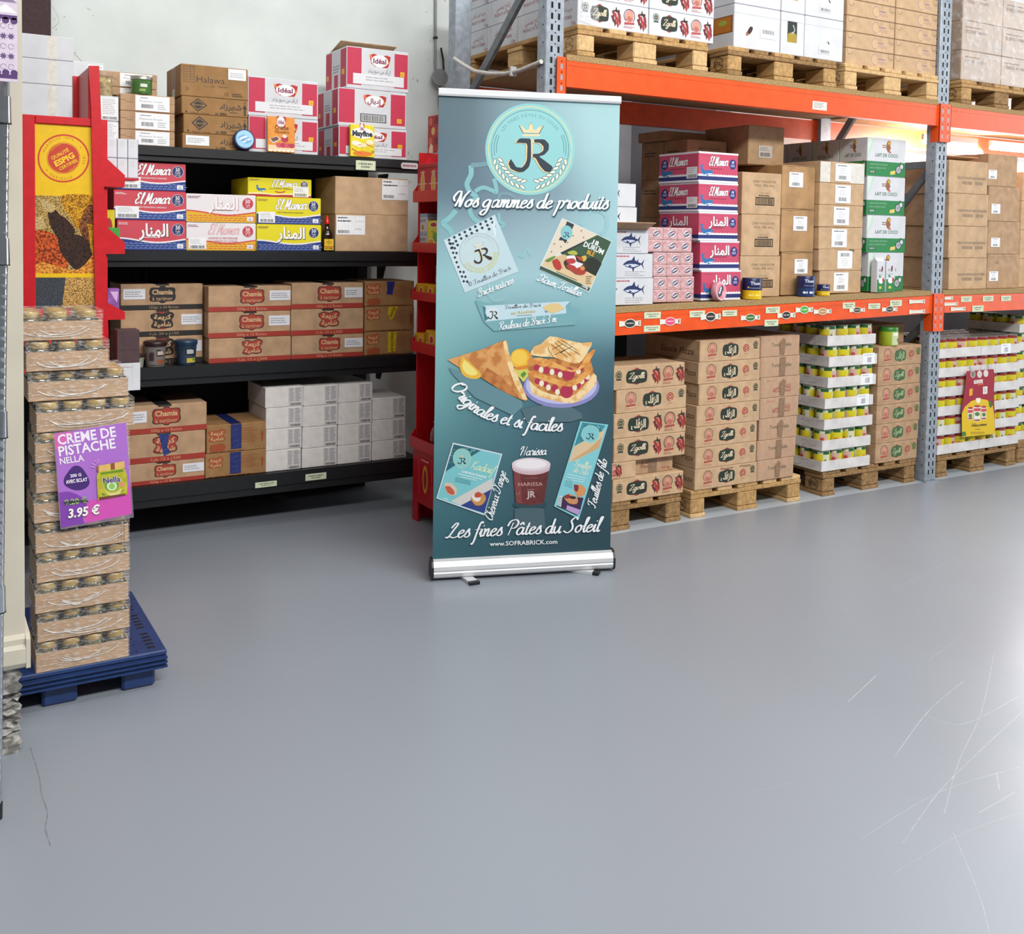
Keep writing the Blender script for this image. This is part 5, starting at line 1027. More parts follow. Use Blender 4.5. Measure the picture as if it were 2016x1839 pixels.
put('halawa', 'halva_carton', lambda c, i, n: (k_halawa if i == n-1 else k_shehrazad)(c, i, n), CARDD, ['flat ochre carton with a white label, right behind the blue tin', 'flat ochre carton with dark diamond logo, lower of two such cartons under the deep one', 'flat ochre carton with diamond logo and creased tape, right under the deep one', 'deep ochre carton printed with a dark table, topmost of the stack behind the blue tin'], 'ochre cartons on the top shelf', base=S1)
put('ideal_a', 'pink_white_carton', k_ideal, WHITE, 'pink and white carton, # of the pair behind the orange packet', 'pink and white cartons on the top shelf', base=S1)
put('ideal_b', 'pink_white_carton', k_ideal, WHITE, ['pink and white carton, bottom of the three, behind the yellow packet', 'pink and white carton with a barcode, middle of the three above the yellow packet', 'pink and white carton with its lid flap open, topmost of the three'], 'pink and white cartons on the top shelf', base=S1)
o = [q for q in COL.objects if q.get('label', '').endswith('open, topmost of the three')][0]
x0, x1, z0, z1, yf, d = L['ideal_b'][2]
mb = MB(); mb.bar(((x0+x1)/2, yf+.28, z1+.004), ((x0+x1)/2, yf+.12, z1+.045), x1-x0-.03, .004, CARD, (1, 0, 0)); mb.build('flap', o)
RED_ = M('red_carton', '#c63a4a', .5, var=.02); YEL_ = M('yellow_carton', '#dfd312', .5, var=.02)
put('red', 'sardine_carton', k_manar('red'), RED_, 'red carton with blue waves, # of the three nearest the spice stand', 'sardine cartons on the second shelf', base=S2)
put('pink', 'sardine_carton', k_manar('white'), OFFW, 'white carton with red lettering and yellow waves, # of the pair', 'sardine cartons on the second shelf', base=S2)
L['yellow'][2] = (*L['yellow'][2][:4], 4.92, .3)
put('yellow', 'sardine_carton', k_manar('yellow'), [YEL_, YEL_, YEL_], ['yellow carton with blue waves and Arabic lettering, bottom of its stack', 'yellow carton with blue waves and a barcode sticker, middle of its stack', 'yellow carton with a blue fish and red chilli, topmost of its stack'], 'sardine cartons on the second shelf', base=S2)
put('brownbig', 'brown_carton', k_bigbrown, CARD2, ['plain brown carton, lower of the pair beside the sauce bottle', 'plain brown carton, upper of the pair beside the sauce bottle'], 'plain cartons on the second shelf', base=S2)
CG = 'spread cartons on the third shelf'
put('blackch', 'spread_carton', k_chamia([('k', 1, 'r', 0), ('k', 1, 'r', 0), ('k', 0, 'l', 0)]), CARD, 'brown carton with black stripe, # of three behind the tubs', CG, base=S3)
put('redch1', 'spread_carton', k_chamia([('r', 1, 0, 0), ('r', 0, 'r', 0), ('r', 0, 'r', 0)]), CARD, 'brown carton with red stripe, # beside the black-striped cartons', CG, base=S3)
put('redch2', 'spread_carton', k_chamia([('r', 0, 'r', 0), ('r', 1, 0, 0), ('r', 0, 'r', 0)]), CARD, 'brown carton with red stripe, # beside the yellow-taped ochre cartons', CG, base=S3)
put('choc', 'spread_carton', k_choc(['y', 'y', 'blue']), CARDD, ['ochre carton with a long yellow tape reading downward, bottom of its stack', 'ochre carton with a short torn yellow tape, middle of its stack', 'ochre carton with a scrap of blue tape, topmost of its stack'], CG, base=S3)
put('ch4', 'spread_carton', k_chamia([('r', 0, 'r', 0), ('r', 1, 0, 1), ('r', 0, 'l', 0)]), CARD, ['brown carton with red stripe, bottom of the lowest shelf stack', 'brown carton with red stripe and a blue tape scrap over its logo', 'brown carton with red stripe and a black taped lid, topmost on the lowest shelf'], 'spread cartons on the lowest shelf', base=S4)
put('tape4', 'spread_carton', k_choc(['blue_long', 'blue_long']), CARDD, 'ochre carton with a broad blue tape, # of the pair on the lowest shelf', 'spread cartons on the lowest shelf', base=S4)
for key, tx in (('wh_a', 'column beside the blue-taped cartons'), ('wh_b', 'second column from the blue-taped cartons'), ('wh_c', 'third column from the blue-taped cartons'), ('wh_d', 'short end column on the lowest shelf')):
    put(key, 'white_milk_carton', k_milk, OFFW, 'greyish white carton, # of the '+tx, 'white cartons on the lowest shelf', base=S4)
# ---- goods standing loose on the shelving
def tin(name, x, y, z, r, h, body, lid, label, cat, group=None, lidh=.2, paint=None, n=24):
    e = empty(name, (x, y, z), label, cat, group)
    mb = MB(); mb.lathe([(r*.93, 0), (r, h*.02), (r, h*(1-lidh))], body, n, (x, y, z)); b = mb.build('body', e)
    mb = MB(); mb.lathe([(r*1.05, h*(1-lidh)), (r*1.05, h*.98), (r*1.0, h)], lid, n, (x, y, z)); mb.build('lid', e)
    return e
def wraplabel(e, x, y, z, r, z0, z1, a0, a1, m, name='label', extra=None):
    """paper band round a jar; angles in degrees, 270 faces the aisle; extra: [(u0,v0,u1,v1,material)]"""
    mb = MB(); N = 14
    def band(a0, a1, z0, z1, rr, m):
        v = []; f = []
        for i in range(N+1):
            a = math.radians(a0+(a1-a0)*i/N); v += [(x+rr*math.cos(a), y+rr*math.sin(a), z+z0), (x+rr*math.cos(a), y+rr*math.sin(a), z+z1)]
        f = [(2*i, 2*i+2, 2*i+3, 2*i+1) for i in range(N)]; mb.geo(v, f, m if not isinstance(m, str) else K(m), True)
    band(a0, a1, z0, z1, r*1.01, m)
    for k, (u0, v0, u1, v1, mm) in enumerate(extra or []): band(a0+(a1-a0)*u0, a0+(a1-a0)*u1, z0+(z1-z0)*v0, z0+(z1-z0)*v1, r*(1.015+.004*k), mm)
    return mb.build(name, e)
GLASSY = M('jar_contents_pale', '#b9a479', .15, var=.2, scale=60, coat=.6)
zt = L['pist_low'][2][3]
e = tin('nut_jar', .742, 4.893, L['white_mid'][1][3]+.001, .045, .11, GLASSY, M('beige_lid', '#a98a6c', .5), 'glass jar of nuts with a beige lid on the narrow white cartons', 'jar', lidh=.22)
e = tin('cream_jar', .915, 4.91, zt+.001, .046, .085, M('jar_green', '#4f7a3a', .2, var=.1, coat=.5), M('steel_lid', '#a9a8a0', .3, .6), 'squat green pistachio jar with a steel lid on the flat labelled cartons', 'jar', lidh=.2)
wraplabel(e, .915, 4.91, zt+.001, .046, .008, .055, 215, 325, '#3c6b2c', extra=[(.35, .55, .7, .85, '#d9ddd0'), (.3, .15, .6, .35, '#8fae4a')])
# blue round tin standing on its rim
e = empty('round_tin', (1.37, 4.85, S1+.053), 'round blue tin with a pale blue lid leaning on the ochre cartons', 'tin')
mb = MB(); mb.lathe([(.048, -.015), (.05, -.01), (.05, .012), (.046, .016)], M('tin_blue', '#1d3566', .4), 28); o = mb.build('body', e, world=False); o.rotation_euler = (math.pi/2-.12, 0, 0)
mb = MB(); mb.lathe([(.042, 0), (.042, .002)], M('tin_pale', '#8fc4e4', .4), 28); p = Pr(mb, (0, 0, .0025), (1, 0, 0), (0, 1, 0), (0, 0, 1), 1, 1)
for k in range(5): p.k = k; p.ell(-.015+.008*k, .012-.006*k, .02, .006, '#dfeaf2' if k % 2 else '#6fa8d0', 16, .4)
p.text('Halva', 0, -.004, .01, '#3b5a8c'); o = mb.build('lid_print', e, world=False); o.rotation_euler = (math.pi/2-.12, 0, 0); o.location = (0, -.0165, .002)
def packet(name, x0, x1, z0, h, y, t, mat, label, lean=.0, cat='packet', group=None):
    mb = MB(); mb.box(x0, x1, y, y+t, z0, z0+h, mat, .002)
    p = Pr(mb, (x0, y, z0), (1, 0, 0), (0, 0, 1), (0, -1, 0), x1-x0, h)
    def fin():
        o = mb.build(name, None, ((x0+x1)/2, y+t/2, z0)); tag(o, label, cat, group); o.rotation_euler.x = -lean; return o
    return p, fin
p, fin = packet('dessert_packet', 1.482, 1.618, S1+.002, .172, 4.835, .012, M('orange_packet', '#dd8a1c', .35), 'orange packet with a red dessert picture before the pink cartons', .06)
ideal_logo(p, .5, .87, .38); p.text('Cr\u00e8me', .52, .7, .12, '#5a2414', w=.5, bold=.02); p.text('P\u00e2tissi\u00e8re', .53, .58, .09, '#5a2414', w=.52); p.rect(.02, .03, .98, .2, '#e9c9a0')
p.poly([(.05, .36), (.35, .46), (.48, .36), (.2, .24)], '#d9cfc4'); p.poly([(.1, .37), (.34, .44), (.42, .36), (.2, .28)], '#6b4430'); p.ell(.63, .38, .13, .09, '#b01c3c'); p.ell(.62, .46, .08, .05, '#ead9d2')
for k in range(4): p.ell(.42+.15*k, .2, .12, .07, '#b52a48' if k % 2 else '#cc4a5c')
for k in range(6): p.ell(.1+.16*k, .05, .07, .035, '#efe4d0')
fin()
p, fin = packet('starch_packet', 1.905, 2.035, S1+.002, .162, 4.832, .02, M('yellow_packet', '#e2d21a', .35), 'yellow packet with a black and white name before the pink cartons', .05)
p.ell(.5, .74, .47, .17, '#eceae4'); ideal_logo(p, .48, .9, .2); p.text('Mayfine', .5, .73, .16, '#1d2436', w=.84, bold=.05)
for k, (cx, cy, q) in enumerate(((.2, .42, '#f2e6c8'), (.8, .47, '#f0e2bc'), (.35, .38, '#f4ecd8'))): p.ell(cx, cy, .16, .08, q)
p.stroke([(.3, .36), (.6, .4), (.95, .32)], .03, '#d9894a'); p.ell(.55, .36, .12, .06, '#e9dcb8'); p.ell(.5, .1, .4, .08, '#e07a1c'); p.stroke([(.05, .24), (.3, .14), (.5, .1)], .03, '#c9581c'); p.circ(.92, .17, .04, '#22261c'); p.circ(.92, .17, .025, '#c9c21a')
fin()
# sauce bottle
e = empty('sauce_bottle', (1.805, 4.88, S2), 'small brown sauce bottle with red cap and yellow label', 'bottle')
BOT = M('brown_bottle', '#1f0f0b', .12, var=.03, coat=.5); bx, by = 1.805, 4.889
mb = MB(); mb.lathe([(.026, 0), (.028, .004), (.028, .078), (.024, .095), (.011, .112), (.0105, .14)], BOT, 20, (bx, by, S2), sq=.5); mb.build('body', e)
mb = MB(); mb.lathe([(.0125, .138), (.0125, .155), (.008, .162), (.006, .174), (.002, .18)], M('cap_red', '#c8141c', .35), 16, (bx, by, S2)); mb.build('cap', e)
mb = MB(); mb.box(bx-.0245, bx+.0245, by-.0300, by-.0285, S2+.006, S2+.062, K('#d9b415')); p = Pr(mb, (bx-.0245, by-.0301, S2+.006), (1, 0, 0), (0, 0, 1), (0, -1, 0), .049, .056)
p.poly([(.42, .95), (.58, .95), (.58, .8), (.8, .8), (.8, .62), (.58, .62), (.58, .48), (.42, .48), (.42, .62), (.2, .62), (.2, .8), (.42, .8)], '#b8901a'); p.rect(0, .28, 1, .34, '#b02018'); p.text('AROME', .5, .17, .14, '#2b1a12', w=.8, bold=.02); mb.build('label', e)
# tubs on the third shelf
def tub(x, y, z, r, h, body, lid, label, deco):
    e = empty('spread_tub', (x, y, z), label, 'tub', 'spread tubs on the third shelf')
    mb = MB(); mb.lathe([(r*.82, 0), (r*.84, .004), (r*.96, h*.82)], body, 22, (x, y, z), sq=.25); mb.build('body', e)
    mb = MB(); mb.lathe([(r*1.04, h*.8), (r*1.07, h*.9), (r*1.05, h*.97), (r*.9, h), (r*.5, h*.985)], lid, 22, (x, y, z)); mb.build('lid', e)
    if deco: wraplabel(e, x, y, z, r*.93, h*.08, h*.74, 225, 318, deco[0], 'label', deco[1])
tub(.885, 4.88, S3, .038, .06, M('tub_pale', '#8f9186', .3, var=.06), M('tub_brown_lid', '#2c1518', .4), 'low pale tub with a dark brown lid, nearest the spice stand', None)
tub(.972, 4.89, S3, .05, .118, M('tub_grey', '#76706c', .35), MATS['tub_brown_lid'], 'tall grey tub with a dark brown lid before the black-striped cartons', ('#6d6763', [(.45, .5, .95, .9, '#241c1a'), (.5, .58, .9, .8, '#b8aa9c'), (.5, .05, .95, .3, '#8a4a24'), (.02, .25, .3, .75, '#3a2426')]))
tub(1.112, 4.89, S3, .05, .118, M('tub_blue', '#22364a', .35), M('tub_blue_lid', '#17324c', .35), 'tall dark blue tub with a blue lid before the black-striped cartons', ('#22364a', [(.3, .5, .95, .92, '#14181c'), (.4, .58, .85, .84, '#a9b0b0'), (.4, .05, .98, .32, '#b9a83a'), (.75, .15, .95, .34, '#6c8a2c')]))
# ---- lower deck of the pallet rack
def dz(x0, x1): return (1.081+.028+max((x0-2.61), (x1-2.61))*.01998 if x1 < 5.3 else 1.162)+.0012
DKG = 'goods on the chipboard deck'
def bs(key): r = L[key][0]; return dz(r[0], r[1])
put('tuna', 'tuna_carton', k_tuna, WHITE, 'white carton with a blue tuna drawing, # of the three beside the banner', 'tuna cartons beside the banner', base=bs('tuna'))
r2 = L['tuna'][2]; b0, b1 = L['tunaback']; L['tunaback'] = [(2.86, b0[1], r2[3]+.001, b0[3], 4.06, .2), (2.86, b1[1], b1[2], b1[3], 4.06, .2)]
put('tunaback', 'tuna_carton', k_tuna, WHITE, 'small white carton with a fish tail, # of two on the tuna stack', 'tuna cartons beside the banner')
o = [q for q in COL.objects if q.get('label', '') == 'white carton with a blue tuna drawing, topmost of the three beside the banner'][0]
mb = MB(); mb.bar((r2[0]+.14, r2[4]+.005, r2[3]+.002), (r2[0]+.14, r2[4]-.07, r2[3]+.035), .27, .003, CARD, (1, 0, 0)); mb.build('flap', o)
# shrink-wrapped packs of small pink boxes
PKM = M('pink_box', '#d3a3a4', .5, var=.05)
def pinkpack(i, n, x0, x1, z0, z1, yf, d):
    e = empty('tuna_box_pack', ((x0+x1)/2, yf+d/2, z0), 'film-wrapped pack of six small pink boxes, %s of its stack' % ordn(i, n), 'pack', 'pink box packs on the deck')
    w, h = (x1-x0)/3, (z1-z0)/2
    for a in range(3):
        for b in range(2):
            mb = MB(); mb.box(x0+a*w+.001, x0+(a+1)*w-.001, yf, yf+d, z0+b*h+.0005, z0+(b+1)*h-.0005, PKM, .003)
            p = Pr(mb, (x0+a*w, yf, z0+b*h), (1, 0, 0), (0, 0, 1), (0, -1, 0), w, h)
            cx = .6+random.uniform(-.06, .06); p.ell(cx, .5, .3, .36, '#b5606c'); p.ell(cx, .5, .26, .31, '#dfd5da'); p.ell(cx, .5, .24, .2, '#3c3a5c', rot=.45); p.stroke([(cx-.16, .4), (cx+.16, .62)], .08, '#e9e4e6', smooth=False); p.poly([(cx+.1, .74), (cx+.26, .6), (cx+.2, .5)], '#c23a48'); p.lines(.04, .9, .3, .55, 4, '#b5707a', .4); p.lines(.04, .2, .5, .1, 1, '#a0606c')
            mb.build('small_box', e)
    mb = MB(); mb.box(x0-.002, x1+.002, yf-.003, yf+d+.002, z0, z1+.001, FILM, .006); mb.build('shrink_film', e)
for i, (x0, x1, z0, z1, yf, d) in enumerate(L['pinkpack']): pinkpack(i, 3, x0, x1, bs('pinkpack') if i == 0 else z0, z1, yf, d)
PMN = M('rose_carton', '#c54a68', .5, var=.02)
put('pinkman', 'tuna_carton', k_pinkman, PMN, 'rose and blue carton with a blue fish, # of the stack of five', 'rose cartons on the deck', base=bs('pinkman'), depth=.32)
put('thon', 'tuna_carton', k_thon, CARD2, 'brown black-printed carton, # of the front stack behind the navy tin', 'black-printed brown cartons', base=bs('thon'), depth=.2, yshift=.012)
L['crump'] = [(max(r[0], L['thon'][i][1]+.003), min(r[1], 4.383), *r[2:]) for i, r in enumerate(L['crump'])]
put('crump', 'brown_carton', k_crump, M('worn_cardboard', '#b08a60', .85, var=.1, scale=9, bump=.3), 'crumpled brown carton with small white label, # of the three', 'crumpled cartons on the deck', base=bs('crump'), depth=.36, yshift=.012)
L['label6'] = [(max(r[0], 4.385), min(r[1], 4.745), *r[2:]) for r in L['label6']]
put('label6', 'brown_carton', k_label6, CARD2, 'flat brown square-labelled carton, # of the six beside the coconut milk', 'square-labelled cartons on the deck', base=bs('label6'))
L['coco'] = [(max(r[0], 4.75), *r[1:]) for r in L['coco']]
put('coco', 'coconut_milk_carton', k_coco, WHITE, 'white and green coconut milk carton, # of the front stack', 'coconut milk cartons', base=bs('coco'), depth=.205)
for k in range(1, 4):
    for i, r in enumerate(L['coco']):
        x0, x1 = 4.752, 5.075; y = 4.03+.21*k
        c = Carton('coconut_milk_carton', x0, x1, dz(x0, x1) if i == 0 else r[2], r[3], y, .205, 'white and green coconut milk carton, %s, %s row behind the front' % (ordn(i, 4), ('', 'first', 'second', 'third')[k]), 'coconut milk cartons', WHITE); k_coco(c, i, 4); c.done()
# cartons stored behind
TB = M('shaded_cardboard', '#a98a68', .85, var=.06, scale=20)  # darker copy of the pale cardboard, shade put into the colour
for k in range(2):
    H = 1.150; zz = 2.012
    for i in range(4):
        z0 = dz(3.676, 3.966)+i*.2155 if True else 0
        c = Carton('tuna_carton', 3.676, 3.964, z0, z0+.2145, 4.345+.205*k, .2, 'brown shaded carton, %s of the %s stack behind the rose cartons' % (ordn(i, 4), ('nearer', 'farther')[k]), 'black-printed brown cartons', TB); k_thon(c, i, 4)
        for q in range(1): c.Lf.lines(.15, .75, .8, .6, 2, '#54432f', .5)
        c.done()
z1_ = dz(3.676, 3.966)+4*.2155
c = Carton('brown_carton', 3.64, 3.95, z1_, z1_+.055, 4.5, .24, 'flat shaded brown carton lying on the farther stack behind the rose cartons', None, TB); c.done()
x0, x1, z0, z1, yf, d = L['bigbrown'][0]; zb = max(L['thon'][2][3], L['crump'][2][3])-.028
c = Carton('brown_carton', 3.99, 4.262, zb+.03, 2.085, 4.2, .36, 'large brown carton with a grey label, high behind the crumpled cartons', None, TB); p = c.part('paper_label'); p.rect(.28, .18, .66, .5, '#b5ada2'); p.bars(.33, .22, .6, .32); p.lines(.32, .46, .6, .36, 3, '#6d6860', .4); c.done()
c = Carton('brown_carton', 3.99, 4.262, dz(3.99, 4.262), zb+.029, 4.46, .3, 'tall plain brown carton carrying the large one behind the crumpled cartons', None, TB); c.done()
# loose tins on the deck
e = empty('round_tin', (3.60, 3.965, dz(3.55, 3.65)+.05), 'round pink and white tin leaning on the bottom rose carton', 'tin')
mb = MB(); mb.lathe([(.047, -.016), (.05, -.014), (.05, .012), (.048, .015)], M('tin_pink', '#c98a94', .4), 26); o = mb.build('body', e, world=False); o.rotation_euler = (math.pi/2-.1, 0, .25); o.location = (0, 0.014, 0)
mb = MB(); p = Pr(mb, (0, 0, 0), (1, 0, 0), (0, 1, 0), (0, 0, 1), 1, 1); p.ell(0, 0, .046, .046, '#cfc9cc'); p.ell(0, 0, .041, .041, '#d9798c'); p.ell(-.004, .0, .036, .018, '#2e3048', rot=.9); p.stroke([(-.018, -.012), (.004, .022)], .01, '#e8e4e6', smooth=False); p.ell(.02, -.014, .012, .016, '#e2a0ac'); o = mb.build('lid_print', e, world=False); o.rotation_euler = (math.pi/2-.1, 0, .25); o.location = (.004, -.0015, .0015)
def thontin(x, r, h, lab, lower, fishy):
    z = dz(x, x+.05); y = 3.957
    e = empty('fish_tin', (x, y+.04, z), lab, 'tin', 'fish tins on the deck')
    N_ = M('tin_navy', '#1b2250', .35); Y_ = M('tin_'+lower, {'yellow': '#e0b815', 'blue': '#2a76b4'}[lower], .35)
    mb = MB(); mb.lathe([(r, 0), (r, h*.42)], Y_, 26, (x, y+r, z)); mb.build('lower_band', e)
    mb = MB(); mb.lathe([(r*1.0, h*.42+.0003), (r*1.01, h*.45), (r*1.01, h*.97), (r*.97, h)], N_, 26, (x, y+r, z)); b = mb.build('upper_band', e)
    mb = MB(); p = Pr(mb, (x, y, z), (1, 0, 0), (0, 0, 1), (0, -1, 0), 1, 1); p.k = 1
    def bend(): 
        q = lambda a: -math.pi/2-.5+(a-x)/r
        mb.v[:] = [(x+(r*1.02+(y-b_))*math.cos(q(a)), y+r+(r*1.02+(y-b_))*math.sin(q(a)), c_) for a, b_, c_ in mb.v]
    p.text('Thon', x+r*.1-x, h*.76, h*.15, '#dfe3ee', w=r*1.05, bold=.02)
    p.text('\u00e0 l\u2019huile de tournesol', .1*r, h*.54, h*.07, '#aab2d0', w=r*1.2)
    for dx in (-.35, .35): p.k = 2; p.poly([(dx*r-.3*r, h*.2), (dx*r-.1*r, h*.27), (dx*r+.12*r, h*.21), (dx*r+.25*r, h*.28), (dx*r+.24*r, h*.12), (dx*r+.12*r, h*.18), (dx*r-.1*r, h*.13)], '#f2dd6a' if lower == 'yellow' else '#dfe9f2')
    if lower == 'yellow': p.circ(-.62*r, h*.56, h*.04, '#e0c040')
    bend(); mb.build('print', e)
    return e
thontin(3.862, .052, .112, 'navy and yellow fish tin before the brown black-printed cartons', 'yellow', 1)
thontin(4.262, .05, .112, 'tall navy and sky blue fish tin before the crumpled cartons', 'blue', 1)
thontin(4.385, .036, .062, 'small navy and yellow fish tin beside the tall blue one', 'yellow', 0)
# two coconut milk bricks standing before the cartons
for k, (xa, xb, h, top) in enumerate(((4.80, 4.868, .178, 1), (4.878, 4.955, .182, 0))):
    z = dz(4.9, 4.96); y = 3.972
    e = empty('milk_brick', ((xa+xb)/2, y+.025, z), ['coconut milk brick with folded gable top before the green cartons', 'coconut milk brick with a flat top before the green cartons'][k], 'drink carton', 'milk bricks on the deck')
    mb = MB(); mb.box(xa, xb, y, y+.045, z, z+h, WHITE, .002); p = Pr(mb, (xa, y, z), (1, 0, 0), (0, 0, 1), (0, -1, 0), xb-xa, h)
    p.rect(.02, .01, .98, .42, '#1f7a3f'); p.ell(.5, .38, .3, .1, '#b9c4bc'); p.ell(.5, .38, .24, .08, '#eef0ea'); p.ell(.78, .4, .12, .07, '#b03a34'); p.poly([(.2, .5), (.5, .48), (.45, .55), (.25, .56)], '#2b8a44'); p.rect(.3, .12, .6, .2, '#cdbd5a'); p.poly(spline([(.5, .7), (.55, .82), (.68, .86), (.72, .78), (.68, .7), (.6, .66), (.5, .7)], 3), '#6b3430'); p.lines(.2, .76, .48, .68, 2, '#8d4a44', .5); p.lines(.15, .6, .85, .57, 1, '#3f6a4c'); mb.build('body', e)
    if top: mb = MB(); mb.prism([(y, z+h), (y+.045, z+h), (y+.0245, z+h+.022), (y+.0245, z+h+.03), (y+.0205, z+h+.03), (y+.0205, z+h+.022)], 'x', xa, xb, WHITE); mb.build('gable', e)
# second bay
put('bay2a', 'brown_carton', k_bay2, CARD2, 'brown carton with dark print rows, # beside the middle upright', 'printed cartons in the second bay', base=dz(5.4, 5.8))
o = [q for q in COL.objects if q.get('label', '').startswith('brown carton with dark print rows, topmost')][0]
x0, x1, z0, z1, yf, d = L['bay2a'][3]
mb = MB(); mb.bar((x0+.2, yf+.2, z1+.002), (x0+.2, yf+.05, z1+.03), .3, .004, CARD2, (1, 0, 0)); mb.build('flap', o)
mb = MB(); mb.lathe([(.05, 0), (.075, .02), (.06, .05), (.02, .06)], M('yellow_bag', '#c9a23c', .4, var=.2, scale=30), 12, (x0+.26, yf+.27, z1+.001)); tag(mb.build('yellow_bag', None, (x0+.26, yf+.27, z1)), 'crumpled yellow bag lying on the topmost printed carton', 'bag')
put('bay2b', 'brown_carton', k_bay2b, CARD, 'brown carton with small sticker, # of the stack above the red poster', 'stickered cartons in the second bay', base=dz(5.9, 6.2), depth=.35)
for k in range(1, 3):
    for i in range(4):
        z0 = dz(5.45, 5.8)+i*.198
        Carton('brown_carton', 5.45, 5.80, z0, z0+.197, 3.99+.26*k+.1, .25, 'plain brown carton behind the rack frame, %s of the %s stack' % (ordn(i, 4), ('', 'nearer', 'farther')[k]), 'printed cartons in the second bay', CARD).done()
for i in range(4):
    z0 = dz(6.3, 6.5)+i*.19; Carton('pale_carton', 6.27, 6.6, z0, z0+.189, 4.05, .3, 'pale carton at the edge of the picture, %s of its stack' % ordn(i, 4), 'pale cartons in the second bay', CARD2).done()
# ------------------------------------------------------------------ goods on the floor pallets
FZ = .1455
put('zg1', 'harissa_carton', k_zg1, CARD2, ['brown carton with chilli bunches, bottom of the stack beside the banner', 'narrow brown carton with a chilli bunch, beside the taped plain one', 'brown carton with a script logo and chilli bunches, resting on the half-width cartons', 'brown carton with an Arabic logo and chilli bunches, in the stack beside the banner', 'brown carton with an Arabic logo and a red tick, in the stack beside the banner', 'brown carton with chilli bunches, topmost of the stack beside the banner'], 'cartons on the pallet beside the banner', base=FZ) if False else None
rows = L['zg1']; r1 = rows[1]
names = ['brown carton with chilli bunches, bottom of the stack beside the banner', 'narrow brown carton with a single chilli bunch, beside the taped plain one', 'brown carton with a script logo, resting on the narrow cartons beside the banner', 'brown carton with an Arabic logo and chilli bunches, beside the banner', 'brown carton with an Arabic logo and red tick, second from top beside the banner', 'brown carton with chilli bunches, topmost of the stack beside the banner']
for i, (x0, x1, z0, z1, yf, d) in enumerate(rows):
    if i == 0: z0 = FZ
    if i == 1:
        xs = x0+.155
        c = Carton('harissa_carton', x0, xs, rows[0][3]+.001, rows[2][2]-.001, yf, .3, names[1], 'cartons on the pallet beside the banner', CARD2); k_zg1(c, 1, 6); c.done()
        c = Carton('harissa_carton', xs+.003, x1-.035, rows[0][3]+.001, rows[2][2]-.001, yf+.04, .3, 'plain brown carton with brown tape and red print, beside the narrow chilli one', 'cartons on the pallet beside the banner', CARD); k_tan(c, 1, 6); c.done(); continue
    c = Carton('harissa_carton', x0, x1, z0, z1, yf, .32, names[i], 'cartons on the pallet beside the banner', CARD2); k_zg1(c, i, 6); c.done()
put('zg2', 'sauce_carton', k_zg2, CARD2, 'brown carton with red tick and green logo, # beside the tomato cartons', 'sauce cartons on the pale pallet', base=FZ, depth=.45)
L['tom'] = [(max(r[0], L['zg2'][i][1]+.002), *r[1:]) for i, r in enumerate(L['tom'])]
put('tom', 'tomato_carton', k_tom, CARDP, ['pinkish taped carton, %s of the peeled tomato stack' % q if k not in (3, 4) else 'pinkish taped carton with red print, %s of the peeled tomato stack' % q for k, q in enumerate([ordn(i, 7) for i in range(7)])], 'tomato cartons on the pale pallet', base=FZ, depth=.45)
L['zg3'] = [(max(r[0], 4.865), *r[1:]) for r in L['zg3']]
put('zg3', 'sauce_carton', k_zg3, CARD, 'brown carton with faded green logo, # beside the middle upright', 'green-logo cartons on the dark pallet', base=FZ)
zt3 = L['zg3'][-1][3]
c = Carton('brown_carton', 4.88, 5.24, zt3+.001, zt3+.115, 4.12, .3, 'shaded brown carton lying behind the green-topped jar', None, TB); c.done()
e = empty('spread_jar', (5.0, 4.04, zt3+.001), 'green and yellow jar with a dark green lid on the green-logo cartons', 'jar')
mb = MB(); mb.lathe([(.05, 0), (.054, .004), (.054, .088)], M('jar_lime', '#a3b52a', .3, var=.04), 24, (5.0, 4.04, zt3+.001)); mb.build('body', e)
mb = MB(); mb.lathe([(.0555, .086), (.0555, .106), (.052, .11)], M('lid_green', '#2f7a26', .35), 24, (5.0, 4.04, zt3+.001)); mb.build('lid', e)
wraplabel(e, 5.0, 4.04, zt3+.001, .054, .006, .084, 240, 320, '#c3cf9c', extra=[(.5, .25, .8, .5, '#5c6c74'), (.1, .7, .6, .9, '#e9ecd4')])
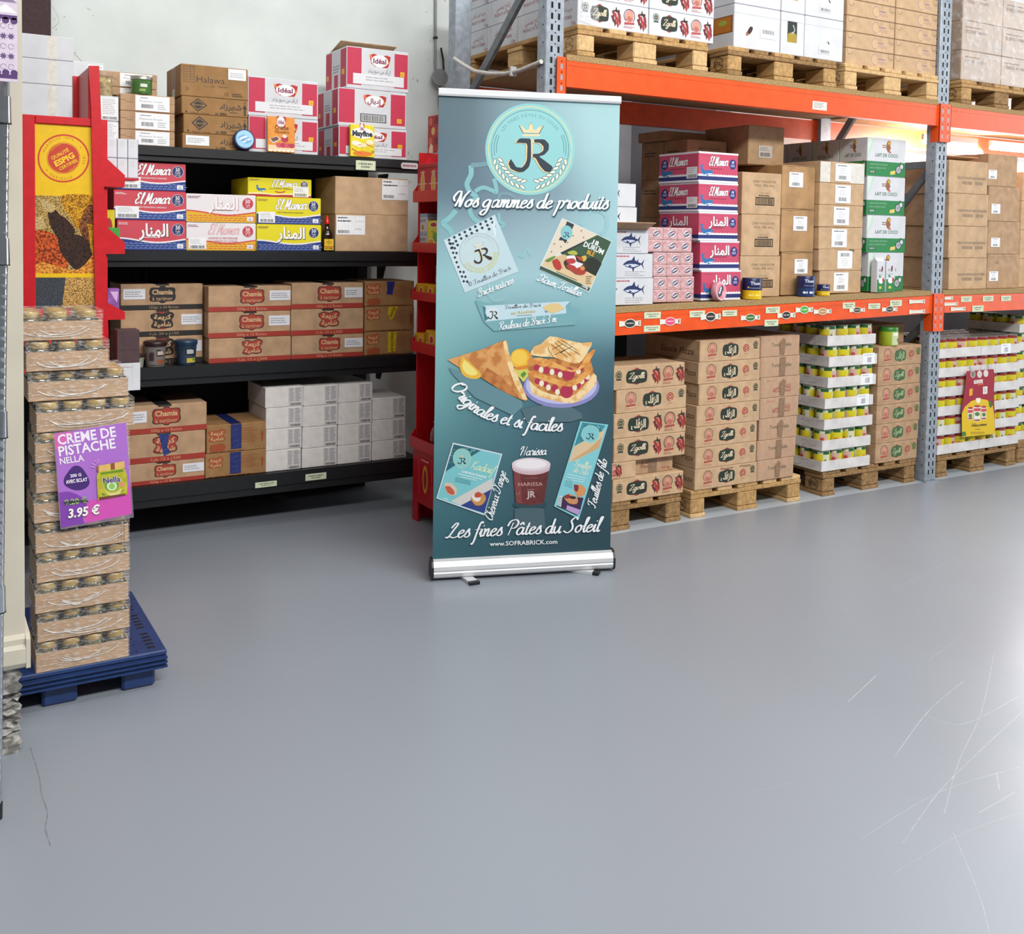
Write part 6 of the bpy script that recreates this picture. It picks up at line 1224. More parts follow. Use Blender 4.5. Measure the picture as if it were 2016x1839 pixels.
# ---- trays of cans
def can_mesh(rim, hgt=.112, r=.0475):
    mb = MB(); N = 20; Y = K('#cfc21d'); P_ = K('#c9a79a'); W_ = K('#cfcfae'); G_ = K(rim); S_ = M('can_steel', '#b5b5b0', .3, .7)
    prof = [(r*.97, 0, S_), (r, .003, Y), (r, hgt*.80, 'top'), (r*1.0, hgt*.93, G_), (r*1.02, hgt*.96, S_), (r*1.02, hgt*.985, S_), (r*.95, hgt, S_), (0.001, hgt-.003, S_)]
    vs = [(q*math.cos(2*math.pi*k/N), q*math.sin(2*math.pi*k/N), z) for q, z, _ in prof for k in range(N)]
    mb.v = vs
    for i in range(len(prof)-1):
        for k in range(N):
            m = prof[i][2]
            if i == 1: m = P_ if k in (0, 1, 2) else W_ if k in (7, 8, 9) else Y
            if m == 'top': m = W_ if k % 5 < 2 and rim == '#1f5c2a' else G_
            mb.f.append((i*N+k, i*N+(k+1) % N, (i+1)*N+(k+1) % N, (i+1)*N+k)); mb.mi.append(mb.mat(m)); mb.sm.append(i in (1, 2))
    p0 = len(mb.v)
    for k, (a, h0, h1, mm, da) in enumerate(((.3, .35, .6, '#b5403a', .22), (1.6, .3, .5, '#c95a2a', .3), (2.5, .25, .55, '#5a6a70', .12), (4.2, .3, .52, '#c95a2a', .3), (.35, .15, .28, '#8a8a5a', .25))):
        v = []; n = 5
        for i in range(n+1):
            t = a-da+2*da*i/n; v += [(r*1.012*math.cos(t), r*1.012*math.sin(t), hgt*h0), (r*1.012*math.cos(t), r*1.012*math.sin(t), hgt*h1)]
        mb.geo(v, [(2*i, 2*i+2, 2*i+3, 2*i+1) for i in range(n)], K(mm), True)
    o = mb.build('can'); me = o.data; bpy.data.objects.remove(o); return me
CAN_G = can_mesh('#1f5c2a'); CAN_R = can_mesh('#8d2a2a', .114, .049)
TRAYW = M('white_tray_card', '#d4d1cf', .6, var=.06, scale=14, bump=.1)
def can_tray(x0, x1, z0, yf, d, nx, ny, mesh, label, group, lab=None, full=False, pitch=.117, dirt=False):
    e = empty('can_tray', ((x0+x1)/2, yf+d/2, z0), label, 'can tray', group)
    mb = MB(); t = .004; th = .058
    mb.box(x0, x1, yf+t, yf+d-t, z0, z0+t, TRAYW)
    mb.box(x0, x1, yf, yf+t, z0, z0+th, TRAYW); mb.box(x0, x1, yf+d-t, yf+d, z0, z0+th, TRAYW); mb.box(x0, x0+t, yf+t, yf+d-t, z0+t, z0+th, TRAYW); mb.box(x1-t, x1, yf+t, yf+d-t, z0+t, z0+th, TRAYW)
    if dirt:
        p = Pr(mb, (x0, yf+d, z0), (0, -1, 0), (0, 0, 1), (-1, 0, 0), d, th)
        for k in range(5): a, b = random.uniform(.3, .85), random.uniform(.1, .8); p.stroke([(a, b), (a+.06, b+random.uniform(-.2, .2)), (a+.14, b+random.uniform(-.1, .3))], .05, '#a89f9c')
    mb.build('tray', e)
    if lab:
        mb = MB(); p = Pr(mb, (x0, yf, z0), (1, 0, 0), (0, 0, 1), (0, -1, 0), x1-x0, th); p.k = 5; p.rect(lab[0], .0, lab[0]+.25, 1.12, PAPER); p.bars(lab[0]+.09, .18, lab[0]+.18, .7, '#6d6f7c', 10); p.lines(lab[0]+.03, 1.0, lab[0]+.22, .85, 1, '#8a8c92'); mb.build('paper_label', e)
    sx, sy = (x1-x0)/nx, d/ny
    for a in range(nx):
        for b in range(ny):
            if b > 0 and a > 0 and not full: continue
            o = bpy.data.objects.new('can', mesh); COL.objects.link(o); o.parent = e
            o.location = (x0+sx*(a+.5)-(x0+x1)/2, yf+sy*(b+.5)-yf-d/2, t+.0005); o.rotation_euler.z = random.choice((0, .6, 1.9, 2.8, 3.6, 4.4, 5.2))
    return e
for i, (x0, x1, z0, z1, yf, d) in enumerate(L['trayA']):
    z0 = FZ if i == 0 else FZ+i*.1188
    can_tray(x0-.002, x0+.398, z0, yf, .40, 4, 4, CAN_G, 'tray of green-rimmed yellow cans, %s of the stack of seven' % ordn(i, 7), 'can trays on the dark pallet', lab=(.6+.02*i,) if i in (3, 4, 5) else None, full=i == 6, dirt=True)
for i in range(6):
    for s in range(2):
        x0 = 5.418-.003*i+s*.412
        can_tray(x0, x0+.409, FZ+i*.1195, 3.99, .40, 4, 4, CAN_R, 'tray of red-rimmed yellow cans, %s of the stack %s' % (ordn(i, 6), ('beside the upright', 'behind the poster')[s]), 'can trays in the second bay', lab=(.5,) if i == 5 and s else None, full=i == 5)
for i in range(7): can_tray(6.30, 6.70, FZ+i*.1195, 4.05, .40, 4, 4, CAN_G, 'white can tray at the edge of the picture, %s of its stack' % ordn(i, 7), 'can trays beyond the poster')
pallet(6.29, 4.02, 0, 'wooden floor pallet at the edge of the picture under the farthest can trays', 'pallets on the floor', [WOODO])
# ---- red and yellow poster hanging on the can trays
e = empty('poster', (5.79, 3.97, .24), 'red and yellow poster with three cans hanging on the red-rimmed can trays', 'poster')
HB = (0.0015065, -1.55447e-05, 0.266531, -0.000300153, -0.00177793, 2.23631, -0.000224791, -2.12033e-05)
mb = MB(); p = Pr(mb, (0, 3.968, 0), (1, 0, 0), (0, 0, 1), (0, -1, 0), 1, 1, HB)
ZO = lambda x, y: (1560+x/4.421, 600+y/4.421)
def zp(*pts): return [ZO(*q) for q in pts]
p.poly(zp((1550, 580), (1785, 560), (1795, 620), (1785, 800), (1800, 1125), (1510, 1155), (1508, 900), (1530, 760)), '#9c1730')
p.poly(zp(*[(1508, 950), (1535, 890), (1590, 840), (1660, 818), (1730, 830), (1778, 880), (1788, 950), (1800, 1125), (1510, 1155)]), '#dfba14')
for q, c_ in (((1605, 605), '#6d7a62'), ((1663, 605), '#c9c9c0'), ((1718, 598), '#d9cfd0')): p.ell(*ZO(*q), 4.6, 7, '#e6e2dc'); p.ell(*ZO(*q), 3.8, 6, c_)
p.poly(zp((1612, 660), (1690, 650), (1692, 682), (1614, 690)), '#e9e2dc'); p.text('DELIZIA', *ZO(1652, 671), 5, '#9c1730', w=16); p.poly(zp((1645, 690), (1697, 684), (1697, 697), (1645, 702)), '#c9602a')
p.poly(zp((1575, 735), (1604, 728), (1600, 790), (1572, 795)), '#dfa62a'); p.poly(zp((1692, 715), (1732, 710), (1730, 775), (1692, 780)), '#e2dcd6'); p.lines(*ZO(1698, 725), *ZO(1726, 765), 4, '#9a8c88')
p.poly(zp((1630, 815), (1672, 812), (1668, 850), (1652, 862), (1636, 850)), '#efe8d4'); p.poly(zp((1742, 845), (1770, 838), (1778, 870), (1762, 900), (1746, 885)), '#3f6a24'); p.poly(zp((1510, 1110), (1540, 1105), (1548, 1140), (1512, 1150)), '#3f7a2a')
for cx, w_, t_, b_ in ((1582, 22, 900, 1000), (1700, 22, 890, 1000), (1642, 30, 885, 1015)):
    p.poly(zp((cx-w_, t_), (cx+w_, t_-4), (cx+w_*.9, b_), (cx-w_*.9, b_+2)), '#e4e2dc'); p.ell(*ZO(cx, t_), w_/4.4, 2.2, '#b32a3a'); p.poly(zp((cx-w_*.95, t_+18), (cx+w_*.95, t_+15), (cx+w_*.95, t_+42), (cx-w_*.95, t_+44)), '#c9485a'); p.ell(*ZO(cx, t_+68), w_/6, 4, '#4f7a3a'); p.poly(zp((cx-w_*.8, b_-14), (cx+w_*.8, b_-16), (cx+w_*.8, b_-4), (cx-w_*.8, b_-2)), '#8a2230')
p.script('Delizia pr\u00e9mium', [ZO(1590, 1064), ZO(1722, 1052)], '#4a3a12', size=3, wt=.3); p.lines(*ZO(1625, 1080), *ZO(1680, 1092), 1, '#7a6418'); p.lines(*ZO(1585, 1105), *ZO(1725, 1130), 3, '#9a8422', .4)
mb.geo([p.p3(*q) for q in zp((1550, 580), (1785, 560), (1800, 1125), (1510, 1155))], [(0, 1, 2, 3)], K('#9c1730'))
mb.v = [(x, y if k < len(mb.v)-4 else 3.9695, z) for k, (x, y, z) in enumerate(mb.v)]
mb.build('sheet', e)
mb = MB(); mb.tube([(5.70, 3.972, .655), (5.70, 3.986, .68)], .002, GREYP, 6); mb.tube([(5.88, 3.972, .65), (5.88, 3.986, .68)], .002, GREYP, 6); mb.build('hanger', e)
# ------------------------------------------------------------------ upper level goods
UZ = ZU+.1455
UG = 'white cartons on the upper level'
cols = ((3.972, 4.222), (4.226, 4.516), (4.520, 4.812), (4.816, 5.06))
for k, (ya, yb) in enumerate(cols):
    for i in range(3):
        c = Carton('harissa_carton', 2.682, 3.098, UZ+i*.128, UZ+i*.128+.127, ya, yb-ya, 'white red-printed carton at the rack end, %s layer, %s row' % (('bottom', 'middle', 'top')[i], ('front', 'second', 'third', 'rearmost')[k]), UG, WHITE)
        (k_upz if k == 0 else k_tunisia)(c, i+k, 3); 
        if k == 0: c.Lf.k += 1
        c.done()
for i in range(3):
    c = Carton('harissa_carton', 3.103, 3.515, UZ+i*.128, UZ+i*.128+.127, 3.972, .25, 'white carton with green logo and chillies, %s layer beside the hand-hole crates' % ('bottom', 'middle', 'top')[i], UG, WHITE); k_upz(c, i, 3); c.done()
o = [q for q in COL.objects if q.get('label', '').startswith('white red-printed carton at the rack end, bottom layer, front')][0]
mb = MB(); mb.prism([(2.69, UZ+.02), (2.78, UZ+.0), (2.80, UZ+.06), (2.77, UZ+.12), (2.70, UZ+.125)], 'y', 3.955, 3.968, FILM); mb.build('torn_film', o)
for key, v, tx in (('upw1', 0, 'white crate with a dark hand hole and barcode label'), ('upw2', 1, 'white crate with a tall window showing a bottle'), ('upw3', 2, 'white crate with a small black mark and barcode label')):
    x0, x1, z0, z1, yf, d = L[key][0]
    for i in range(2):
        za = UZ+i*.225
        c = Carton('produce_crate', x0, x1, za, za+.223, yf, .4, tx+(', on its pallet', ', on top of another crate')[i], 'white crates on the upper level', WHITE, 'crate'); k_crate(v)(c, i, 2); c.done()
for key, tx in (('upc1', 'beside the white crates'), ('upc2', 'beside the middle upright')):
    x0, x1 = L[key][0][:2]
    for i in range(5):
        za = UZ+i*.0895
        c = Carton('slotted_tray_box', x0, min(x1, 5.258), za, za+.0885, 3.975, .3, 'brown slotted tray box, %s of the column %s' % (ordn(i, 5), tx), 'slotted boxes on the upper level', CARD2); k_upc(c, i, 5); c.done()
e = empty('wrapped_load', (5.88, 4.22, UZ), 'load of brown cartons wrapped in clear stretch film on the upper level', 'carton load')
for j in range(2):
    for i in range(3):
        za = UZ+.001+i*.18; xa = 5.485+.395*j
        c = Carton('carton', xa, xa+.392, za, za+.179, 3.97, .5, None, None, BROWNW); k_upd(c, i, 3); c.mb.build('carton', e)
mb = MB(); mb.box(5.482, 6.275, 3.966, 4.475, UZ+.0005, UZ+.545, FILM, .012); mb.build('stretch_film', e)
# ------------------------------------------------------------------ red display stands
# the near stand (spices), facing along the aisle
e = empty('display_stand', (.5, 4.35, 0), 'red spice display stand with a yellow poster behind the jar trays', 'display stand')
def pts_out(m, xs): return xs
mb = MB(); mb.prism([(.35, 1.868), (.645, 1.868), (.645, .02), (.46, .02), (.46, 1.0), (.35, 1.0)], 'y', 4.125, 4.14, REDM); mb.build('side_panel', e)
mb = MB(); mb.prism([(.35, 1.868), (.645, 1.868), (.645, .02), (.46, .02), (.46, 1.0), (.35, 1.0)], 'y', 4.60, 4.615, REDM); mb.build('side_panel', e)
mb = MB(); mb.box(.35, .365, 4.14, 4.60, 1.0, 1.868, REDM); mb.build('back_panel', e)
mb = MB(); mb.box(.345, .394, 4.113, 4.125, .9, 1.868, REDM, .003); mb.box(.394, .59, 4.113, 4.125, 1.838, 1.868, REDM, .003); mb.build('frame', e)
mb = MB(); mb.prism([(.585, 1.9), (.577, 2.063), (.613, 2.066), (.628, 1.66), (.634, 1.47), (.642, 1.15), (.652, .88), (.655, .05), (.605, .05), (.603, .9)], 'y', 4.105, 4.123, REDM); mb.build('post', e)
mb = MB(); mb.box(.577, .60, 4.123, 4.43, 1.85, 2.06, REDM, .002); mb.box(.56, .577, 4.40, 4.43, 1.85, 2.06, REDM); mb.build('header', e)
mb = MB(); mb.box(.6465, .76, 4.128, 4.26, 1.644, 1.651, REDM); mb.build('tray_insert', e)
for zt, zb in ((1.735, 1.615), (1.475, 1.36), (1.184, 1.108), (.93, .80)):
    mb = MB(); mb.prism([(.625, zt), (.705, zt-(zt-zb)*.62), (.705, zb), (.625, zb)], 'y', 4.107, 4.125, REDM)
    mb.prism([(.625, zt), (.705, zt-(zt-zb)*.62), (.705, zb), (.625, zb)], 'y', 4.60, 4.615, REDM)
    mb.box(.40, .704, 4.125, 4.60, zb, zb+.008, REDM); mb.box(.697, .705, 4.125, 4.60, zb, zb+.028, REDM); mb.build('tray', e)
HS = (0.00157134, -1.62137e-05, 0.278002, -0.000298898, -0.00185311, 2.2695, -0.000224791, -2.12033e-05)
mb = MB(); p = Pr(mb, (0, 4.1215, 0), (1, 0, 0), (0, 0, 1), (0, -1, 0), 1, 1, HS)
YEL = M('poster_yellow', '#e6b90f', .4, var=.02)
p.poly([(70, 240), (182, 248), (196, 606), (64, 606)], YEL)
R_ = '#bf3a22'
p.arc(127.5, 311.5, 49.5, 0, 360, 3.4, R_, 48, ry=46); p.arc(127.5, 311, 32.5, 0, 360, 1, R_, 40, ry=30.5); p.ell(127.5, 311, 31, 29, R_, 36)
p.arctext('MARSEILLE  1876', 127.5, 311, 40.5, 112, 5, R_, gap=1.5); p.arctext('MARSEILLE', 127.5, 311, 40.5, 262, 5, R_, gap=1.6, inside=True); p.arctext('1876', 127.5, 311, 40.5, 355, 5, R_, gap=1.5)
p.circ(161, 290, 1.2, R_); p.circ(95, 335, 1.2, R_)
p.text('QUALIT\u00c9', 120.5, 303, 6.5, '#e8b91a', w=38, rot=27, bold=.03); p.text('ESPIG', 129, 313.5, 11, '#efc322', w=42, rot=27, bold=.04); p.text('CERTIFI\u00c9E', 136.5, 324, 6, '#e8b91a', w=40, rot=27, bold=.03)
p.arc(127.5, 311, 27, 100, 150, .9, '#e0a520', 14); p.arc(127.5, 311, 27, -70, -30, .9, '#e0a520', 14)
SP = lambda n, a, b, s: M('spice_'+n, a, .85, var=.2, scale=s*2.2, hex2=b)
TAN = SP('tan', '#5d4218', '#c9a860', 120); YEP = SP('yellow', '#7a4d08', '#d69a1c', 90); BRN = SP('brown', '#3a1c0c', '#8d5222', 80); REDP = SP('red', '#6d1f08', '#cf5a1c', 70); DKB = SP('dark', '#170d0a', '#3f2418', 90); GRY = SP('grey', '#15171c', '#4b5058', 160); PNT = SP('peanut', '#6d4a22', '#d3a65c', 110); ORG = SP('orange', '#a35414', '#e29a3a', 60)
def pile(pts, m): p.poly(spline(pts+[pts[0]], 4)[:-1], m)
p.poly([(68, 384), (186, 388), (190, 540), (65, 538)], TAN)
pile([(122, 386), (140, 382), (184, 386), (187, 412), (176, 424), (168, 446), (152, 448), (140, 424), (128, 412)], YEP)
pile([(164, 424), (176, 404), (187, 410), (189, 470), (176, 478), (164, 464), (158, 446)], BRN)
pile([(96, 416), (108, 410), (120, 422), (132, 430), (150, 452), (142, 468), (120, 474), (108, 456), (100, 440)], DKB)
pile([(66, 462), (78, 452), (98, 456), (114, 466), (124, 490), (136, 514), (130, 534), (100, 538), (66, 536)], REDP)
pile([(116, 474), (134, 464), (158, 462), (180, 480), (184, 500), (172, 518), (152, 530), (136, 516), (122, 496)], DKB)
pile([(66, 526), (84, 516), (110, 522), (150, 532), (170, 520), (188, 500), (190, 540), (65, 538)], ORG)
pile([(174, 440), (188, 448), (189, 494), (182, 496), (178, 466)], YEP); pile([(78, 390), (96, 396), (112, 408), (104, 418), (90, 412)], SP('straw', '#7a5c26', '#dcc488', 140)); pile([(70, 430), (84, 426), (92, 444), (82, 452), (70, 448)], SP('straw', '#7a5c26', '#dcc488', 140))
p.poly([(65, 538), (190, 538), (190, 546), (65, 546)], YEL); p.poly([(65, 546), (132, 546), (124, 606), (64, 606)], GRY); p.poly([(132, 546), (190, 546), (194, 606), (124, 606)], PNT)
p.ell(150, 604, 9, 4, '#b5713a'); p.ell(178, 603, 10, 4, '#8f4a22')
tag(mb.build('poster', e))
# small white boxes with cards on the first tray, other packs on the lower trays
def minibox(x0, x1, y0, y1, z0, z1, mat, label, name='spice_box', grp='packs on the spice stand', paint=None):
    c = Carton(name, x0, x1, z0, z1, y0, y1-y0, label, grp, mat, seam=False, ch=.001)
    if paint: paint(c)
    c.done()
def sbx(c): c.F.rect(.02, .02, .98, .04, '#2a3f78'); c.F.rect(.96, 0, .99, 1, '#2a3f78'); c.F.lines(.3, .9, .7, .6, 4, '#b3a9a6', .2)
for r_ in range(2):
    for k in range(3):
        x0 = .6335+.0385*k
        minibox(x0+.012, x0+.0495, 4.142, 4.25, 1.6515+r_*.0755, 1.6515+r_*.0755+.0745, WHITE, 'small white spice box with blue edge, %s row, %s from the red post' % (('lower', 'upper')[r_], ('nearest', 'second', 'third')[k]), paint=sbx)
for k in range(1): pass
minibox(.645, .692, 4.14, 4.22, 1.3685, 1.46, M('pack_green', '#3f9a3a', .5), 'green and white sachet pack on the second tray of the spice stand', 'sachet_pack', paint=lambda c: (c.F.rect(.4, .0, 1, .35, '#d9d9d2'), c.F.ell(.4, .6, .2, .15, '#2ac05a')))
minibox(.645, .69, 4.24, 4.33, 1.3685, 1.53, M('pack_yellow', '#d9c41c', .5), 'yellow sachet pack with a red oval on the second tray of the spice stand', 'sachet_pack', paint=lambda c: c.F.ell(.5, .6, .3, .2, '#b3262a'))
minibox(.648, .69, 4.14, 4.20, 1.1165, 1.225, M('pack_lilac', '#8a5aa3', .4, var=.2, scale=30), 'crumpled lilac sachet on the third tray of the spice stand', 'sachet_pack', paint=lambda c: c.F.poly([(.2, .9), (.8, .5), (.9, .9)], '#c9a9d6'))
minibox(.660, .745, 4.02, 4.10, .845, .95, WHITE, 'white carton of little boxes leaning out below the spice stand', 'spice_box', paint=lambda c: (c.F.stroke([(.33, .2), (.33, 1)], .01, '#b9b4b0', smooth=False), c.F.stroke([(.66, .2), (.66, 1)], .01, '#b9b4b0', smooth=False), c.F.lines(.1, .9, .9, .8, 1, '#b3a9a6')))
minibox(.662, .742, 4.02, 4.10, .951, 1.075, M('plum_box', '#4a3336', .6, var=.06), 'plum brown box stacked on the white one below the spice stand', 'spice_box', paint=lambda c: c.F.rect(0, .38, 1, .4, '#3a2629'))
# the far stand, beside the banner
e = empty('display_stand', (2.32, 4.38, 0), 'red grocery display stand half hidden behind the banner', 'display stand')
X0, X1, Y0, Y1 = 2.2, 2.45, 4.06, 4.66
for y in (Y0, Y1-.012): mb = MB(); mb.box(X0, X1, y, y+.012, 0, 1.86, REDM, .002); mb.build('side_panel', e)
mb = MB(); mb.box(X1-.012, X1, Y0+.012, Y1-.012, .05, 1.86, REDM); mb.build('back_panel', e)
for zt, zb in ((1.667, 1.611), (1.41, 1.362), (1.165, 1.122), (.915, .862), (.432, .376)):
    mb = MB(); mb.box(2.176, X1-.012, Y0+.012, Y1-.0125, zb, zb+.008, REDM); mb.box(2.172, 2.18, Y0-.002, Y1+.002, zb, zt, REDM, .001)
    for y in (Y0-.002, Y1-.006): mb.prism([(2.174, zb), (2.174, zt), (2.21, zt+.05), (2.215, zb)], 'y', y, y+.006, REDM)
    mb.build('tray', e)
mb = MB(); mb.box(2.19, 2.2, Y0, Y1, .10, .376, REDM, .001); mb.box(2.19, 2.2, Y1-.06, Y1, 0, .10, REDM); mb.box(2.19, 2.2, Y0, Y0+.06, 0, .10, REDM)
p = Pr(mb, (2.19, Y1, .12), (0, -1, 0), (0, 0, 1), (-1, 0, 0), .6, .25)
for k in range(3): p.stroke([(.12+.3*k, .1), (.12+.3*k, .9), (.36+.3*k, .9), (.36+.3*k, .1)], .015, '#d9606a', smooth=False); p.ell(.24+.3*k, .45, .05, .28, '#d9a02a'); p.ell(.24+.3*k, .45, .03, .2, '#a8242a'); p.lines(.16+.3*k, .85, .32+.3*k, .78, 1, '#e9b9b0')
mb.build('plinth', e)
mb = MB(); mb.box(2.25, 2.256, Y0, Y1, 1.86, 2.045, M('red_header', '#a12a26', .5, var=.05), .001)
p = Pr(mb, (2.25, Y1, 1.86), (0, -1, 0), (0, 0, 1), (-1, 0, 0), .6, .185)
for r_ in range(3):
    for k in range(9): p.k = 1; p.circ(.05+.11*k+.05*(r_ % 2), .85-.27*r_, .11, ('#c9655a', '#6d1d20', '#d0b06a', '#b5504a')[(k+r_*2) % 4], 14)
for k in range(6): p.k = 2; p.poly([(.02+.17*k, .0), (.1+.17*k, .0), (.1+.17*k, .18), (.06+.17*k, .26), (.03+.17*k, .15)], '#e4d3b5')
mb.build('header', e)
def sidebox(y0, y1, z0, z1, x0, x1, mat, label, name, paint=None):
    c = Carton(name, x0, x1, z0, z1, y0, y1-y0, label, 'goods on the far red stand', mat, seam=False, ch=.0015)
    if paint: paint(c)
    c.done()
def p_shell(c):
    P = c.Lf; P.rect(.05, .86, .95, .9, '#7a1420')
    for cx in (.25, .75): P.arc(cx, .45, .34, 60, 120, .02, '#d8a9a0', 10); P.ell(cx, .45, .1, .34, '#d2b9a6'); P.ell(cx, .45, .06, .28, '#c9962a'); P.stroke([(cx-.2, .45), (cx+.2, .45)], .02, '#d9c0b5', smooth=False)
    c.F.lines(.1, .9, .6, .8, 1, '#d9a0a0')
REDB = M('red_box', '#b3202e', .45, var=.04); YB = M('stock_cube_yellow', '#d9a414', .45, var=.04)
sidebox(4.40, 4.64, 1.6195, 1.80, 2.186, 2.3, REDB, 'red box with two shell drawings in the top tray of the far red stand', 'dessert_box', p_shell)
sidebox(4.14, 4.38, 1.6195, 1.80, 2.186, 2.3, REDB, 'red box with shell drawings, in the top tray right behind the banner edge', 'dessert_box', p_shell)
sidebox(4.46, 4.62, 1.8005+.001, 1.845, 2.30, 2.4, WHITE, 'white packet with a dark red picture under the patterned header', 'dessert_packet', lambda c: (c.Lf.rect(.5, .55, .95, .95, '#7a1a28'), c.Lf.ell(.25, .4, .2, .3, '#d9d2c2')))
def p_tin(c): c.F.text('GELATINE', .5, .62, .16, '#2a3a78', w=.8, bold=.02); c.Lf.text('GELATINE', .4, .62, .16, '#2a3a78', w=.7, bold=.02); c.Lf.rect(0, .8, 1, .98, '#8fa9c4'); c.F.rect(0, .8, 1, .98, '#8fa9c4'); c.Lf.ell(.4, .25, .16, .14, '#b57a3a')
sidebox(4.56, 4.645, 1.3705, 1.462, 2.205, 2.30, WHITE, 'white pack with blue lettering, lower of the pair in the second tray', 'gelatine_pack', p_tin)
sidebox(4.56, 4.645, 1.463, 1.555, 2.205, 2.30, WHITE, 'white pack with blue lettering, upper of the pair in the second tray', 'gelatine_pack', p_tin)
def p_lem(c): P = c.Lf; P.rect(.5, .3, 1, .6, '#6aa834'); P.ell(.55, .86, .3, .09, '#e9e4da'); P.ell(.55, .86, .26, .07, '#b31f28'); P.ell(.35, .25, .32, .17, '#efe9d6'); P.ell(.35, .25, .26, .14, '#e2a81c'); P.lines(.35, .66, .8, .6, 1, '#3a6a2a')
sidebox(4.40, 4.53, 1.3705, 1.52, 2.19, 2.22, M('pack_lemon', '#d9cf2a', .45, var=.05), 'yellow and green packet in the second tray of the far red stand', 'juice_packet', p_lem)
def p_cube(c):
    P = c.Lf; P.circ(.62, .6, .2, '#e9e4da', 14); P.circ(.62, .6, .17, '#c22a28', 14); P.rect(.02, .05, .25, .9, '#b57a1c'); P.ell(.14, .3, .1, .2, '#e9dcc0')
    P = c.F; P.circ(.5, .6, .2, '#e9e4da', 14); P.circ(.5, .6, .17, '#c22a28', 14)
for k, y in enumerate((4.545, 4.44, 4.335, 4.23)): sidebox(y, y+.10, 1.1305, 1.205, 2.186, 2.25, YB, 'yellow stock cube box, %s from the wall in the third tray' % ('nearest', 'second', 'third', 'fourth')[k], 'stock_cube_box', p_cube)
sidebox(4.40, 4.47, 1.2055, 1.30, 2.21, 2.25, YB, 'upright yellow stock cube box on the third tray row', 'stock_cube_box', p_cube)
for k, (y, h) in enumerate(((4.545, .085), (4.42, .11), (4.28, .11))): sidebox(y, y+.10, .8705, .8705+h, 2.186, 2.25, YB, '%s yellow stock cube box in the fourth tray' % ('lowest', 'taller middle', 'last')[k], 'stock_cube_box', p_cube)
for k, y in enumerate((4.46, 4.36, 4.26)):
    mb = MB(); mb.lathe([(.03, 0), (.042, .02), (.04, .09), (.02, .13), (.028, .15)], M('clear_bag_red', '#8f3a42', .15, var=.3, scale=30, coat=.6), 10, (2.23, y, .385)); tag(mb.build('sweet_bag', None, (2.23, y, .385)), 'clear bag of red sweets, %s in the low tray of the far stand' % ('first', 'second', 'third')[k], 'bag', 'goods on the far red stand')
# ------------------------------------------------------------------ shrink-wrapped jar trays
GOLD = M('gold_lid', '#b5985a', .34, .25, var=.1, scale=30); JAR = M('jar_glass', '#5d5a46', .1, var=.25, scale=25, coat=1.0)
mb = MB(); mb.lathe([(.026, 0), (.03, .004), (.0305, .052), (.027, .061), (.024, .065)], JAR, 14); o = mb.build('jar', world=False); JM = o.data; bpy.data.objects.remove(o)
mb = MB(); mb.lathe([(.027, .062), (.028, .064), (.028, .080), (.0265, .082)], GOLD, 14); o = mb.build('lid', world=False); LM = o.data; bpy.data.objects.remove(o)
GLINT = M('film_glint', '#e4e0da', .25, var=.15, scale=40, alpha=.8)  # pale strokes paint highlights along the film's wrinkles
offs = [(.0, 0), (.004, .004), (-.002, -.003), (.003, .002), (0, .0), (-.004, .003), (.002, 0), (.0, -.002), (.004, .0), (-.016, .02), (-.002, .012), (-.03, .022)]
TN = 12
for i in range(TN):
    x0 = .312+offs[i][0]; x1 = .574+offs[i][0]*.6+(.012 if i in (8, 9) else 0) - (.055 if i > 9 else 0)+(.0 if i < 10 else 0); yf = 3.286+offs[i][1]; d = .205; z0 = .1225+i*.0908
    if i > 9: x0 -= .02
    e = empty('jar_tray', ((x0+x1)/2, yf+d/2, z0), 'film-wrapped tray of gold-lidded jars, %s of the stack of twelve' % (ordn(i, 12) if i < 6 or i > 7 else ('', '', '', '', '', '', 'sixth from top', 'fifth from top')[i]), 'jar tray', 'jar trays on the blue pallet')
    cx, cy = (x0+x1)/2, yf+d/2; mb = MB(); t = .003; th = .057
    mb.box(x0, x1, yf+t, yf+d-t, z0, z0+t, CARD); mb.box(x0, x1, yf, yf+t, z0, z0+th, CARD); mb.box(x0, x1, yf+d-t, yf+d, z0, z0+th, CARD); mb.box(x0, x0+t, yf+t, yf+d-t, z0+t, z0+th, CARD); mb.box(x1-t, x1, yf+t, yf+d-t, z0+t, z0+th, CARD)
    if i == 4-0: 
        for k in range(3): mb.box(x1-.03+.008*k, x1-.027+.008*k, yf-.002, yf, z0+.004, z0+th-.004, CARDD)
    mb.build('tray', e)
    nx = 4 if x1-x0 > .25 else 3
    for a in range(nx):
        for b in range(3):
            o = bpy.data.objects.new('jar', JM); COL.objects.link(o); o.parent = e; o.location = (x0+(x1-x0)*(a+.5)/nx-cx, yf+d*(b+.5)/3-cy, t); o.rotation_euler.z = random.random()*6
            q = bpy.data.objects.new('lid', LM); COL.objects.link(q); q.parent = o
    mb = MB(); N = 7; zt = z0+.0885
    mb.box(x0-.003, x1+.003, yf-.003, yf+d+.003, z0+.002, zt, FILM)
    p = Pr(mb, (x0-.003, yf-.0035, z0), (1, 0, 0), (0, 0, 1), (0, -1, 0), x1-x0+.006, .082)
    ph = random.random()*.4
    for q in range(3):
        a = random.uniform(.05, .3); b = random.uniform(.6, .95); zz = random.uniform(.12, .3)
        p.stroke([(a, zz+.2), (a+.12, zz+.02), ((a+b)/2, zz), (b-.12, zz+.08), (b, zz+.28)], random.uniform(.015, .05), GLINT, taper=True)
    for q in range(4): a = random.uniform(.3, .8); zz = random.uniform(.15, .4); p.stroke([(a, zz), (a+random.uniform(-.08, .1), zz+random.uniform(-.1, .14))], .014, GLINT, smooth=False, taper=True)
    mb.build('shrink_film', e)
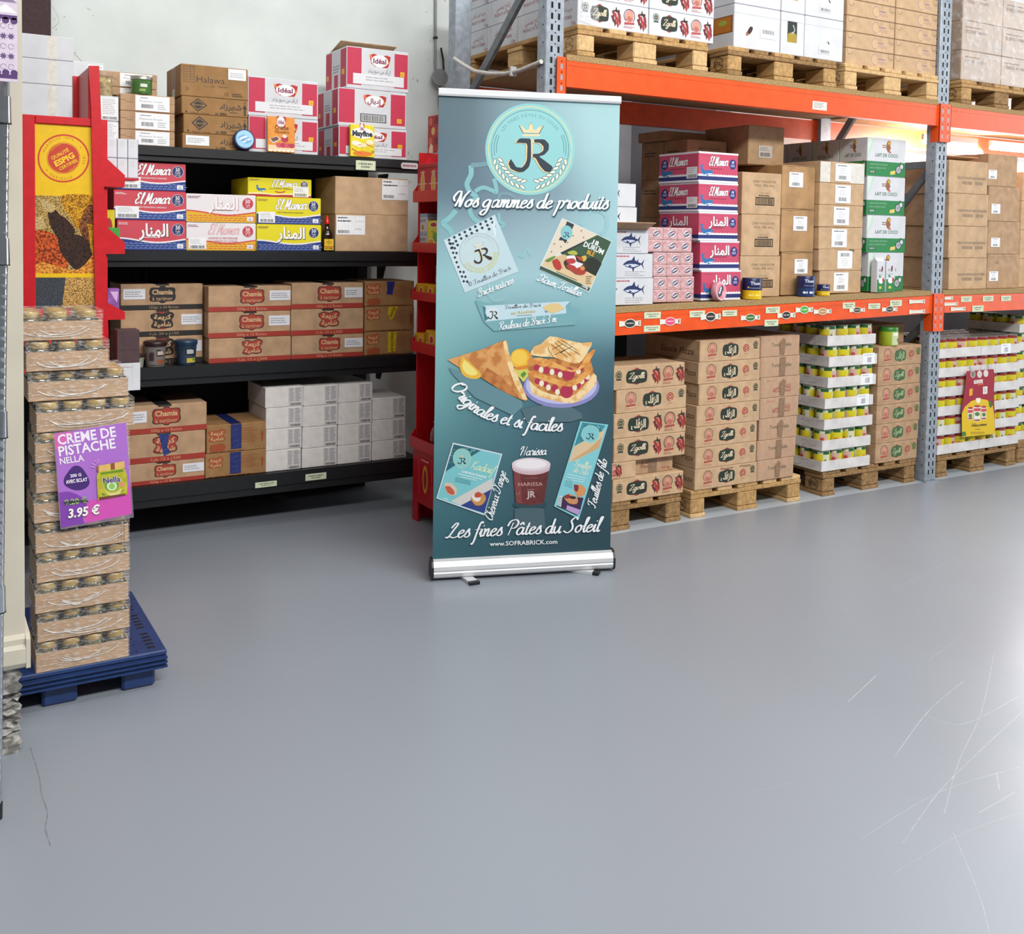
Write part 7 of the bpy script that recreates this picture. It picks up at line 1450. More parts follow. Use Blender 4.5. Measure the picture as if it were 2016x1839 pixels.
# laminated purple offer sign hanging on the jar trays
HN = (0.00123953, -1.27899e-05, 0.219297, -0.000305322, -0.00146836, 2.09962, -0.000224791, -2.12033e-05)
e = empty('offer_sign', (.47, 3.26, .57), 'laminated purple offer sign hanging on the stacked jar trays', 'sign')
mb = MB(); p = Pr(mb, (0, 3.262, 0), (1, 0, 0), (0, 0, 1), (0, -1, 0), 1, 1, HN)
S_ = 8.36; Z = lambda x, y: (100+x/S_, 830+y/S_)
zq = lambda *pts: [Z(*q) for q in pts]
LAM = M('laminate', '#b9a9c0', .1, var=.02, alpha=.35)
mb.geo([p.p3(*q) for q in zq((70, 195), (1290, 5), (1400, 1590), (190, 1790))], [(0, 3, 2, 1)], LAM)
p.poly(zq((88, 210), (1270, 22), (1370, 1530), (200, 1765)), '#a76bc6')
p.poly(zq((88, 210))+spline(zq((330, 171), (400, 210), (300, 330), (180, 460), (105, 470)), 4), '#cf63b0')
p.poly(spline(zq((570, 1560), (640, 1340), (800, 1280), (1000, 1240), (1200, 1130), (1332, 1075)), 4)+zq((1370, 1530), (600, 1680)), '#cc4fae')
p.poly(spline(zq((165, 1180), (330, 1165), (500, 1230), (620, 1330), (600, 1500), (560, 1600), (590, 1685)), 4)+zq((200, 1765)), '#7d3fa6')
p.poly(spline(zq((270, 900), (380, 760), (470, 735), (560, 790), (660, 960), (655, 1060), (560, 1130), (420, 1140), (270, 1070), (240, 980), (270, 900)), 3), '#43236f')
p.text('CREME DE', *Z(620, 240), 19.5, '#e9e4ee', w=116, rot=8.5, bold=.022); p.text('PISTACHE', *Z(625, 430), 19, '#e9e4ee', w=113, rot=8.5, bold=.022); p.text('NELLA', *Z(375, 632), 12.5, '#e9e4ee', w=48, rot=8.5, bold=.015)
p.text('200 G', *Z(440, 892), 6, '#e4def0', w=22, rot=8, bold=.03); p.text('AVEC ECLAT', *Z(455, 980), 6.5, '#e4def0', w=43, rot=8, bold=.04)
p.text('9.20 \u20ac', *Z(440, 1318), 11, '#8fb86a', w=44, rot=8, bold=.025); p.stroke(zq((245, 1340), (440, 1322), (650, 1320)), 2, '#2c3a1a', smooth=False); p.stroke(zq((260, 1375), (440, 1325), (620, 1290)), 1.2, '#2c3a1a', smooth=False)
p.text('3.95 \u20ac', *Z(582, 1492), 17, '#7d8a78', w=62, rot=8, bold=.03, shear=.2); p.text('3.95 \u20ac', *Z(575, 1485), 17, '#eceae6', w=62, rot=8, bold=.03, shear=.2)
p.poly(zq((785, 735), (1240, 655), (1250, 770), (805, 840), (785, 800)), M('print_gold', '#d9b266', .5, var=.06)); p.poly(zq((1010, 696), (1080, 684), (1085, 795), (1015, 805)), '#8a5030'); p.poly(zq((785, 735), (815, 730), (820, 838), (805, 840), (785, 800)), '#8f5f38')
p.poly(spline(zq((810, 870), (830, 835), (1220, 775), (1255, 830), (1285, 900), (1285, 1180), (1240, 1215), (830, 1290), (805, 1270), (785, 920), (810, 870)), 2), M('print_pistachio', '#b3b02c', .5, var=.1, scale=60)); p.poly(zq((840, 850), (1215, 790), (1230, 830), (860, 880)), '#5f8a22')
p.poly(spline(zq((905, 1140), (1000, 1220), (1150, 1200), (1200, 1100), (1120, 1160), (1000, 1180), (905, 1140)), 3), '#d3cf8a'); p.ell(*Z(1030, 1060), 14, 11, '#5f9a34'); p.ell(*Z(1035, 1068), 10, 9, '#cfe0b5'); p.ell(*Z(1035, 1070), 6, 6, '#8fbf5a')
p.poly(zq((1165, 1010), (1235, 1000), (1240, 1080), (1170, 1090)), '#d98a6a'); p.stroke(zq((795, 1100), (850, 1110), (900, 1090)), 1.5, '#c98a7a'); p.poly(zq((860, 1180), (940, 1215), (880, 1220)), '#4f7a22'); p.poly(zq((1180, 1150), (1250, 1120), (1210, 1170)), '#7a9a2a')
p.poly(zq((815, 1255), (1280, 1185), (1240, 1215), (830, 1290)), '#6d3a2a')
p.text('Nella', *Z(1030, 960), 11.5, '#e2e0e6', w=36, rot=8, bold=.05); p.text('Nella', *Z(1030, 960), 11, '#3d2a6a', w=34, rot=8, bold=.02)
for a in ((680, 745, 760, 752), (705, 690, 770, 722), (755, 645, 795, 690), (805, 620, 815, 670)): p.stroke(zq(a[:2], a[2:]), 2.2, '#dba6d6', smooth=False, taper=True)
mb.build('sheet', e)
# ------------------------------------------------------------------ roll-up banner
e = empty('roll_up_banner', (2.252, 3.667, 0), 'tall teal roll-up banner with a round emblem, standing free on the grey floor', 'banner')
BU = Vector((.95022, -.31158, 0)); BN = Vector((-.31158, -.95022, 0)); BO = Vector((1.87457, 3.7904, 0))
BW = .795
def bpt(u, t, z): return tuple(BO+BU*u-BN*t+Vector((0, 0, z)))     # t: metres behind the sheet
def bbox(mb, u0, u1, t0, t1, z0, z1, m):
    v = [bpt(u, t, z) for z in (z0, z1) for t in (t0, t1) for u in (u0, u1)]
    mb.geo(v, [(0, 2, 3, 1), (4, 5, 7, 6), (0, 1, 5, 4), (1, 3, 7, 5), (3, 2, 6, 7), (2, 0, 4, 6)], m)
def bprism(mb, prof, u0, u1, m):
    n = len(prof); v = [bpt(u, t, z) for u in (u0, u1) for t, z in prof]
    mb.geo(v, [tuple(range(n)), tuple(range(n, 2*n))[::-1]]+[(i, n+i, n+(i+1) % n, (i+1) % n) for i in range(n)], m)
mb = MB(); bprism(mb, [(-.02, .012), (-.03, .02), (-.034, .035), (-.03, .04), (-.034, .046), (-.032, .062), (-.02, .082), (.0, .088), (.03, .085), (.055, .06), (.06, .012)], .004, BW-.004, ALU); mb.build('base', e)
for u0, u1 in ((-.004, .004), (BW-.004, BW+.004)):
    mb = MB(); bprism(mb, [(-.022, .008), (-.036, .02), (-.036, .062), (-.022, .085), (.0, .093), (.032, .09), (.06, .06), (.063, .008)], u0, u1, BLKP); mb.build('end_cap', e)
for pa, pb, w in (((2.012, 3.79), (2.006, 3.648), .043), ((2.42, 3.66), (2.541, 3.512), .036)):
    a, b = Vector((*pa, .009)), Vector((*pb, .006))
    mb = MB(); mb.bar(a, a+(b-a)*.86, w, .012, ALU, (1, .3, 0)); o = mb.build('foot', e)
    mb = MB(); mb.bar(a+(b-a)*.86, b, w*1.05, .014, BLKP, (1, .3, 0)); mb.build('foot_cap', o)
mb = MB(); bprism(mb, [(-.008, 2.026), (-.01, 2.034), (-.01, 2.052), (-.004, 2.058), (.01, 2.056), (.012, 2.03)], .002, BW-.006, ALU); mb.build('top_rail', e)
mb = MB(); mb.tube([bpt(.4, .03, .08), bpt(.4, .02, 2.03)], .008, GREYP, 10); mb.build('pole', e)
# printed sheet: the design's own colour blend, given as ink samples over the sheet
HM = (0.0019223, 2.55656e-05, -1.66674, -0.000111121, -0.0019382, 2.30655, -9.75716e-05, -2.20068e-05)
GX = (860, 930, 1000, 1045, 1100, 1160, 1225)
GYC = ((185, '#566c75 #5c717b #7d97a0 #8aa9b1 #9cc0c6 #a4c9cd #a2c9cc'), (290, '#566c77 #5e727d #78909b #86a4ad #8ca9b2 #a0c5ca #a4c9cd'), (380, '#5d7681 #63798a #728a97 #7b97a2 #7f98a4 #93b5bd #9fc5cb'),
       (450, '#7fa2ab #8aa5b0 #8ba5b1 #8faab5 #93b1ba #9cc0c7 #a0c6cc'), (540, '#8fbcc2 #97c0c6 #9bc2c8 #9cbfc8 #9cc2c9 #99c0c7 #94bbc3'), (620, '#86b7bb #84b2b7 #79a6ad #76a4ac #78a5ad #7ba9b1 #7fabb3'),
       (700, '#79abae #6a9aa0 #5f8f98 #5d8b95 #567f8c #4b707d #456674'), (780, '#6a9ea2 #5a888e #50798a #4d7380 #44656f #3b5763 #355059'), (860, '#56888e #4d7a82 #46707b #426873 #3f5f6a #395660 #33505a'), (950, '#44727a #3f6972 #3d636e #3b5c66 #38545e #34505a #304c56'), (1030, '#3a6670 #36606a #345863 #32525c #304e58 #2d4a54 #2b4751'), (1105, '#315a64 #2f545e #2d4f59 #2b4a54 #2a4650 #28434c #264049'))
def ink(x, y):
    ys = [g[0] for g in GYC]; j = max(0, min(len(ys)-2, sum(1 for q in ys if q <= y)-1)); i = max(0, min(len(GX)-2, sum(1 for q in GX if q <= x)-1))
    fx = min(1, max(0, (x-GX[i])/(GX[i+1]-GX[i]))); fy = min(1, max(0, (y-ys[j])/(ys[j+1]-ys[j])))
    C = [[lin(q) for q in GYC[k][1].split()] for k in (j, j+1)]
    return [(C[0][i][a]*(1-fx)+C[0][i+1][a]*fx)*(1-fy)+(C[1][i][a]*(1-fx)+C[1][i+1][a]*fx)*fy for a in range(3)]
pb = Pr(MB(), BO, BU, (0, 0, 1), BN, BW, 2.03, HM)
def uvz(x, y): a = HM; d = a[6]*x+a[7]*y+1; return (a[0]*x+a[1]*y+a[2])/d, (a[3]*x+a[4]*y+a[5])/d
def inv(u, z):
    x, y = 868+u*450, 1130-z*465
    for _ in range(12):
        q = uvz(x, y); x += (u-q[0])*450; y -= (z-q[1])*460
    return x, y
NU, NZ = 26, 60; vs = []; cols_ = []
for j in range(NZ+1):
    for i in range(NU+1):
        u = .003+(BW-.012)*i/NU; z = .085+(2.032-.085)*j/NZ; vs.append(bpt(u, .001, z)); cols_.append((*ink(*inv(u, z)), 1))
me = bpy.data.meshes.new('sheet'); off = e.location
fs = [(j*(NU+1)+i, j*(NU+1)+i+1, (j+1)*(NU+1)+i+1, (j+1)*(NU+1)+i) for j in range(NZ) for i in range(NU)]
me.from_pydata([tuple(Vector(v)-off) for v in vs], [], fs)
at = me.color_attributes.new('print', 'FLOAT_COLOR', 'POINT')
for k, c_ in enumerate(cols_): at.data[k].color = c_
BM = bpy.data.materials.new('banner_print'); BM.use_nodes = True; nt = BM.node_tree; b = nt.nodes['Principled BSDF']; vc = nt.nodes.new('ShaderNodeVertexColor'); vc.layer_name = 'print'; nt.links.new(vc.outputs[0], b.inputs['Base Color']); b.inputs['Roughness'].default_value = .45; b.inputs['Specular IOR Level'].default_value = .35
nz = nt.nodes.new('ShaderNodeTexNoise'); nz.inputs['Scale'].default_value = 600; bpn = nt.nodes.new('ShaderNodeBump'); bpn.inputs['Strength'].default_value = .05; nt.links.new(nz.outputs['Fac'], bpn.inputs['Height']); nt.links.new(bpn.outputs[0], b.inputs['Normal'])
me.materials.append(BM); o = bpy.data.objects.new('sheet', me); COL.objects.link(o); o.parent = e; o['_o'] = tuple(off)
sheet = o
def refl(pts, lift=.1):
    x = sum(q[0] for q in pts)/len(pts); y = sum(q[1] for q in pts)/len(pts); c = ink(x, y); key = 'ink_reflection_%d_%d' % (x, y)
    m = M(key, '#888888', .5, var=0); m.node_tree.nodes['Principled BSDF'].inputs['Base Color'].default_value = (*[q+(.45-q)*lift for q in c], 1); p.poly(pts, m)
mb = MB(); p = Pr(mb, BO, BU, (0, 0, 1), BN, BW, 2.03, HM); p.step = .000004; p.k = 1
TQ = '#8cc6c8'; CR = '#dcc79a'; NV = '#26333f'; WH = '#e9ebee'
h_ = lambda x, y: (840+x/4.179, 160+y/4.179)
hp = lambda *pts: [h_(*q) for q in pts]
FL = '#7fb5bb'
for pts, c_, w in ((((520, 672), (445, 685), (372, 690)), '#6f93a0', 9), (((445, 685), (372, 690)), FL, 9), (((372, 690), (374, 760), (350, 815), (340, 850), (362, 905), (420, 960), (330, 1010)), FL, 10), (((405, 905), (470, 872), (545, 895), (580, 912), (578, 860), (560, 800)), FL, 8), (((250, 1060), (200, 1120), (145, 1168), (195, 1215), (225, 1275)), FL, 10), (((362, 1030), (372, 1090), (410, 1140), (480, 1165)), FL, 9), (((600, 1080), (610, 1150), (650, 1175), (610, 1205)), FL, 6), (((600, 1000), (610, 930), (680, 925), (740, 960)), '#7595a2', 6), (((1280, 1180), (1330, 1090), (1400, 1060), (1480, 1100), (1490, 1200), (1440, 1260)), '#93bcc4', 8), (((720, 1460), (760, 1420), (800, 1440), (830, 1380), (870, 1430)), '#8fb9c0', 6), (((420, 1780), (500, 1740), (560, 1800), (650, 1790)), '#8bb6bd', 7)):
    p.stroke(hp(*pts), w, c_, smooth=len(pts) > 2); p.k -= 1
p.k += 1
def laurel(cx, cy, r, a0, a1, n, fill, edge, s=1.0, ryf=1.03, rot=0):
    for k in range(n):
        for sgn in (1, -1):
            t = math.radians(a0+(a1-a0)*k/(n-1))
            rr = r*(1+.085*sgn); x, y = cx+rr*math.cos(t+math.radians(rot)), cy-rr*ryf*math.sin(t+math.radians(rot))
            d = 1 if a1 > a0 else -1
            lean = -(t+math.radians(rot))+math.pi/2+sgn*d*.55
            p.ell(x, y, r*.105*s, r*.052*s, edge, 10, lean); p.k += 1; p.ell(x, y, r*.088*s, r*.036*s, fill, 10, lean); p.k -= 2
    p.k += 2
JP = [(742, 500), (772, 462), (872, 465), (866, 640), (850, 700), (805, 740), (760, 742), (700, 715), (680, 672), (700, 630), (720, 660), (745, 700), (790, 705), (815, 680), (833, 640), (838, 505), (770, 500)]
RP = [(893, 470), (978, 470), (1015, 510), (1012, 560), (975, 600), (930, 610), (985, 650), (1050, 700), (1025, 745), (980, 735), (940, 690), (905, 625), (870, 612), (870, 590), (930, 590), (968, 565), (970, 530), (940, 500), (893, 497)]
CW = [(800, 420), (765, 355), (800, 372), (820, 398), (845, 388), (848, 360), (866, 328), (884, 360), (886, 388), (910, 398), (930, 372), (972, 360), (938, 424)]
def chai(P):
    o = []
    for a, b in zip(P, P[1:]+P[:1]): o += [(a[0]*.86+b[0]*.14, a[1]*.86+b[1]*.14), (a[0]*.14+b[0]*.86, a[1]*.14+b[1]*.86)]
    return o
JP, RP = chai(JP), chai(RP)
def jr(cx, cy, s, dark, shade=None, crown=None, rot=0):
    """monogram: letters J and R with an offset shadow; s scales the big emblem"""
    c, q = math.cos(math.radians(rot)), math.sin(math.radians(rot))
    def T(pts, dx=0, dy=0): return [(cx+((x-862+dx)*c+(y-545+dy)*q)*s/4.179, cy+(-(x-862+dx)*q+(y-545+dy)*c)*s/4.179) for x, y in pts]
    if shade:
        for P_ in (JP, RP): p.poly(T(P_, -15, 6), dark); p.k += 1; p.poly(T(P_, -13, 4), shade); p.k -= 1
        p.k += 1; p.poly(T([(745, 500), (770, 470), (780, 470), (760, 505)], -8, 0), shade)
    for P_ in (JP, RP): p.poly(T(P_), dark)
    p.poly(T([(866, 466), (882, 466), (882, 612), (868, 612)], 0, 0), shade) if shade else None
    if crown:
        p.poly(T(CW), dark); p.poly(T([((x-868)*.93+868, (y-385)*.92+385) for x, y in CW]), crown); p.poly(T([(798, 446), (800, 430), (938, 430), (940, 446)]), crown)
cx, cy = 1045.8, 293.5
p.ell(cx, cy, 88.5, 90.5, TQ, 64); p.arc(cx, cy, 82, 0, 360, 2, '#cfcf9c', 64, ry=84); p.k += 0
for r_, a0, a1 in ((76, 12, 168), (76, -16, 12), (76, 168, 196), (71, -10, 24), (71, 156, 190), (66.5, -6, 24), (66.5, 156, 186)): p.arc(cx, cy, r_, a0, a1, 1.0, '#3f6f78', 40, ry=r_*1.02)
p.arctext('LES FINES P\u00c2TES DU SOLEIL', cx, cy, 67, 90, 6.2, '#5b8f98', gap=1.05)
jr(1046.3, 291.5, 1.0, NV, CR, '#e2cfa2')
laurel(cx, cy, 68, 199, 258, 8, '#e8e2d0', '#3f6770'); laurel(cx, cy, 68, -19, -78, 8, '#e8e2d0', '#3f6770')
# pale pastry leaves bag
s9 = 9.195; Q = lambda x, y: (860+x/s9, 410+y/s9); qq = lambda *pts: [Q(*t) for t in pts]
p.poly(qq((140, 575), (1070, 110), (1500, 1140), (525, 1525)), '#b9d0d8'); p.poly(qq((165, 590), (1055, 145), (1110, 260), (940, 410), (420, 690), (430, 1000), (620, 1180), (505, 1430)), '#c3d6dc')
for k in range(9):
    for r_ in range(3):
        t = k/8; x = 240+t*760+r_*30; y = 570-t*385+r_*70
        if r_ == 2 and k in (2, 3, 4, 5, 6): continue
        p.poly(qq((x, y-32), (x+32, y), (x, y+32), (x-32, y)), NV); p.k -= 1
for k in range(9):
    for r_ in range(2):
        x = 250+k*32+r_*62; y = 630+k*86+r_*5
        if r_ == 1 and 2 < k < 6: continue
        p.poly(qq((x, y-30), (x+28, y), (x, y+30), (x-28, y)), NV); p.k -= 1
p.k += 1; ccx, ccy = Q(785, 810)
p.ell(ccx, ccy, 40, 40, '#bccfd4', 40); p.arc(ccx, ccy, 39, -10, 250, .7, '#7d8f86', 40); p.arc(ccx, ccy, 33, 30, 140, .4, '#8fa09a', 30); p.arctext('LES FINES P\u00c2TES DU SOLEIL', ccx, ccy, 34, 100, 2.6, '#93a5a8', gap=1.1)
jr(ccx+3, ccy-1, .42, '#22252c', '#d9d2a0', '#d9d8c0', rot=18); laurel(ccx, ccy, 33, 222, 285, 6, '#c9cf9c', '#a8ab66', rot=0); laurel(ccx, ccy, 33, 0, -58, 6, '#c9cf9c', '#a8ab66')
p.script('10 Feuilles de Brick', [Q(590, 1420), Q(1010, 1255), Q(1370, 1100)], '#4a545c', size=4.6, wt=.16, shear=.1)
p.poly(qq((1010, 320), (1060, 200), (1090, 440), (1075, 560)), '#cfdfe2')
# wrap packet
Q = lambda x, y: (1040+x/s9, 410+y/s9)
p.poly(qq((630, 170), (1535, 590), (1120, 1525), (205, 1090)), '#c9dadd'); p.poly(qq((640, 190), (1270, 478), (600, 800), (330, 940), (260, 1030)), '#d9ccb8'); p.poly(qq((1270, 478), (1520, 600), (1240, 1225), (800, 1000), (600, 805), (1060, 580)), '#35523c')
p.poly(qq((600, 800), (1040, 585), (1060, 600), (640, 820)), '#20262a'); p.poly(qq((1060, 910), (1190, 880), (1290, 940), (1350, 1000), (1240, 1225), (1050, 1130)), '#20281f'); p.poly(qq((260, 1030), (360, 900), (650, 830), (820, 1000), (1240, 1225), (1140, 1430)), '#d6bd94'); p.poly(qq((235, 1035), (1142, 1435), (1115, 1500), (222, 1095)), '#33503a')
p.poly(qq((720, 230), (850, 290), (810, 380), (690, 310)), NV); p.poly(qq((600, 510), (725, 570), (690, 635), (650, 580), (570, 575)), NV); p.ell(*Q(712, 435), 11.8, 14, '#7fbcc2'); jr(*Q(705, 455), .15, NV)
p.text('18', *Q(1240, 620), 9, WH, w=12, rot=-24, bold=.03); p.text('D\u00dcR\u00dcM', *Q(1205, 715), 10, WH, w=42, rot=-24, bold=.03); p.text('BL\u00c9', *Q(1150, 810), 8, '#d9a02a', w=15, rot=-24, bold=.03); p.text('1500g', *Q(1045, 1415), 5, WH, w=13, rot=-24, bold=.02)
for pts, c_ in ((((640, 900), (760, 850), (900, 830), (1000, 900), (1090, 1060), (1040, 1170), (900, 1150), (700, 1080)), '#3a2a20'), (((700, 1050), (760, 1000), (960, 1040), (1050, 1130), (1030, 1190), (880, 1190)), '#a83a30'), (((700, 860), (860, 850), (890, 960), (1010, 1000), (960, 1050), (890, 1080), (860, 1040), (740, 990)), '#e4dde0'), (((700, 920), (830, 900), (880, 960), (820, 1000), (730, 990)), '#b53a3c'), (((730, 790), (820, 760), (890, 780), (900, 840), (760, 830)), '#a9b04a'), (((980, 870), (1060, 850), (1070, 920), (1010, 960)), '#c9b04a'), (((880, 860), (980, 880), (1010, 920), (960, 940)), '#b8452f'), (((540, 890), (680, 830), (720, 900), (660, 960), (640, 1080)), '#cdb088'), (((450, 950), (520, 910), (590, 960), (620, 1080), (560, 1115), (490, 1060)), '#b3342c'), (((320, 940), (430, 880), (520, 860), (440, 940), (370, 965)), '#5f8a3a'), (((950, 1060), (1020, 1040), (1040, 1100), (980, 1120)), '#d08a4a')): p.poly(spline(qq(*pts, pts[0]), 2)[:-1], c_)
p.lines(*Q(1060, 1210), *Q(1180, 1370), 4, '#6d5d48', .3); p.stroke(qq((530, 1140), (900, 1300)), .9, '#6d5438', smooth=False)
for a in ((610, 690), (730, 610), (440, 780), (830, 490), (490, 640), (1020, 520), (980, 400)): p.ell(*Q(*a), 1.3, 1.3, '#8a6a5a', 8); p.k -= 1
p.k += 1
# roll of pastry
s5 = 5.6; Q = lambda x, y: (860+x/s5, 580+y/s5)
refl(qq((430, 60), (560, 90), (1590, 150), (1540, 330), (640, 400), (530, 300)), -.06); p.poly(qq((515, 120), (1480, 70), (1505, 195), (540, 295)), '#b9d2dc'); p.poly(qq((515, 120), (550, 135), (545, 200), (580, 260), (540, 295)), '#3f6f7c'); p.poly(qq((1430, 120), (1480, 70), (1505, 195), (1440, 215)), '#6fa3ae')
p.ell(*Q(625, 205), 12.5, 12.5, '#c9d8dc'); jr(*Q(628, 205), .24, NV); p.script('Feuilles de Brick', [Q(760, 155), Q(1160, 128)], '#3a4650', size=3.6, wt=.2, shear=.1); p.text('en Rouleau', *Q(960, 190), 6, '#b9a85c', w=48, rot=6, bold=.02); p.stroke(qq((890, 230), (1060, 220)), .8, '#4a5660', smooth=False); p.poly(qq((1180, 130), (1260, 95), (1350, 90), (1420, 150), (1290, 205), (1200, 165)), '#d6bd84'); p.stroke(qq((1195, 180), (1235, 190)), .8, NV, smooth=False); p.stroke(qq((1220, 165), (1210, 200)), .8, NV, smooth=False)
# food: folded pastry, orange, lemon, layered cake on a plate
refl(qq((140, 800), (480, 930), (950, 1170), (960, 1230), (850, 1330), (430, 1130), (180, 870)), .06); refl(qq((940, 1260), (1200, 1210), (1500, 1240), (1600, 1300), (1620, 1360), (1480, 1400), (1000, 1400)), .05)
PAS = M('print_pastry', '#b8743a', .5, var=.16, scale=22, hex2='#d29a5c'); PAS2 = M('print_pastry_light', '#d9a866', .5, var=.12, scale=30, hex2='#e9cf9c'); PAS3 = M('print_pastry_orange', '#cc8238', .5, var=.14, scale=30, hex2='#e0a85c')
p.poly(qq((820, 830), (900, 800), (1040, 790), (1060, 880), (960, 960), (930, 920)), '#c9c45a'); p.ell(*Q(940, 705), 22, 20.5, '#d08a2a'); p.ell(*Q(925, 700), 19, 19, '#e2ad32'); p.ell(*Q(920, 692), 15, 15, '#e9c04a'); p.poly(qq((870, 800), (1030, 770), (1040, 810), (890, 830)), '#cf7f2a')
p.poly(spline(qq((130, 715), (300, 660), (540, 590), (770, 497), (800, 620), (860, 800), (940, 980), (1010, 1155), (920, 1145), (700, 1040), (500, 910), (260, 800), (130, 715)), 2)[:-1], PAS)
p.poly(qq((740, 520), (770, 500), (800, 620), (860, 800), (940, 980), (1010, 1155), (960, 1150), (860, 960), (780, 740)), PAS2); p.poly(qq((500, 910), (560, 800), (720, 900), (900, 1100), (920, 1145), (700, 1040)), M('print_pastry_low', '#a8622f', .5, var=.14, scale=26, hex2='#c07c42'))
p.poly(spline(qq((300, 680), (380, 750), (490, 860), (480, 915), (400, 925), (310, 890), (265, 810), (275, 720), (300, 680)), 3), '#dfae3a'); p.poly(spline(qq((310, 715), (380, 775), (460, 860), (400, 890), (325, 855), (290, 790), (310, 715)), 3), '#e6d77a')
p.poly(qq((930, 880), (970, 840), (1000, 870), (960, 915)), '#4f8a3a')
p.ell(*Q(1382, 1010), 75, 42, '#8484ba'); p.ell(*Q(1382, 995), 70, 37, '#b5b5dc'); p.ell(*Q(1382, 985), 60, 30, '#6f6fa8')
p.poly(qq((1010, 720), (1300, 700), (1690, 640), (1735, 850), (1710, 980), (1600, 1110), (1400, 1150), (1120, 1060), (1020, 940)), M('print_cake', '#a8642c', .5, var=.15, scale=26, hex2='#c98a48'))
def berry(x, y, w, c1='#a82a48'): p.ell(*Q(x, y), w/5.6, w/5.4, c1, 16); p.k -= 1
def cream(x, y, w=26): p.ell(*Q(x, y), w/5.6, w*1.3/5.6, '#e6dcc4', 12); p.k -= 1
p.poly(spline(qq((1030, 940), (1120, 1030), (1260, 1090), (1480, 1120), (1600, 1040), (1740, 860), (1770, 970), (1640, 1110), (1560, 1180), (1430, 1190), (1200, 1140), (1060, 1080), (1030, 940)), 2)[:-1], PAS2)
for a in ((1120, 950, 34), (1210, 985, 32), (1310, 1030, 40), (1440, 1065, 72), (1560, 1000, 40), (1650, 920, 40)): berry(*a)
p.k += 1
for a in ((1165, 975), (1240, 1020), (1340, 1070), (1530, 1020), (1610, 950), (1670, 900)): cream(*a)
p.k += 1
p.poly(spline(qq((1000, 830), (1100, 850), (1260, 900), (1400, 950), (1500, 960), (1600, 880), (1700, 790), (1730, 830), (1600, 960), (1470, 1010), (1300, 980), (1080, 900), (1000, 830)), 2)[:-1], PAS3)
for a in ((1110, 800, 34), (1220, 830, 40), (1340, 840, 44), (1460, 870, 72), (1590, 810, 36)): berry(*a)
p.k += 1
for a in ((1160, 825), (1280, 850), (1370, 880), (1570, 840)): cream(*a)
p.k += 1
p.poly(spline(qq((1010, 710), (1150, 690), (1300, 740), (1500, 830), (1600, 770), (1680, 640), (1760, 600), (1700, 720), (1640, 790), (1500, 850), (1300, 800), (1120, 770), (1010, 710)), 2)[:-1], PAS3)
p.poly(spline(qq((1035, 660), (1080, 570), (1160, 540), (1260, 455), (1420, 490), (1600, 530), (1720, 520), (1690, 600), (1640, 680), (1580, 750), (1480, 745), (1300, 690), (1150, 680), (1035, 660)), 2)[:-1], PAS2)
for a in (((1240, 580), (1240, 610), (1300, 690), (1350, 710)), ((1270, 545), (1450, 690)), ((1310, 525), (1490, 670)), ((1340, 510), (1590, 660)), ((1380, 495), (1550, 605)), ((1280, 600), (1400, 540)), ((1310, 660), (1500, 570)), ((1370, 640), (1440, 600))): p.stroke(qq(*a), 1.1, '#2f1c14', smooth=False); p.k -= 1
p.k += 1
# kataifi packet
Q = lambda x, y: (850+x/s9, 840+y/s9)
p.poly(qq((400, 280), (1295, 485), (970, 1600), (100, 1290)), '#ccd4de'); p.poly(qq((415, 310), (1270, 500), (960, 1570), (120, 1280)), '#74bcc2'); p.poly(qq((415, 310), (900, 425), (750, 520), (400, 720), (265, 810)), '#235f6c')
for k in range(60):
    t, r_ = random.random(), random.random(); x = 420+t*420-r_*140*(1-t*.6); y = 330+t*95+r_*430*(1-t); p.poly(qq((x, y-9), (x+9, y), (x, y+9), (x-9, y)), '#7dbfc4'); p.k -= 1
p.k += 1; p.poly(qq((1120, 920), (1100, 1120), (540, 1420), (370, 1340)), '#c9c6c2'); p.poly(qq((1100, 1125), (970, 1560), (540, 1420)), '#2a3a7c')
p.ell(*Q(565, 565), 18, 19.5, '#a9c4a8'); p.ell(*Q(565, 565), 16.8, 18.2, '#86c0c0'); jr(*Q(560, 590), .19, '#14181c', None, CR)
p.script('Kada\u00eff', [Q(715, 745), Q(1130, 850)], '#dfe0b0', size=8.5, wt=.16, shear=.2); p.text("CHEVEUX D'ANGE", *Q(785, 855), 4, WH, w=50, rot=-14, bold=.02); p.stroke(qq((490, 840), (930, 950)), 2, '#b9dcdf', smooth=False); p.stroke(qq((540, 895), (830, 965)), 1.6, '#b9dcdf', smooth=False)
for k in range(3): p.stroke(qq((450-k*10, 915+k*30), (720, 985+k*28)), 1, '#3b7f8a', smooth=False); p.k -= 1
p.k += 1
for pts, c_ in ((((240, 1040), (290, 1000), (400, 1030), (470, 1120), (460, 1210), (380, 1245), (290, 1190)), '#cbb9a6'), (((260, 1075), (340, 1070), (430, 1170), (400, 1230), (300, 1180)), '#b8543c'), (((720, 1300), (790, 1200), (950, 1200), (1000, 1300), (920, 1410), (800, 1410)), '#c08a4a'), (((740, 1260), (800, 1200), (900, 1260), (880, 1340), (790, 1340)), '#ded8d2'), (((790, 1220), (850, 1170), (920, 1210), (890, 1270), (800, 1270)), '#b5452f')): p.poly(spline(qq(*pts, pts[0]), 2)[:-1], c_)
p.stroke(qq((230, 1290), (310, 1310)), 2, '#b9dcdf', smooth=False)
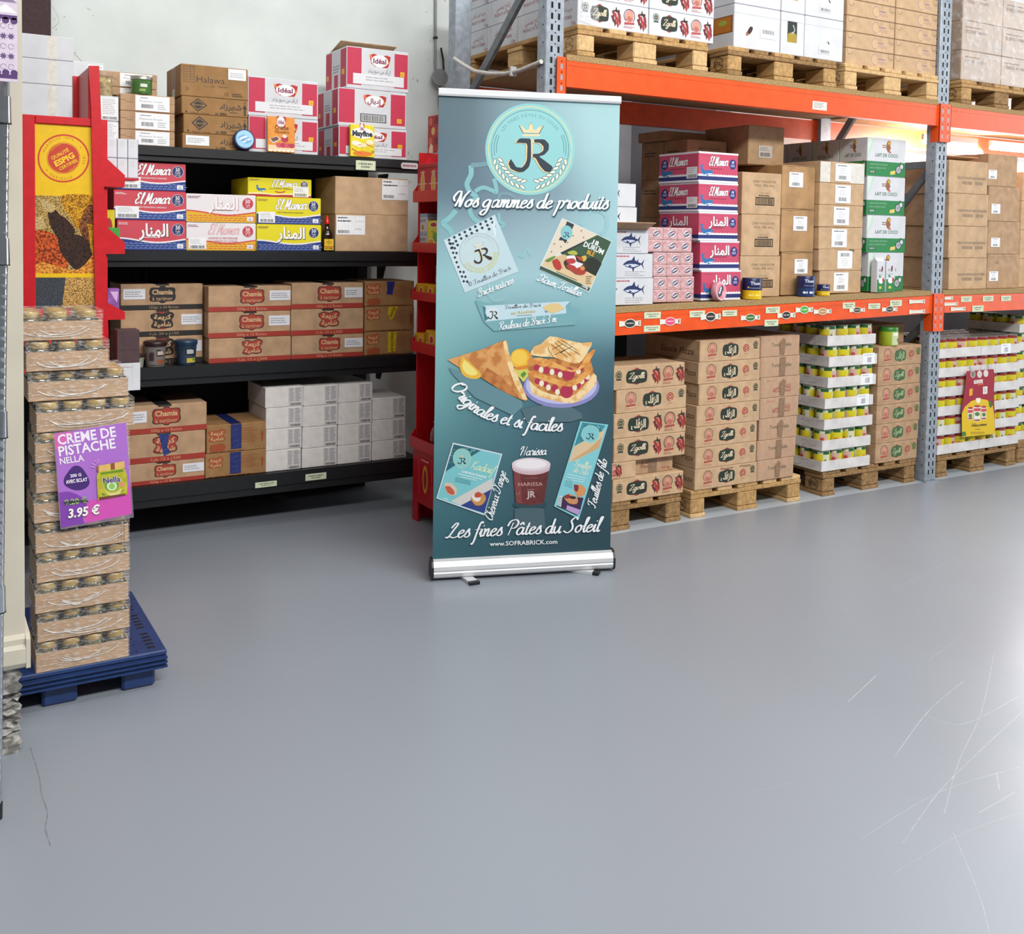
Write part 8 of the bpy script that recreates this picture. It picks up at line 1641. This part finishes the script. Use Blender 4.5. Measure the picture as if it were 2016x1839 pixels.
# harissa pot
s8 = 8.36; Q = lambda x, y: (990+x/s8, 820+y/s8)
p.ell(*Q(460, 1440), 33, 9, '#27424c'); refl(qq((210, 1500), (690, 1500), (720, 1839), (200, 1839)), .06)
HAR = M('print_harissa', '#64292a', .5, var=.1, scale=50); p.poly(qq((180, 850), (775, 850), (695, 1390), (640, 1430), (460, 1450), (280, 1430), (220, 1390)), HAR); p.poly(qq((200, 900), (300, 910), (330, 1430), (240, 1410)), '#79393a')
p.ell(*Q(480, 840), 37, 13.5, '#c7a9ae'); p.poly(qq((165, 780), (795, 780), (790, 840), (770, 890), (480, 925), (190, 890), (168, 840)), '#c9b3ba'); p.ell(*Q(480, 780), 38, 13, '#d6c8ce'); p.ell(*Q(475, 775), 31, 9.5, '#e4dfe3')
p.text('HARISSA', *Q(470, 1105), 7, '#b98f8a', w=48, rot=1, bold=.01); p.text('JR', *Q(478, 1270), 12, '#c4b3b0', w=17, rot=0, bold=.02); p.stroke(qq((410, 1195), (530, 1195)), 1.6, '#8f6a68', smooth=False); p.stroke(qq((360, 1010), (610, 1000)), 1.6, '#7d4a48', smooth=False); p.arc(*Q(262, 1250), 3.2, -200, 60, 1, '#9a7a78', 10)
# filo packet
p.poly(qq((1290, 70), (1748, 125), (1265, 1680), (855, 1470)), '#7cc2cb'); p.poly(qq((1320, 92), (1700, 140), (1640, 240), (1190, 480)), '#2f7f8d')
for k in range(70):
    t, r_ = random.random(), random.random(); x = 1310+t*370-r_*110*(1-t); y = 105+t*45+r_*(350 if t < .35 else 70); p.poly(qq((x, y-8), (x+8, y), (x, y+8), (x-8, y)), '#6db5bd'); p.k -= 1
p.k += 1; p.poly(qq((1180, 490), (1690, 210), (1600, 510), (1240, 700), (1100, 750)), '#d3b994'); p.poly(qq((1110, 730), (1430, 530), (1640, 330), (1600, 510), (1240, 690)), '#c4a070'); p.ell(*Q(1455, 285), 18, 17.5, '#9ac5bd'); p.ell(*Q(1455, 285), 15.8, 15.3, '#7cbec6'); jr(*Q(1450, 300), .18, '#14181c')
p.script('Feuilles', [Q(1180, 800), Q(1450, 860)], '#dcdcc0', size=6.5, wt=.17, shear=.2); p.script('de Filo', [Q(1160, 900), Q(1400, 965)], '#dcdcc0', size=6.5, wt=.17, shear=.2)
for k in range(3): p.stroke(qq((1070-k*12, 940+k*45), (1380-k*20, 1010+k*30)), 1.6, '#b5dce0', smooth=False); p.k -= 1
for k in range(4): p.stroke(qq((1060-k*14, 1015+k*32), (1160, 1060+k*36)), .9, '#3f7f8a', smooth=False); p.k -= 1
p.k += 1; p.poly(qq((1020, 1300), (1340, 1330), (1270, 1600), (905, 1460), (990, 1330)), '#3c1f48'); p.poly(qq((1070, 1450), (1290, 1530), (1255, 1610), (1055, 1530)), '#b394c4'); p.poly(qq((930, 1300), (995, 1300), (970, 1480), (905, 1450)), '#c6d2d8')
for k in range(6): p.stroke(qq((930-k*3, 1320+k*24), (985-k*4, 1330+k*24)), .9, '#4a5a6a', smooth=False); p.k -= 1
p.k += 1
for pts, c_ in ((((1180, 1200), (1230, 1110), (1330, 1130), (1380, 1200), (1350, 1280), (1250, 1320)), '#cc8f5a'), (((1185, 1110), (1260, 1130), (1240, 1230), (1190, 1200)), '#7d2432'), (((1020, 1330), (1100, 1260), (1240, 1330), (1230, 1430), (1100, 1420)), '#c48a5c'), (((1030, 1290), (1100, 1270), (1120, 1330), (1040, 1340)), '#8a2a34'), (((1110, 1300), (1210, 1310), (1200, 1350), (1120, 1340)), '#2f2024')): p.poly(spline(qq(*pts, pts[0]), 2)[:-1], c_)
p.stroke(qq((900, 1460), (1240, 1620)), 2, '#27323c', smooth=False)
# lettering
DKT = '#32515c'
p.script('Nos gammes de produits', [(892, 406), (1040, 409), (1196, 411)], WH, size=15, wt=.25, shadow=(2.2, 2.0, DKT))
p.script('Bricks natures', [(944, 584), (1012, 557)], WH, size=7.6, wt=.23); p.script('D\u00fcrum, Tortillas'.replace('\u00fc', '\u00fb'), [(1058, 551), (1142, 582)], WH, size=7.6, wt=.23); p.script('Rouleau de Brick 3 m', [(983, 649), (1096, 633)], WH, size=7.6, wt=.23)
p.script('Originales et si faciles', [(888, 760), (915, 795), (955, 822), (1010, 838), (1060, 846), (1107, 848)], WH, size=13.5, wt=.25, shear=.2)
p.script('Harissa', [(1024, 896), (1076, 894)], WH, size=8.8, wt=.23); p.script("Ch\u00e8veux D'ange", [(970, 1025), (998, 930)], WH, size=9, wt=.23); p.script('Feuilles de filo', [(1173, 1000), (1197, 906)], WH, size=9, wt=.23)
p.script('Les fines P\u00e2tes du Soleil', [(882, 1058), (1030, 1051), (1180, 1045)], WH, size=14.5, wt=.22); p.text('www.SOFRABRICK.com', 1032, 1067, 8.5, WH, w=133, rot=2, bold=.01)
mb.build('artwork', sheet)
# ------------------------------------------------------------------ tidy
for o in list(COL.objects):
    if '_o' in o: del o['_o']
